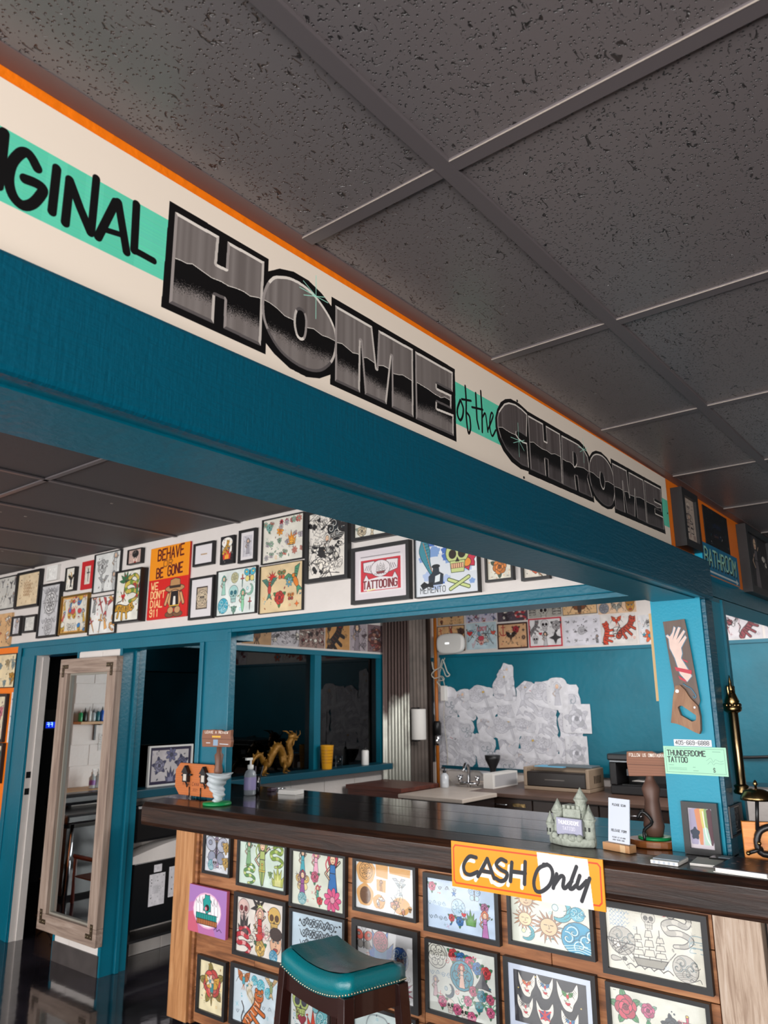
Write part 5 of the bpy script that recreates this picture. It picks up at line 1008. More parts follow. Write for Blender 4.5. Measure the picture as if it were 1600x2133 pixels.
# ---------------------------------------------------------------- stool
def stool():
    t = thing('bar_stool', 'teal leather saddle stool with nailhead trim in front of the bar', 'stool', (1.60, 1.315, -.0), math.radians(-14))
    hx_, hy = .142, .228; N = 14
    # upholstered saddle: rounded slab, dished across its length
    m = MB(); m.smooth = True; rows = []
    prof = [(0, 0.0), (.0, .045), (.012, .062), (.03, .07)]           # inset, height above lower edge
    def rim(ins):
        r = []; a, b = hx_-ins, hy-ins; c = .018
        for k in range(10): r.append((-a+c+(2*a-2*c)*k/10, -b))
        for k in range(14): r.append((a, -b+c+(2*b-2*c)*k/14))
        for k in range(10): r.append((a-c-(2*a-2*c)*k/10, b))
        for k in range(14): r.append((-a, b-c-(2*b-2*c)*k/14))
        return r
    L = []
    for ins, h in prof:
        L.append(m.add([(x, y, .578+.035*(y/hy)**2+h) for x, y in rim(ins)]))
    n = len(rim(0))
    for a, b in zip(L[:-1], L[1:]):
        for k in range(n): l = (k+1) % n; m.face([a+k, a+l, b+l, b+k])
    # quilted top
    gx, gy = 12, 18; g = []
    for i in range(gx+1):
        for j in range(gy+1):
            x = (-1+2*i/gx)*(hx_-.03); y = (-1+2*j/gy)*(hy-.03)
            d = min(abs(abs(x)-.05), 1)*1.0; q = min(abs(x/.055-round(x/.055)), 1); r = min(abs(y/.09-round(y/.09)), 1)
            g.append((x, y, .648+.035*(y/hy)**2+.006*(1-max(abs(x)/hx_, abs(y)/hy)**4)-.004*math.exp(-(min(abs(x-.045), abs(x+.045))/.008)**2)-.004*math.exp(-(min(abs(y-.075), abs(y+.075))/.008)**2)))
    s = m.add(g)
    for i in range(gx):
        for j in range(gy): a = s+i*(gy+1)+j; m.face([a, a+gy+1, a+gy+2, a+1])
    m.face([L[0]+k for k in reversed(range(n))])
    seat = obj('seat', m, plain('teal_leather', '#00727c', .3, bump=(140, .15), spec=.6), t)
    for k in range(4):
        sx, sy = (-1, -1, 1, 1)[k], (-1, 1, -1, 1)[k]; top = .576+.03
        l = MB(); a, b = .022, .02
        p0 = (sx*(hx_-.022), sy*(hy-.024)); p1 = (sx*(hx_+.012), sy*(hy+.02))
        v = l.add([(p1[0]-b, p1[1]-b, 0), (p1[0]+b, p1[1]-b, 0), (p1[0]+b, p1[1]+b, 0), (p1[0]-b, p1[1]+b, 0), (p0[0]-a, p0[1]-a, top), (p0[0]+a, p0[1]-a, top), (p0[0]+a, p0[1]+a, top), (p0[0]-a, p0[1]+a, top)])
        for q in ((0, 1, 5, 4), (1, 2, 6, 5), (2, 3, 7, 6), (3, 0, 4, 7), (4, 5, 6, 7), (3, 2, 1, 0)): l.face([v+i for i in q])
        obj('leg', l, MAHOG, t, bev=.003)
    for sx in (-1, 1):                                                # curved long aprons
        a = MB(); x = sx*(hx_-.022); pts = [(-.2+.4*k/12, .578+.035*((-.2+.4*k/12)/hy)**2) for k in range(13)]
        low = [(y, .533-.012*math.cos(PI*y/.42)+.0) for y, z in reversed(pts)]
        mm = MB().prism(pts+low, -.01, .01); mm.v = [(x+vy, vx, vz) for vx, vy, vz in mm.v]; obj('apron', mm, MAHOG, t)
    for sy in (-1, 1):
        obj('apron', MB().box(-.115, .115, sy*(hy-.024)-.01, sy*(hy-.024)+.01, .533, .606), MAHOG, t)
    for sx in (-1, 1): obj('stretcher', MB().box(sx*(hx_+.002)-.01, sx*(hx_+.002)+.01, -.22, .22, .2, .235), MAHOG, t)
    for sy in (-1, 1): obj('stretcher', MB().box(-.13, .13, sy*(hy+.008)-.01, sy*(hy+.008)+.01, .26, .295), MAHOG, t)
    # nailheads: one row round the rim
    base = MB().ball((0, 0, 0), (.0042, .0042, .0042), 6, 4).mesh('nail'); base.materials.append(plain('antique_nail', '#b9b39a', .3, metal=.8))
    R = rim(-.0005)
    per = []
    for k in range(len(R)):
        a, b = Vector(R[k]), Vector(R[(k+1) % len(R)]); nn = max(1, round((b-a).length/.0125))
        for q in range(nn): per.append(a.lerp(b, q/nn))
    for p in per: obj('nail', base, None, seat, (p.x, p.y, .584+.035*(p.y/hy)**2))
stool()

# ---------------------------------------------------------------- mirror on the pier
t = thing('wall_mirror', 'tall mirror in greywashed wood with dark corner brackets, hung on the pier', 'mirror', (X1-.003, 4.058, .172), -PI/2)
w, h, f, d = .70, 1.735, .10, .05
obj('frame_rail', MB().box(-w/2, w/2, -d, 0, 0, f), wood('greywashed_oak_rail', ['#766258', '#9b8678', '#b3a093'], (0.8, 14, 14), .6, bump=.3), t, bev=.003)
obj('frame_rail', MB().box(-w/2, w/2, -d, 0, h-f, h), MATS['greywashed_oak_rail'], t, bev=.003)
for s in (-1, 1): obj('frame_stile', MB().box(min(s*w/2, s*(w/2-f)), max(s*w/2, s*(w/2-f)), -d, 0, f+.0005, h-f-.0005), MIRWOOD, t, bev=.003)
obj('inner_lip', MB().ring(-w/2+f, w/2-f, f, h-f, .012, -d*.5, -.004), plain('grey_lip', '#8f8a80', .5), t)
obj('mirror_glass', MB().box(-w/2+f-.004, w/2-f+.004, -.012, -.004, f-.004, h-f+.004), plain('silvered_glass', '#e4ecee', .015, metal=1), t)
for sx in (-1, 1):
    for sz in (0, 1):
        b = MB(); x0 = sx*(w/2-.035); z0 = .04 if sz == 0 else h-.04; q = 1 if sz == 0 else -1
        P = [(x0, z0), (x0-sx*.075, z0), (x0-sx*.075, z0+q*.028), (x0-sx*.028, z0+q*.028), (x0-sx*.028, z0+q*.085), (x0, z0+q*.085)]
        o = obj('corner_bracket', b.prism(P, -d-.003, -d), plain('dark_bronze', '#4a3c2c', .45, metal=.5), t)
        r = MB()
        for u, v in ((.014, .014), (.045, .014), (.014, .05), (.065, .014), (.014, .072)): r.ball((x0-sx*u, -d-.003, z0+q*v), .0035, 6, 4)
        obj('rivet', r, plain('pale_rivet', '#a89878', .4, metal=.6), o, kind='stuff')

# things the mirror shows: shelf, worktop, bottles, folding chair by the white wall
SH = wood('pale_shelf_board', ['#b88a5a', '#d0a878'], (.8, 9, 9), .5)
t = thing('bottle_shelf', 'pale wooden shelf on a black bracket, seen in the mirror', 'shelf', (.5, 6.5, 1.40))
obj('board', MB().box(-.5, .30, -.15, -.001, 0, .025), SH, t, bev=.002)
for x in (-.35, .06): obj('bracket', MB().box(x-.01, x+.01, -.12, -.005, -.012, 0).box(x-.01, x+.01, -.016, -.004, -.16, -.012), BLK_IRON, t)
BC = [('#1f9a5a', 'green'), ('#20201f', 'black'), ('#d8d8d4', 'white'), ('#b8c4c8', 'grey'), ('#16707a', 'teal'), ('#1a62c8', 'blue'), ('#c8386a', 'pink'), ('#c8a8a0', 'peach'), ('#3a1418', 'maroon'), ('#7a2a8a', 'violet')]
for i, (c, n) in enumerate(BC):
    b = thing('ink_bottle', '%s squeeze bottle on the shelf seen in the mirror' % n, 'bottle', (.765-.047*i, 6.43, 1.4252), 0, 'bottles on the mirrored shelf')
    hh = .075+.02*((i*7) % 3)/2
    obj('body', MB().lathe([(.001, 0), (.019, 0), (.02, .01), (.02, hh), (.009, hh+.015)], 12), plain('ink_'+n, c, .35), b)
    obj('nozzle', MB().lathe([(.008, hh+.015), (.008, hh+.02), (.002, hh+.05)], 8), plain('nozzle_dark' if i % 2 else 'nozzle_pale', '#1a1a1c' if i % 2 else '#d8d8d8', .4), b)
t = thing('work_counter', 'narrow wall-mounted worktop with pale wood front edge seen in the mirror', 'counter', (.5, 6.5, .77))
obj('worktop', MB().box(-.9, .5, -.3, -.001, 0, .03), SH, t); 
for x in (-.8, .4): obj('support', MB().box(x-.015, x+.015, -.25, -.005, -.77, 0), BLK_IRON, t)
for x, n in ((.66, 'clear spray bottle with violet label'), (.60, 'clear pump bottle')):
    b = thing('spray_bottle', n+' on the worktop seen in the mirror', 'bottle', (x, 6.3, .8004))
    obj('body', MB().lathe([(.001, 0), (.028, 0), (.03, .01), (.03, .1), (.012, .12), (.012, .13)], 14), plain('clear_plastic', '#d8e2e6', .1, trans=.5), b)
    obj('pump', MB().lathe([(.013, .13), (.013, .15), (.005, .151), (.005, .17)], 10).box(-.03, .006, -.005, .005, .168, .178), WHITE, b)
    if 'violet' in n: obj('label_band', MB().lathe([(.0302, .03), (.0302, .075)], 14, cap=False), plain('violet_label', '#8a5aa0', .5), b)
picture('notice', 'small brown and white notice under the shelf, seen in the mirror', ('y', 6.5), .43, 1.22, .15, .17, sheet(.15, .17, '#d0ccc8', [('lines3', .5, .85, .4), ('lines4', .5, .3, .5, '#8a6a58')], 90), fd=.002)
t = thing('massage_table', 'black padded tattoo table seen in the mirror', 'table', (.95, 5.86, 0))
obj('cushion', MB().box(-.55, .35, -.28, .28, .6, .68), plain('black_vinyl', '#1a191c', .28), t, bev=.02)
obj('storage', MB().box(-.5, .3, -.2, .26, .03, .56), MATS['black_vinyl'], t)
obj('headrest', MB().box(-.35, .3, .12, .3, .7, .80), MATS['black_vinyl'], t, bev=.03)
for x in (-.45, .25):
    for y in (-.2, .2): obj('leg', MB().tube([(x, y, .6), (x*1.1, y*1.1, 0)], .016, 8), CHROME, t)
t = thing('director_chair', 'brown folding chair with lettered leather back seen in the mirror', 'chair', (1.02, 5.30, 0))
BR = plain('brown_leather', '#5a2c18', .5); RB = plain('reddish_pole', '#6a3a34', .35)
ctx = MB(); P = [(-.24, .52), (-.1, .46), (.05, .45), (.22, .5), (.22, .26), (-.24, .24)]
obj('back_sling', MB().prism(P, -.2, -.19), BR, t); obj('seat_sling', MB().box(-.24, .22, -.18, .2, .2, .21), BR, t)
tx = Cv(200, 60, '#5a2c18'); text(tx, 'STUDIO', 10, 42, 30, '#d8a050', 4, 30)
obj('lettering', MB().print_box(-.16, .14, -.202, -.2005, .32, .4), printed('chair_print', tx, .6), t)
for x in (-.24, .22):
    for y in (-.2, .2): obj('leg', MB().tube([(x, y, 0), (x, y, .6 if y < 0 else .36)], .014, 8), RB, t)
    obj('armrest', MB().tube([(x, -.2, .36), (x, .22, .36)], .018, 8), RB, t)

# ---------------------------------------------------------------- dark room seen through the far doorway
t = thing('thermostat', 'wall thermostat with glowing blue display in the dark room', 'thermostat', (3.145, 6.499, 1.355))
obj('back_plate', MB().box(-.07, .06, -.012, 0, .09, .19), plain('grey_plate', '#5c5a5c', .5), t, bev=.003)
obj('housing', MB().box(-.075, .075, -.024, 0, 0, .088), plain('grey_housing', '#6a686c', .45), t, bev=.005)
obj('display', MB().box(-.055, .055, -.0255, -.024, .018, .074), plain('blue_screen', '#1030d0', .3, emit=1.2), t)
tx = MB()
for x in (-.045, -.01): tx.box(x, x+.022, -.0262, -.0255, .05, .055).box(x+.018, x+.022, -.0262, -.0255, .03, .07).box(x, x+.022, -.0262, -.0255, .066, .07)
obj('digits', tx, plain('display_digits', '#9fd0ff', .3, emit=2.0), t, kind='stuff')
t = thing('cardboard_box', 'brown cardboard shipping box with a black curved arrow, on the floor of the dark room', 'box', (2.82, 5.18, 0))
bc = Cv(160, 120, '#9a6a42'); bc.line(curve([(20, 60), (55, 84), (90, 78), (118, 52)], 5), 7, '#18120e'); bc.line([(100, 48), (122, 46), (120, 70)], 6, '#18120e'); bc.a[:, :10] = hx('#1c1a1c')
obj('carton', MB().box(-.25, .2, -.2, .2, 0, .27), plain('cardboard', '#9a6a42', .8), t, bev=.004)
mm = MB().print_box(-.2, .2, -.2, -.199, .01, .26); mm.v = [(y-.0515, -x, z) for x, y, z in mm.v]; obj('printed_side', mm, printed('carton_print', bc, .8), t)
t = thing('padded_table', 'dark padded table with a pale edge in the dark room', 'table', (3.3, 5.72, 0))
obj('cushion', MB().box(-.4, .5, -.3, .3, .72, .8), MATS['black_vinyl'], t, bev=.02)
obj('bolster', MB().tube([(-.35, .1, .87), (.3, .1, .87)], .07, 12), MATS['black_vinyl'], t)
for x in (-.35, .45):
    for y in (-.25, .25): obj('leg', MB().tube([(x, y, .72), (x, y, 0)], .02, 8), BLK_IRON, t)
obj('lower_shelf', MB().box(-.38, .46, -.26, .26, .3, .33), plain('dark_red_shelf', '#3a1a1a', .5), t)
t = thing('reception_desk', 'low black desk with a pale curved band and papers taped on its front', 'desk', (2.62, 3.88, 0))
obj('top_slab', MB().box(-.32, .5, -.14, .03, .72, .95), BLACKG, t, bev=.02)
P = [(-.33, .62)]+[(-.32+.82*i/12, .66+.06*math.sin(PI*min(1, i/9))) for i in range(13)]+[(.5, .64)]
obj('curved_band', MB().prism([(-.33, .60)]+[(-.33+.83*i/12, .645+.07*math.sin(PI*i/14)) for i in range(13)]+[(.5, .60)], -.155, -.02), WHITEW, t)
obj('front_panel', MB().box(-.32, .5, -.16, .02, .215, .60), BLACKG, t, bev=.004)
obj('plinth_bar', MB().box(-.33, .5, -.15, .02, .135, .15), BLACK, t); obj('foot', MB().box(-.3, -.28, -.1, 0, 0, .215), BLACK, t); obj('foot', MB().box(.46, .48, -.1, 0, 0, .215), BLACK, t)
for x0, x1, z0, z1, n in ((-.2, -.08, .33, .52, 'upright white sheet'), (-.17, -.11, .53, .575, 'small white slip'), (-.05, .14, .36, .545, 'wide printed white sheet')):
    picture('paper', n+' taped on the black desk front', ('y', 3.7195), 2.62+(x0+x1)/2, (z0+z1)/2, x1-x0, z1-z0, sheet(x1-x0, z1-z0, '#d8d4d8', [('lines9', .5, .5, .42, '#a8a6aa')], 90), fd=.0015, name='taped_sheet')

# ---------------------------------------------------------------- things on the dark window sill
ZS = 1.0424
t = picture('framed picture', 'pale framed blue flower print with a dark patterned border standing on the window sill', ('y', 3.90), 2.655, ZS+.135, .37, .27, sheet(.34, .24, '#c9c2c4', [('rose5', .24, .5, .36, '#8a88a0', '#4a4a6a'), ('flower', .52, .78, .3, '#6a6a8a', '#4a4a5a'), ('rose5', .78, .54, .36, '#6a6888', '#3a3a5a'), ('flame', .52, .24, .34, '#4a4a68', '#8a88a0')], 220, border=('#2c2440', .09)), fw=.012, frame='w', fd=.02, name='sill_picture')
GOLD = plain('gold_resin', '#8f6420', .42, metal=.35, bump=(60, .6))
t = thing('dragon_figurine', 'gold coiled dragon figurine with horned head on the window sill', 'figurine', (3.60, 3.855, ZS), .1)
P = [(-.25, 0, .06), (-.22, 0, .13), (-.15, 0, .16), (-.1, 0, .1), (-.04, .01, .08), (0, 0, .16), (.06, 0, .21), (.12, 0, .15), (.13, -.01, .08), (.19, 0, .07), (.22, 0, .14), (.2, 0, .22), (.22, -.01, .27)]
R_ = [.008, .016, .02, .022, .026, .032, .036, .034, .03, .028, .028, .026, .024]
def cr3(P, n=4):
    Q = [Vector(p) for p in P]; Q = [2*Q[0]-Q[1]]+Q+[2*Q[-1]-Q[-2]]; o = []
    for i in range(1, len(Q)-2):
        for k in range(n):
            s = k/n; a, b, c, d_ = Q[i-1:i+3]; o.append(.5*(2*b+(c-a)*s+(2*a-5*b+4*c-d_)*s*s+(3*b-a-3*c+d_)*s**3))
    return o+[Q[-2]]
bp = cr3(P); br = [R_[min(int(i/4), 11)]+(R_[min(int(i/4)+1, 12)]-R_[min(int(i/4), 11)])*(i % 4)/4 for i in range(len(bp))]
obj('body', MB().tube(bp, br, 12), GOLD, t)
sp = MB()
for i in range(3, len(bp)-2, 2):
    p = bp[i]; tv = (bp[i+1]-bp[i-1]).normalized(); nv = Vector((-tv.z, 0, tv.x))
    if nv.z < -.2: nv = -nv
    q = p+nv*(br[i]+.022); a = p+nv*br[i]*.9-tv*.012; b = p+nv*br[i]*.9+tv*.012
    n = sp.add([(a.x, a.y-.004, a.z), (b.x, b.y-.004, b.z), (b.x, b.y+.004, b.z), (a.x, a.y+.004, a.z), tuple(q)])
    for f_ in ((0, 1, 4), (1, 2, 4), (2, 3, 4), (3, 0, 4)): sp.face([n+k for k in f_])
obj('spines', sp, GOLD, t, kind='stuff')
hd = obj('head', MB().ball((.235, -.01, .285), (.045, .028, .03)).ball((.275, -.01, .275), (.032, .02, .014)).ball((.27, -.01, .255), (.026, .016, .008)), GOLD, t)
for s in (-1, 1):
    obj('horn', MB().tube([(.215, s*.015-.01, .3), (.19, s*.03-.01, .325), (.15, s*.035-.01, .33)], [.008, .006, .002], 8), GOLD, hd)
    obj('whisker', MB().tube([(.29, s*.01-.01, .28), (.31, s*.02-.01, .3), (.305, s*.02-.01, .33)], [.004, .003, .001], 6), GOLD, hd)
obj('beard', MB().tube([(.25, -.01, .255), (.245, -.01, .22), (.225, -.012, .2)], [.012, .008, .002], 8), GOLD, hd)
for x, dx, s in ((-.1, -.05, -1), (-.06, .03, 1), (.12, -.02, -1), (.16, .07, 1)):
    obj('leg', MB().tube([(x, s*.012, .1), (x+dx*.6, s*.045, .055), (x+dx, s*.04, .012)], [.024, .016, .012], 8), GOLD, t)
    c = MB()
    for k in (-1, 0, 1): c.tube([(x+dx, s*.04, .012), (x+dx+.03, s*.04+k*.014, .006)], [.007, .002], 6)
    obj('claw', c, GOLD, t, kind='stuff')
obj('tail_tuft', MB().ball((-.25, 0, .045), (.02, .014, .045)), GOLD, t)
t = thing('tumbler_cup', 'yellow plastic tumbler with faint lettering on the window sill', 'cup', (4.235, 3.85, ZS))
obj('cup_wall', MB().lathe([(.001, 0), (.042, 0), (.043, .004), (.056, .19), (.058, .196), (.053, .196), (.04, .01), (.001, .01)], 24, cap=False), plain('yellow_plastic', '#d99a1c', .35), t)
bands = MB()
for z in (.05, .075, .1, .125, .15): bands.lathe([(.0435+.0128*z/.19+.0002, z), (.0435+.0128*(z+.008)/.19+.0004, z+.008)], 24, cap=False)
obj('printed_band', bands, plain('amber_print', '#b87812', .4), t, kind='stuff')
t = thing('drinking_glass', 'small clear drinking glass beside the yellow tumbler on the sill', 'glass', (4.40, 3.86, ZS))
obj('glass_wall', MB().lathe([(.001, 0), (.03, 0), (.034, .1), (.032, .1), (.028, .006), (.001, .006)], 18, cap=False), glass_pane('clear_glass', (.9, .92, .94)), t)
t = thing('spray_can', 'small white spray bottle standing at the corner end of the window sill', 'bottle', (4.755, 3.86, ZS))
obj('body', MB().lathe([(.001, 0), (.032, 0), (.033, .004), (.033, .12), (.026, .13)], 18), WHITE, t); obj('nozzle', MB().lathe([(.012, .13), (.012, .15), (.004, .152), (.003, .2)], 10), BLACK, t)

# ---------------------------------------------------------------- corrugated corner, conduit, towel roll, router
def rust():
    m, tt, b, N, L = nt('rusty_galvanised_sheet')
    co = N.new('ShaderNodeTexCoord'); n = N.new('ShaderNodeTexNoise'); n.inputs['Scale'].default_value = 2.2; n.inputs['Detail'].default_value = 8
    mp = N.new('ShaderNodeMapping'); mp.inputs['Scale'].default_value = (1.5, 1, 1.0)
    r = N.new('ShaderNodeValToRGB'); r.color_ramp.elements[0].position = .40; r.color_ramp.elements[1].position = .60
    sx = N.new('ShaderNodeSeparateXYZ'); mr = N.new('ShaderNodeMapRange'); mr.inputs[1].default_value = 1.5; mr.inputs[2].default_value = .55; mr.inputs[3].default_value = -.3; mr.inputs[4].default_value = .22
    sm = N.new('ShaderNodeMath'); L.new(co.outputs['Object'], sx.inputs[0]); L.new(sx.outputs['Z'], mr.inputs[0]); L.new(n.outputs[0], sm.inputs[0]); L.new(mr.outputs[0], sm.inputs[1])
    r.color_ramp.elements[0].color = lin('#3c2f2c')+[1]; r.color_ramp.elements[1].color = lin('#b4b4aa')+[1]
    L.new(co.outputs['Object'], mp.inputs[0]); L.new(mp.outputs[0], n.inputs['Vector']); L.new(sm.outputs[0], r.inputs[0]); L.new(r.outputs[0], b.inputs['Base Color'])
    b.inputs['Metallic'].default_value = .75; b.inputs['Roughness'].default_value = .38; return m
RUST = rust()
def corr(name, x0, x1, y, z0, z1, pitch, amp, mat, par):
    m = MB(); m.smooth = True; n = int((x1-x0)/pitch*8); P = [(x0+(x1-x0)*i/n, y-amp+amp*math.cos(2*PI*(x1-x0)*i/n/pitch)) for i in range(n+1)]
    a = m.add([(x, yy, z0) for x, yy in P]); b = m.add([(x, yy, z1) for x, yy in P])
    for i in range(n): m.face([a+i, a+i+1, b+i+1, b+i])
    return obj(name, m, mat, par)
t = thing('corrugated_panel', 'rusty corrugated metal sheeting standing in the corner beside the dark window', 'metal panel', (5.45, 3.9, .55))
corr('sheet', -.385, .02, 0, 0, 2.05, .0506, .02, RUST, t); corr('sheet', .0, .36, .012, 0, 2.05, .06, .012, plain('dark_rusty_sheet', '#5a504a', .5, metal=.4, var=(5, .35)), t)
obj('dark_strip', MB().box(.36, .40, -.02, .015, 0, 2.05), plain('dark_brown_board', '#2a1d16', .6), t)
t = thing('conduit_pipe', 'orange painted conduit running down the corner with a black and chrome shut-off', 'pipe', (5.90, 3.855, .4))
obj('pipe', MB().tube([(0, 0, 0), (0, 0, 2.2)], .018, 12), plain('dull_orange_paint', '#b5651a', .45), t)
obj('valve_body', MB().lathe([(.001, .86), (.04, .86), (.04, .98), (.028, 1.0)], 14), BLACK, t)
obj('chrome_sleeve', MB().lathe([(.03, .76), (.036, .77), (.036, .86), (.03, .865)], 14), CHROME, t)
obj('lever', MB().tube([(0, 0, .8), (-.06, -.05, .79)], .012, 8), CHROME, t)
t = thing('paper_towel_roll', 'white paper towel roll upright on the corrugated metal', 'paper towel', (5.485, 3.785, 1.235))
obj('roll', MB().lathe([(.02, 0), (.07, 0), (.072, .006), (.072, .285), (.07, .29), (.02, .29)], 28, cap=False), PAPER, t)
obj('holder', MB().box(-.012, .012, .02, .083, .293, .303).tube([(0, 0, -.015), (0, 0, .305)], .012, 10).box(-.012, .012, .02, .083, -.02, -.01), BLK_IRON, t)
t = thing('wifi_router', 'white rounded oval router with a small lit badge high in the corner', 'router', (5.9, 3.66, 2.075), -PI/2)
P = [(math.copysign(abs(math.cos(a))**.62, math.cos(a))*.168, .105+math.copysign(abs(math.sin(a))**.62, math.sin(a))*.105) for a in [2*PI*i/36 for i in range(36)]]
obj('shell', MB().prism(P, -.03, .03), WHITE, t, bev=.022)
obj('badge', MB().box(-.05, -.002, -.0315, -.0298, .1, .115), plain('lit_badge', '#ffffff', .4, emit=1.5), t)
obj('mount', MB().box(-.05, .05, .03, .095, .06, .15), WHITE, t)
CORD = plain('white_cord', '#c9c4b8', .5)
t = thing('power_adapter', 'white power adapter hanging on its cord beside the conduit', 'adapter', (5.955, 3.795, 1.60))
obj('brick', MB().box(-.025, .025, -.03, .03, 0, .155), WHITE, t, bev=.006)
obj('cord', MB().tube(cr3([(0, -.01, .155), (0, .01, .22), (0, .05, .27), (0, .02, .36), (0, -.02, .44)]), .004, 6), CORD, t)
obj('cord', MB().tube(cr3([(0, 0, 0), (0, .01, -.2), (.02, -.01, -.5), (.03, .0, -.72), (.03, -.05, -.80)]), .004, 6), CORD, t)
t = thing('cord_bundle', 'tangled loops of white cord tied to the conduit below the router', 'cord', (5.86, 3.775, 2.0))
L_ = [(0, .1, 0), (0, .08, -.08), (0, .0, -.06), (-.02, -.05, .02), (-.02, -.1, -.1), (0, -.12, -.14), (-.01, -.08, -.15), (0, -.02, -.06), (-.02, .09, -.12), (0, .07, -.17), (0, -.02, -.15), (-.02, -.06, -.19), (0, .04, -.2), (0, .0, -.25)]
obj('cord', MB().tube(cr3(L_), .006, 6), CORD, t)

# ---------------------------------------------------------------- stencils on the far teal wall
g = random.Random(11)
TOP = [(2.27, 1.55), (2.40, 1.57), (2.43, 1.80), (2.55, 1.80), (2.7, 1.76), (2.9, 1.76), (2.98, 1.86), (3.1, 1.95), (3.2, 1.74), (3.45, 1.74), (3.6, 1.72), (3.72, 1.72), (3.86, 1.73)]
def topz(y): return float(np.interp(y, [p[0] for p in TOP], [p[1] for p in TOP]))
SPR = []
for k in range(6):
    nm = g.sample(['lady', 'rose', 'snake', 'bird', 'skull', 'dagger', 'wave', 'knot', 'heart', 'fish'], 2)
    SPR.append((printed('stencil_print_%d' % k, sheet(.25, .25, '#dedde3', [(n, .3+.4*q, .62-.3*q, .5+.2*g.random(), '#d2d1d8', '#c4c3cb', g.uniform(-1, 1)) for q, n in enumerate(nm)], 110, speck=.02, ink='#a9a8b2', lw=.5, fill=False), .8), nm))
ST = []
for r in range(5):
    for c_ in range(7):
        y = 3.80-.235*c_+g.uniform(-.04, .04); z = 1.02+.165*r+g.uniform(-.03, .03); w_ = g.uniform(.11, .15); h_ = g.uniform(.11, .15)
        if z+h_ > topz(y)+.02: z = topz(y)-h_+g.uniform(-.01, .02)
        if y < 2.42 and z > 1.45: continue
        if y-w_ < 2.26: y = 2.26+w_
        ST.append((y, z, w_, h_, r, c_))
ST += [(3.05, 1.83, .075, .13, 5, 0), (3.10, 1.78, .07, .12, 5, 1)]
ROWS = ['lowest row', 'second row up', 'middle row', 'fourth row up', 'top row']; COLS = ['first', 'second', 'third', 'fourth', 'fifth', 'sixth', 'seventh']
NAMES = {'lady': 'woman', 'wave': 'wave', 'knot': 'round knot'}
for i, (y, z, w_, h_, rw, cl) in enumerate(ST):
    nm = [NAMES.get(q, q) for q in SPR[i % 6][1]]
    lab = 'stencil of %s and %s, %s of the patch, %s from conduit' % (nm[0], nm[1], ROWS[min(rw, 4)], COLS[cl])
    if rw == 5: lab = ('topmost rounded stencil sheet rising above the white patch on the teal wall', 'rounded stencil sheet half under the topmost one on the teal wall')[cl]
    t = thing('stencil_sheet', lab, 'stencil', (X2-.0132-.0003*i, y, z-h_), -PI/2, 'tracing-paper stencils on the teal wall')
    k = g.choice((4, 6, 7)); ph = g.uniform(0, 6)
    P = [((w_*(1+.1*math.sin(k*a+ph)))*math.copysign(abs(math.cos(a))**.7, math.cos(a)), h_+h_*(1+.1*math.sin((k-1)*a+ph))*math.copysign(abs(math.sin(a))**.7, math.sin(a))) for a in [2*PI*q/22 for q in range(22)]]
    obj('paper', MB().prism(P, -.00025, 0, uv=True), SPR[i % 6][0], t)
for y, z, w_, h_, lab in ((2.34, 1.435, .14, .13, 'square-cornered stencil sheet at the pillar side of the white patch'), (2.36, 1.13, .11, .15, 'lowest square stencil sheet behind the printer'), (2.52, 1.66, .11, .15, 'tall rounded stencil of a robed woman near the top of the white patch')):
    i += 1
    t = thing('stencil_sheet', lab, 'stencil', (X2-.0135-.0003*i, y, z-h_), -PI/2, 'tracing-paper stencils on the teal wall')
    P = [(-w_, .02), (-w_+.02, 0), (w_, 0), (w_, 2*h_*.75), (w_*.98, 2*h_), (-w_, 2*h_)] if 'square' in lab else [(w_*math.copysign(abs(math.cos(a))**.6, math.cos(a)), h_+h_*math.copysign(abs(math.sin(a))**.6, math.sin(a))) for a in [2*PI*q/24 for q in range(24)]]
    obj('paper', MB().prism(P, -.0005, 0, uv=True), printed('stencil_own_%d' % i, sheet(w_*2, h_*2, '#dcdbe0', [('lady' if 'woman' in lab else 'rose5', .5, .5, .7, '#d0cfd6', '#c4c3cb')], 130, ink='#a0a0aa', lw=.5), .8), t)

# ---------------------------------------------------------------- back worktops of the artists' room
t = thing('wooden_cabinet', 'red-brown wooden cabinet at the foot of the corrugated metal', 'cabinet', (4.78, 3.58, 0))
RBW = wood('red_brown_wood', ['#3a1a14', '#5c2c20', '#6e3a2a'], (9, .8, 9), .45)
obj('carcass', MB().box(-.25, .27, -.30, .29, 0, .86), RBW, t, bev=.003); obj('top_board', MB().box(-.27, .28, -.32, .3, .861, .895), RBW, t, bev=.003)
obj('tray', MB().box(-.26, -.24, -.26, .05, .69, .80), plain('brick_red_tray', '#7a3428', .5), t)
t = thing('sink_counter', 'pale sink worktop with chrome tap in the corner of the back room', 'counter', (5.2, 3.0, 0))
PALE = plain('pale_laminate', '#c4b6aa', .35, var=(6, .08))
obj('worktop', MB().extrude_z([(-.75, -.38), (-.225, -.38), (-.225, -.085), (.77, -.085), (.77, .25), (-.75, .25)], .83, .86), PALE, t, bev=.004)
obj('base', MB().box(-.70, -.24, -.36, .23, 0, .83), plain('dark_base', '#221714', .5), t)
obj('basin', MB().ring(-.05, .3, 0, .25, .02, 0, .01), PALE, t).matrix_local = Matrix.Translation((.1, .22, .868)) @ Matrix.Rotation(PI/2, 4, 'X')
tap = obj('tap', MB().tube(cr3([(.02, .05, .86), (.02, .05, 1.02), (-.04, .04, 1.06), (-.1, .03, 1.0)]), .014, 10).tube([(.02, -.04, .89), (.02, .14, .89)], .016, 10), CHROME, t)
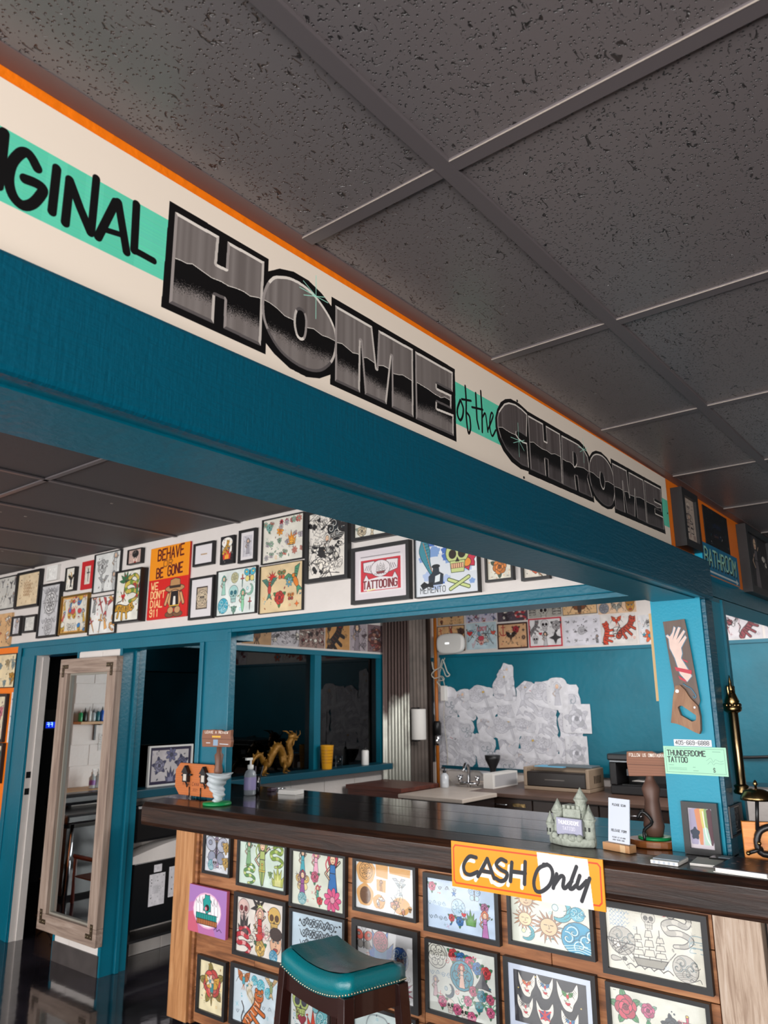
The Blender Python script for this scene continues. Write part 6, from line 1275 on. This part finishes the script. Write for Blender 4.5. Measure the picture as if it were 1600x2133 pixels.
for y in (-.04, .14): obj('tap_handle', MB().lathe([(.012, .89), (.018, .9), (.02, .94), (.008, .96)], 12, (.02, y)).tube([(-.02, y, .95), (.06, y, .95)], .007, 8), CHROME, tap)
t = thing('soap_dispenser', 'small clear soap bottle with black pump by the sink', 'bottle', (5.06, 3.20, .8604))
obj('body', MB().lathe([(.001, 0), (.035, 0), (.037, .01), (.036, .1), (.014, .125)], 16), plain('cloudy_plastic', '#c9cdd2', .2), t)
obj('pump', MB().lathe([(.015, .125), (.015, .145), (.005, .146), (.005, .165)], 10).box(-.04, .008, -.006, .006, .163, .174), BLACK, t)
t = thing('flat_file_desk', 'long dark brown desk with drawers and small brass plates below the stencils', 'desk', (5.47, 2.1, 0))
DESK = plain('dark_brown_lacquer', '#33251f', .4, var=(5, .15)); DTOP = plain('worn_brown_top', '#5f473c', .4, var=(4, .25))
obj('desk_top', MB().box(-.495, .5, -.95, .805, .83, .86), DTOP, t, bev=.004); obj('carcass', MB().box(-.47, .49, -.93, .79, 0, .83), DESK, t)
for a, b in ((-.9, -.36), (-.35, .2), (.21, .77)):
    d_ = obj('drawer', MB().box(-.485, -.471, a, b, .735, .822), DESK, t, bev=.003)
    m_ = (a+b)/2
    if a < -.3 and a > -.5: obj('label_holder', MB().box(-.49, -.485, m_+.4-.06, m_+.4+.06, .765, .79), BRASS, d_)
    obj('handle', MB().tube([(-.485, m_-.06, .775), (-.5, m_-.05, .775), (-.5, m_+.05, .775), (-.485, m_+.06, .775)], .006, 6), CHROME, d_)
    obj('drawer', MB().box(-.485, -.471, a, b, .55, .73), DESK, t, bev=.003)
t = thing('label_printer', 'tan and dark brown stencil printer with a pale blue sheet in its tray', 'printer', (5.51, 2.28, .8604))
TAN = plain('tan_plastic', '#9a8672', .5); DBR = plain('dark_brown_plastic', '#1e1613', .3)
obj('housing', MB().box(-.15, .15, -.3, .3, 0, .03).box(-.15, .15, -.3, -.27, .03, .185).box(-.15, .15, .27, .3, .03, .185).box(-.02, .15, -.27, .27, .03, .185), TAN, t, bev=.006)
obj('front_cover', MB().box(-.148, -.0205, -.269, .269, .031, .15), DBR, t, bev=.008); obj('slot', MB().box(-.15, -.1485, -.08, .1, .085, .092), plain('silver_strip', '#6a6460', .3, metal=.6), t)
for k in range(5): obj('vent_slot', MB().box(-.05+.03*k, -.035+.03*k, -.3008, -.3, .07, .13), DBR, t)
obj('paper_tray', MB().box(-.10, .05, -.05, .22, .186, .192), plain('sky_blue_sheet', '#6db4d8', .6), t); obj('top_lid', MB().box(-.04, .14, -.28, .12, .186, .20), plain('grey_lid', '#5f6a70', .5), t, bev=.003)
t = thing('tissue_box', 'white box lying between the sink and the stencil printer', 'box', (5.41, 2.84, .8604))
obj('carton', MB().box(-.21, .22, -.05, .05, 0, .125), PAPER, t, bev=.003); obj('side_print', MB().box(-.18, .2, -.0512, -.05, .015, .11), plain('grey_print', '#b4b2b4', .7), t)
t = thing('black_stand', 'black desk stand behind the tap', 'stand', (5.72, 3.1, .8604))
obj('column', MB().lathe([(.05, 0), (.05, .01), (.02, .02), (.03, .12), (.07, .2), (.075, .24)], 16), BLACK, t)
t = thing('black_printer', 'tall black office printer beside the pillar', 'printer', (5.68, 1.55, .8604))
obj('housing', MB().box(-.23, .25, -.28, .29, 0, .07).box(-.23, .25, -.28, -.22, .07, .25).box(-.23, .25, .23, .29, .07, .25).box(.0, .25, -.22, .23, .07, .25), BLACK, t, bev=.01)
obj('scanner_lid', MB().box(-.24, .25, -.29, .30, .262, .315), plain('charcoal_plastic', '#242629', .3), t, bev=.012); obj('silver_trim', MB().box(-.235, .24, -.27, .28, .251, .261), plain('silver_strip2', '#8c9094', .3, metal=.6), t)
obj('paper_bin', MB().box(-.2, -.002, -.2, .2, .071, .08), BLACKG, t); obj('page', MB().box(-.19, -.05, .02, .12, .105, .107), PAPER, t)
obj('control_pad', MB().box(-.236, -.23, .06, .14, .15, .2), plain('pad_grey', '#4a4d52', .3), t)
t = thing('red_marker_box', 'brown and green stack of supplies behind the stencil printer', 'box', (5.85, 1.93, .8604))
obj('carton', MB().box(-.05, .05, -.04, .04, 0, .15), plain('olive_box', '#5a6a4a', .6), t)

# ---------------------------------------------------------------- things standing on the bar
ZC = 1.0838
t = thing('bell_plaque', 'orange cedar plaque with two black lantern hooks standing on a wire easel', 'plaque', (2.072, 2.825, ZC), -PI/2)
P = [(-.19, .055), (-.15, .012), (.15, .012), (.19, .055), (.19, .145), (.15, .185), (-.15, .185), (-.19, .145)]
pc = Cv(380, 173, '#c4703c')
for k in range(16): pc.line(curve([(0, 6+11*k), (120, 4+11*k+3*math.sin(k)), (250, 8+11*k), (380, 5+11*k)], 4), 2, '#a85a2c', .6)
for i_, ch in enumerate('AMERICANA'): text(pc, ch, 70+17*i_, 118, 17, '#5a2410', 2.2, 15, slant=.25)
text(pc, 'COOKIN', 236, 118, 17, '#5a2410', 2.2, 15, slant=.25); text(pc, '2021', 165, 145, 12, '#6a3018', 1.8, 12)
obj('board', MB().prism(P, -.018, 0, uv=True), printed('plaque_print', pc, .4), t, bev=.002)
for x in (-.075, .085):
    o = obj('lantern', MB().box(x-.022, x+.022, -.04, -.019, .085, .135).prism([(x-.03, .135), (x+.03, .135), (x, .175)], -.045, -.019).tube([(x, -.03, .085), (x+.012, -.03, .06), (x+.02, -.035, .075)], .004, 6).box(x-.045, x-.022, -.03, -.022, .115, .125).box(x+.022, x+.045, -.03, -.022, .12, .13), BLK_IRON, t)
    obj('lantern_pane', MB().box(x-.012, x+.014, -.0415, -.0402, .093, .128), plain('pale_lantern', '#cfc6ba', .3), o)
for x in (-.05, .05): obj('easel_wire', MB().tube([(x, -.024, .06), (x, -.022, .003), (x, .018, .003), (x, .012, .10)], .003, 6), BLK_IRON, t)

def plank_sign(name, label, loc, rz, lines, base, kind):
    """plain post-and-plank stand"""
    t = thing(name, label, 'sign stand', loc, rz)
    cv = Cv(240, 110, '#8a5c46')
    for k in range(10): cv.line([(0, 5+11*k), (240, 8+11*k)], 1.6, '#6e4634', .7)
    cv.line([(0, 58), (240, 60)], 2.5, '#5a3628')
    for s, x, y, h, c, cw in lines: text(cv, s, x, y, h, c, max(2, h*.17), cw)
    if kind == 'a':
        cv.poly([(96, 62), (134, 62), (134, 100), (96, 100)], '#8aa0b8'); cv.line([(40, 84), (70, 84)], 5, '#c8ccd4'); cv.line([(150, 88), (216, 90)], 5, '#c8ccd4')
        for k in range(5): Pen(cv, 92+14*k, 44, 7).blob(0, 0, 1, 1, '#e0b040', None)
    g_ = random.Random(5); top = [(-.1+.2*k/8, .085+g_.uniform(-.004, .006)) for k in range(9)]
    P = [(-.098, 0), (.1, .004)]+[(.104, .03), (.098, .06)]+top[::-1]+[(-.104, .05)]
    return t, P, printed(name+'_print', cv, .6)
t, P, pm = plank_sign('plank_sign_stand', 'little brown plank sign with five gold stars on a white swirled stem and green foot', (1.955, 2.515, ZC), -PI/2+.1, [('LEAVE A REVIEW', 26, 24, 15, '#e8e2da', 14)], None, 'a')
obj('foot', MB().lathe([(.001, 0), (.072, 0), (.075, .006), (.072, .014), (.001, .016)], 26), plain('green_foot', '#0d8a4a', .4), t)
sw = MB(); sw.smooth = True; n = 24; st = []
for i in range(25):
    z = .016+.14*i/24; r0 = .022+.045*(i/24)**1.2; st.append(sw.add([((r0+.005*math.sin(5*PI*2*(i/24)+a*2))*math.cos(a)+.012*math.sin(i*.35), (r0+.005*math.sin(5*PI*2*(i/24)+a*2))*math.sin(a), z+.004*math.sin(a*2)) for a in [2*PI*k/n for k in range(n)]]))
for a, b in zip(st[:-1], st[1:]):
    for k in range(n): l = (k+1) % n; sw.face([a+k, a+l, b+l, b+k])
sw.face([st[-1]+k for k in range(n)])
obj('swirled_stem', sw, plain('white_resin', '#b9c0c4', .45), t)
obj('post', MB().lathe([(.02, .155), (.024, .17), (.018, .2), (.024, .25), (.014, .262), (.014, .30)], 14), plain('brown_post', '#6e4a3a', .5), t)
obj('plank', MB().prism([(x*1.05, z+.29) for x, z in P], -.026, -.006, uv=True), pm, t, bev=.002)

t, P, pm = plank_sign('plank_sign_stand', 'brown plank sign reading FOLLOW US ON INSTAGRAM on an oval wooden base beside the pillar', (2.16, .275, ZC), -PI/2+.25, [('FOLLOW US ON', 18, 24, 13, '#ece6de', 11), ('INSTAGRAM', 140, 24, 13, '#ece6de', 10)], None, 'b')
obj('wooden_base', MB().extrude_z([(.095*math.cos(a), .07*math.sin(a)) for a in [2*PI*k/24 for k in range(24)]], 0, .026), wood('base_wood', ['#6a3818', '#a3602e'], (1, 9, 9), .35), t, bev=.004)
obj('green_pad', MB().lathe([(.06, .0265), (.06, .034), (.04, .036)], 20), MATS['green_foot'], t)
obj('post', MB().lathe([(.03, .036), (.038, .07), (.03, .12), (.026, .16), (.034, .2), (.02, .225), (.014, .24), (.014, .30)], 16), plain('brown_post2', '#5f4338', .5), t)
obj('plank', MB().prism([(x*.72, z+.245) for x, z in P], -.04, -.018, uv=True), pm, t, bev=.002)
obj('hook', MB().tube(cr3([(-.03, -.05, .027), (-.03, -.05, .06), (.0, -.055, .09), (-.03, -.06, .125), (-.05, -.06, .1)]), .006, 8), BLK_IRON, t)

t = thing('sanitizer_bottle', 'clear pump bottle of hand sanitizer with violet label on the bar', 'bottle', (2.345, 2.70, ZC))
obj('body', MB().lathe([(.001, 0), (.032, 0), (.035, .006), (.035, .11), (.028, .13), (.014, .142)], 20), plain('clear_gel', '#cfd6de', .08, trans=.6), t)
obj('label_band', MB().lathe([(.0354, .03), (.0354, .1)], 20, cap=False), plain('lavender_label', '#8f86b0', .5), t)
obj('pump', MB().lathe([(.016, .142), (.018, .148), (.018, .165), (.006, .168), (.006, .195)], 12).box(-.036, .009, -.007, .007, .193, .206), WHITE, t)
t = thing('pen_cup', 'black pen cup holding dark pens behind the sanitizer bottle', 'cup', (2.40, 2.725, ZC))
obj('cup_wall', MB().lathe([(.001, 0), (.035, 0), (.037, .1), (.033, .1), (.031, .006)], 18, cap=False), BLACKG, t)
for k, (c, dx, dy) in enumerate((('#26262a', .01, .02), ('#9a9ca4', -.02, .0), ('#1a1a20', .02, -.02), ('#3a3040', -.01, -.015))):
    p_ = thing('pen', ('dark pen leaning to the window in the black cup', 'silver pen standing in the black cup', 'black pen leaning out of the black cup', 'plum coloured pen in the black cup')[k], 'pen', (2.40+dx*.5, 2.725+dy*.5, ZC+.007), 0, 'pens in the cup')
    obj('barrel', MB().tube([(0, 0, 0), (dx*1.2, dy*1.2, .15)], .0045, 8), plain('pen_%d' % k, c, .35), p_)
t = thing('card_stack', 'stack of white cards on the bar behind the sanitizer', 'cards', (2.53, 2.55, ZC), .2)
for k in range(4): obj('card_block', MB().box(-.045-.002*k, .045, -.06, .06-.002*k, .006*k, .006*k+.0055), PAPER, t)
t = thing('key_bunch', 'bunch of keys and a dark fob lying beside the card stack', 'keys', (2.60, 2.74, ZC))
obj('ring', MB().tube([(.022*math.cos(a), .022*math.sin(a), .004) for a in [2*PI*k/18 for k in range(18)]], .002, 6, closed=True), CHROME, t)
for a in (.2, .7, 1.3): c_, s_ = math.cos(a), math.sin(a); obj('key', MB().tube([(.03*c_, .03*s_, .004+.004*a), (.085*c_, .085*s_, .004+.004*a)], [.008, .003], 6), CHROME, t)
obj('fob', MB().box(-.07, -.02, -.02, .015, 0, .02), plain('plum_fob', '#3c2a3a', .5), t, bev=.005)

# castle ornament
STONE = plain('grey_green_resin', '#aab0a4', .6, bump=(70, .8), var=(40, .18))
t = thing('castle_ornament', 'small grey stone castle ornament with a silver plaque on the bar edge', 'ornament', (2.01, .53, ZC), -PI/2-.12)
m = MB(); g = random.Random(9)
P = [(.098*math.cos(a)*(1+g.uniform(-.05, .05)), .052*math.sin(a)*(1+g.uniform(-.08, .08))) for a in [2*PI*k/22 for k in range(22)]]
obj('rock_base', m.extrude_z(P, 0, .03), STONE, t, bev=.006)
obj('keep', MB().box(-.035, .04, -.005, .045, .0305, .125), STONE, t, bev=.003)
for k in range(4): obj('merlon', MB().box(-.035+.02*k, -.023+.02*k, -.005, .045, .1255, .137), STONE, t)
for x, y, r, h in ((-.062, .005, .02, .105), (.03, .02, .021, .15), (.078, -.005, .019, .085), (-.085, -.015, .014, .06), (.06, .025, .014, .09)):
    tw = obj('tower', MB().lathe([(r*1.1, .028), (r, .04), (r, h), (r*1.25, h+.006), (r*1.25, h+.012)], 14, (x, y)), STONE, t)
    obj('turret_roof', MB().lathe([(r*1.2, h+.0122), (r*.5, h+.035), (.001, h+.052)], 14, (x, y)), STONE, tw)
    for s in (-.4, .4): obj('window_slit', MB().box(x+s*r-.003, x+s*r+.003, y-r-.001, y-r*.8, h*.65, h*.65+.014), plain('dark_slit', '#3c3f3c', .8), tw)
cc = Cv(200, 120, '#a9a9c0'); text(cc, 'THUNDERDOME', 16, 44, 26, '#f0eef6', 4, 15.5); text(cc, 'TATTOO', 50, 84, 24, '#e0deea', 3, 17)
obj('plaque', MB().print_box(-.05, .058, -.03, -.02, .035, .095), printed('castle_plaque', cc.noise(.05), .35), t, bev=.002)
for k in range(16):
    a = g.uniform(PI, 2*PI); obj('boulder', MB().ball((.085*math.cos(a), .045*math.sin(a), .03), g.uniform(.008, .014), 8, 5), STONE, t)

# scan-card stand (code left out)
t = thing('card_stand', 'white card reading PLEASE SCAN RELEASE FORM in a small wooden block', 'card stand', (1.99, .345, ZC), -PI/2-.28)
bw = wood('light_block', ['#a87850', '#c9986a'], (1, 9, 9), .5)
obj('wooden_block', MB().box(-.058, .058, -.018, .022, 0, .026), bw, t, bev=.002); obj('block_end', MB().box(.02, .042, -.0195, -.0182, .001, .025), plain('pale_end_grain', '#d8b48a', .6), t)
cv = Cv(220, 400, '#d3dae8'); 
text(cv, 'PLEASE SCAN', 42, 66, 18, '#24262c', 3.4, 13); text(cv, 'RELEASE FORM', 32, 290, 19, '#24262c', 3.6, 13.5); text(cv, 'PLEASE LET US KNOW', 44, 344, 10, '#24262c', 2, 7.6); text(cv, "WHEN YOU'RE DONE", 48, 366, 10, '#24262c', 2, 8)
obj('card', MB().print_box(-.046, .046, -.004, 0, 0, .155), printed('scan_card', cv, .35), t).matrix_local = Matrix.Translation((0, .004, .02)) @ Matrix.Rotation(-.12, 4, 'X')

# pillar: hand saw, number strip, voucher, small frame
def saw_art():
    cv = Cv(120, 330, '#5a463c')
    for k in range(12): cv.line([(4+10*k, 0), (8+10*k, 330)], 4, '#4c3a32', .6)
    return cv
YC = .09
t = thing('painted_saw', 'old hand saw painted with a reaching forearm and red ribbon, hung on the pillar', 'saw', (X1-.001, YC, 1.47), -PI/2)
def loc2(P): return [(YC-y, z-1.47) for y, z in P]
SAWB = wood('rusty_blade', ['#48362d', '#5d493f', '#6b574b'], (6, 6, 1), .45, bump=.1)
blade = [(.15, 1.889), (.07, 1.894), (.064, 1.845), (.044, 1.60), (.05, 1.585), (.129, 1.62), (.135, 1.70)]
obj('blade', MB().prism(loc2(blade), -.012, -.008), SAWB, t)
hnd = [(.123, 1.655), (.107, 1.657), (.091, 1.64), (.077, 1.613), (.051, 1.583), (.047, 1.546), (.05, 1.5), (.059, 1.479), (.07, 1.492), (.104, 1.51), (.134, 1.522), (.153, 1.518), (.146, 1.553), (.135, 1.617)]
hole = [(.123, 1.581), (.108, 1.585), (.06, 1.55), (.062, 1.534), (.076, 1.528), (.115, 1.551)]
def ring_prism(o, i, y0, y1):
    """outline with a hole, bridged by nearest vertices"""
    m = MB(); N_ = 40
    def res(P, n, c):
        out = []
        for k in range(n):
            a = 2*PI*k/n; d = (math.cos(a), math.sin(a)); best = None
            for (ax, ay), (bx_, by_) in zip(P, P[1:]+P[:1]):
                ex, ey = bx_-ax, by_-ay; den = d[0]*ey-d[1]*ex
                if abs(den) < 1e-12: continue
                tt_ = ((ax-c[0])*ey-(ay-c[1])*ex)/den; u = ((ax-c[0])*d[1]-(ay-c[1])*d[0])/den
                if tt_ > 0 and -1e-6 <= u <= 1+1e-6 and (best is None or tt_ > best): best = tt_
            out.append((c[0]+d[0]*best, c[1]+d[1]*best))
        return out
    c = (sum(p[0] for p in i)/len(i), sum(p[1] for p in i)/len(i)); O_, I_ = res(o, N_, c), res(i, N_, c)
    a = m.add([(x, y0, z) for x, z in O_]); b = m.add([(x, y0, z) for x, z in I_]); a2 = m.add([(x, y1, z) for x, z in O_]); b2 = m.add([(x, y1, z) for x, z in I_])
    for k in range(N_):
        l = (k+1) % N_; m.face([a+k, a+l, b+l, b+k]); m.face([a2+l, a2+k, b2+k, b2+l]); m.face([a+l, a+k, a2+k, a2+l]); m.face([b+k, b+l, b2+l, b2+k])
    return m
obj('handle', ring_prism(loc2(hnd), loc2(hole), -.022, -.001), wood('worn_saw_handle', ['#5c3a24', '#8a5f40', '#a07a58'], (9, 9, 2), .5), t)
arm = [(.117, 1.849), (.111, 1.869), (.105, 1.864), (.12, 1.82), (.095, 1.866), (.087, 1.863), (.107, 1.819), (.077, 1.854), (.072, 1.848), (.1, 1.806), (.073, 1.834), (.069, 1.826), (.092, 1.79), (.09, 1.769), (.096, 1.753), (.075, 1.712), (.064, 1.688), (.082, 1.668), (.105, 1.697), (.118, 1.754), (.133, 1.791), (.134, 1.825), (.143, 1.836), (.137, 1.84), (.129, 1.833)]
def grow(P, k):
    cx_ = sum(p[0] for p in P)/len(P); out = []
    for i_ in range(len(P)):
        a_, b_, c_ = Vector(P[i_-1]), Vector(P[i_]), Vector(P[(i_+1) % len(P)])
        n_ = ((b_-a_).normalized()+(c_-b_).normalized()); n_ = Vector((n_.y, -n_.x)).normalized() if n_.length > 1e-4 else Vector((0, 0)); out.append((b_.x+n_.x*k, b_.y+n_.y*k))
    return out
A = loc2(arm); ar = sum(A[i][0]*A[(i+1) % len(A)][1]-A[(i+1) % len(A)][0]*A[i][1] for i in range(len(A)))
obj('painted_outline', MB().prism(grow(A, .0028 if ar > 0 else -.0028), -.0126, -.012), plain('slate_blue_paint', '#4f7d96', .5), t)
obj('painted_arm', MB().prism(A, -.0132, -.0126), plain('pale_skin_paint', '#dcbfb4', .5, var=(30, .1)), t, label='pale painted forearm and hand')
rib = MB()
for P in ([(.122, 1.722), (.118, 1.708), (.064, 1.694), (.062, 1.708)], [(.112, 1.69), (.108, 1.678), (.084, 1.666), (.088, 1.676)], [(.092, 1.75), (.086, 1.742), (.072, 1.735), (.074, 1.742)]): rib.prism(loc2(P), -.0139, -.0132)
obj('painted_ribbon', rib, plain('red_ribbon_paint', '#b8283c', .5), t, kind='stuff')
obj('painted_scroll', MB().tube([(YC-y, -.013, z-1.47) for y, z in curve([(.098, 1.662), (.085, 1.652), (.072, 1.645), (.062, 1.63), (.056, 1.618), (.062, 1.61), (.066, 1.618)], 4)], .0022, 6), MATS['slate_blue_paint'], t)
obj('saw_screw', MB().tube([(YC-.062, -.0235, 1.578-1.47), (YC-.062, -.02, 1.578-1.47)], .004, 8).tube([(YC-.118, -.0235, 1.635-1.47), (YC-.118, -.02, 1.635-1.47)], .006, 8), CHROME, t, kind='stuff')
pc = Cv(330, 60, '#dfe0e4'); text(pc, '405-669-6888', 14, 46, 34, '#2c2e34', 5, 25)
picture('paper strip', 'white paper strip printed 405-669-6888 taped on the pillar', ('x', X1), .089, 1.454, .132, .023, pc, fd=.0008, name='number_strip')
vc = Cv(560, 250, '#a6dcbe'); vc.line([(18, 18), (542, 18), (542, 232), (18, 232), (18, 18)], 2, '#3c5a4e')
text(vc, 'THUNDERDOME', 34, 82, 46, '#26302e', 8, 32); text(vc, 'TATTOO', 34, 142, 46, '#26302e', 8, 31); text(vc, '$', 434, 218, 34, '#26302e', 4, 24)
for k in range(3): vc.line([(40, 190+9*k), (200, 191+9*k)], 2, '#6a9a84')
for x, y, l in ((40, 168, 44), (258, 182, 20), (258, 212, 44), (440, 40, 70)): vc.line([(x, y), (x+l, y)], 3, '#5a8a74')
for k in range(2): vc.line(curve([(380+10*k, 120+30*k), (420, 96+30*k), (440, 130+24*k), (460, 108+30*k), (500, 124+20*k), (530, 116+24*k)], 5), 2, '#6a9484')
picture('voucher', 'mint green voucher card printed THUNDERDOME TATTOO on the pillar', ('x', X1), .086, 1.393, .218, .096, vc, fd=.001, name='gift_voucher', off=.001)
def wet():
    cv = Cv(150, 220, '#cfc8d4')
    for P, c in (([(8, 12), (60, 12), (50, 190), (8, 190)], '#a8a0bc'), ([(40, 12), (80, 12), (78, 200), (60, 200)], '#d8906a'), ([(72, 8), (104, 8), (100, 110), (80, 100)], '#d8cc7a'), ([(98, 8), (118, 8), (116, 120), (100, 110)], '#8aa872'), ([(112, 12), (142, 12), (142, 180), (120, 180)], '#5a3a44'), ([(84, 110), (112, 110), (126, 216), (92, 216)], '#b8d8c8')): cv.poly(curve(P+[P[0]], 3), c)
    Pen(cv, 34, 140, 26).blob(0, 0, 1, 1.2, '#3a4254', None, wob=.2); cv.line(curve([(90, 20), (96, 100), (104, 160), (130, 210)], 4), 6, '#f0f0ee'); cv.a[-22:] = hx('#d6ccd4'); return cv
picture('framed picture', 'small black framed photo of coloured streaks leaning against the pillar on the bar', ('x', X1), .083, ZC+.0865, .122, .172, wet(), fw=.02, fd=.02, glass=True, off=.004, name='photo_frame')

# brass ornament and cash sign on the dark face of the pillar
t = thing('brass_ornament', 'ornate brass rod with crowned finial fixed on the dark pillar face', 'ornament', (2.262, .0115, 1.272))
obj('rod', MB().lathe([(.014, .02), (.017, .03), (.017, .285), (.014, .29)], 20, (0, -.03)), plain('polished_brass', '#75644a', .2, metal=1), t)
obj('lower_collar', MB().lathe([(.012, 0), (.026, .004), (.028, .012), (.022, .02), (.026, .03), (.018, .036)], 20, (0, -.03)), BRASS, t)
cr = MB(); cr.lathe([(.02, .285), (.03, .292), (.032, .305), (.022, .315), (.026, .325), (.02, .34), (.016, .352), (.012, .36)], 20, (0, -.03))
for k in range(10): a = 2*PI*k/10; cr.ball((.027*math.cos(a), -.03+.024*math.sin(a), .312), .008, 6, 5)
obj('crown', cr, BRASS, t); obj('finial', MB().lathe([(.01, .358), (.014, .37), (.006, .385), (.006, .395), (.003, .41), (.001, .42)], 14, (0, -.03)), BRASS, t)
for s in (-1, 1): obj('leaf_scroll', MB().tube(cr3([(s*.02, -.03, .34), (s*.034, -.03, .35), (s*.036, -.03, .375), (s*.035, -.03, .38)]), [.006]*12+[.004], 8), BRASS, t)
cs = Cv(160, 110, '#1c1b1e'); cs.line([(8, 8), (152, 8), (152, 102), (8, 102), (8, 8)], 3, '#c8b8a8'); text(cs, 'CASH', 24, 56, 38, '#0c0c0e', 7, 30); text(cs, 'ONLY', 40, 82, 18, '#d8d4d0', 3, 20); cs.line([(70, 94), (104, 94)], 3, '#b8b4b0')
cs.poly([(20, 14), (140, 14), (140, 60), (20, 60)], '#55504e'); text(cs, 'CASH', 24, 56, 38, '#0c0c0e', 7, 30)
picture('framed sign', 'small dark framed sign lettered CASH leaning at the foot of the pillar', ('y', .0015), 2.19, 1.195, .155, .102, cs, fw=.006, fd=.012, name='small_framed_sign')

# bell on its block
t = thing('reception_bell', 'brass dome bell on a black bracket mounted on an orange oak block', 'bell', (2.10, -.125, ZC), -PI/2+.35)
obj('oak_block', MB().box(-.075, .10, -.012, .014, 0, .125), OAK, t, bev=.002)
m = MB().tube(cr3([(.05, -.02, .03), (-.02, -.02, .028), (-.035, -.02, .06), (-.02, -.02, .1), (.03, -.02, .115), (.07, -.02, .1)]), .011, 8)
obj('bracket', m, BLK_IRON, t); obj('arm', MB().tube([(-.02, -.025, .045), (-.065, -.03, .03)], .006, 8).tube([(-.03, -.02, .1), (-.02, -.02, .2)], .006, 8), BLK_IRON, t)
for x, z in ((-.03, .062), (.0, .036), (-.066, .03)): obj('brass_stud', MB().ball((x, -.034, z), .007, 8, 6), BRASS, t)
obj('bell_dome', MB().lathe([(.006, .232), (.022, .23), (.04, .222), (.05, .205), (.052, .195), (.046, .196)], 26, (-.02, -.02), cap=False), BRASS, t)
obj('plunger', MB().lathe([(.004, .23), (.004, .24), (.008, .243), (.006, .252), (.002, .258)], 10, (-.02, -.02)), BRASS, t)

# flat things near the pillar foot
t = thing('white_card_box', 'low white business-card box on the bar edge near the pillar', 'box', (1.905, .137, ZC))
obj('box_base', MB().box(-.055, .05, -.045, .045, 0, .012), WHITE, t, bev=.002); obj('lid_grid', MB().box(-.035, .05, -.043, .043, .0125, .0145), plain('blue_grey_grid', '#9aa6b2', .5), t)
for k in range(5): obj('rib', MB().box(-.0555, -.055, -.036+.016*k, -.028+.016*k, .002, .01), plain('rib_grey', '#b4bcc6', .5), t)
t = thing('leaflet_stack', 'fanned stack of white leaflets lying by the picture frame', 'leaflets', (1.955, .03, ZC), .1)
for k in range(3): obj('leaflet', MB().box(-.055, .06, -.05+.004*k, .045, .0025*k, .0025*k+.002), PAPER, t)
t = thing('flash_album', 'thick white album with a dark speckled cover lying on the bar corner', 'book', (1.935, -.105, ZC), -.05)
al = Cv(160, 120, '#2a2430'); g = random.Random(4)
for k in range(60): Pen(al, g.uniform(0, 160), g.uniform(0, 120), g.uniform(3, 8)).blob(0, 0, 1, .8, g.choice(['#6a3a34', '#8a4a40', '#3a3a4a', '#a08a88', '#1c1a24']), None, n=9)
obj('pages', MB().box(-.095, .095, -.075, .075, .002, .013), PAPER, t); obj('back_cover', MB().box(-.1, .1, -.08, .08, 0, .002), WHITE, t)
mm = MB().print_box(-.1, .1, -.0155, -.013, -.08, .08); mm.v = [(x, z, -y) for x, y, z in mm.v]; obj('front_cover', mm, printed('album_cover', al, .35), t)
t = thing('card_tray', 'small black card holder at the foot of the pillar', 'card holder', (2.03, .0, ZC))
obj('tray', MB().box(-.03, .03, -.04, .04, 0, .012), BLACKG, t, bev=.002); obj('card', MB().box(-.02, .02, -.03, .012, .0125, .014), plain('grey_card', '#8a96a0', .5), t)
t = thing('newspaper_stand', 'grey newspaper page with black headline propped up behind the bell', 'newspaper', (2.52, -.13, ZC), -PI/2)
npg = Cv(160, 200, '#a9a8ac'); npg.line([(14, 22), (150, 26)], 10, '#1c1c20'); npg.line([(30, 46), (150, 50)], 12, '#2a2a2e')
for k in range(13): npg.line([(16, 76+9*k), (146, 78+9*k)], 3, '#77767c')
obj('page', MB().print_box(-.1, .14, -.002, 0, .03, .215), printed('newspaper_print', npg, .8), t).matrix_local = Matrix.Translation((0, 0, .0)) @ Matrix.Rotation(.16, 4, 'Y')
obj('stand', MB().box(-.02, .03, .03, .042, 0, .13).box(-.06, .1, -.03, .05, 0, .008), BLACK, t)
t = thing('edge_on_frame', 'tall pale-edged black frame seen edge-on behind the pillar', 'picture', (2.29, .1975, 1.60), PI)
obj('frame', MB().ring(-.09, .09, 0, .335, .02, -.028, 0), BLACKG, t); obj('front_lip', MB().ring(-.09, .09, 0, .335, .02, -.042, -.0285), plain('pale_wood_lip', '#d8b078', .5), t)
obj('artwork', MB().box(-.071, .071, -.024, -.002, .019, .316), PAPER, t)
t = thing('brown_strip', 'narrow brown board edge-on behind the pillar below the pale frame', 'board', (2.29, .1975, 1.27), PI)
obj('board', MB().box(-.09, .09, -.03, 0, 0, .27), plain('brown_board', '#5a4440', .6), t, bev=.002)
t = thing('black_cable', 'black cable sagging along the far teal wall beyond the brass ornament', 'cable', (5.975, .9, 1.16))
obj('cord', MB().tube(cr3([(0, .35, .02), (0, .1, -.01), (-.01, -.15, .0), (0, -.45, .03)]), .012, 8), BLACK, t)
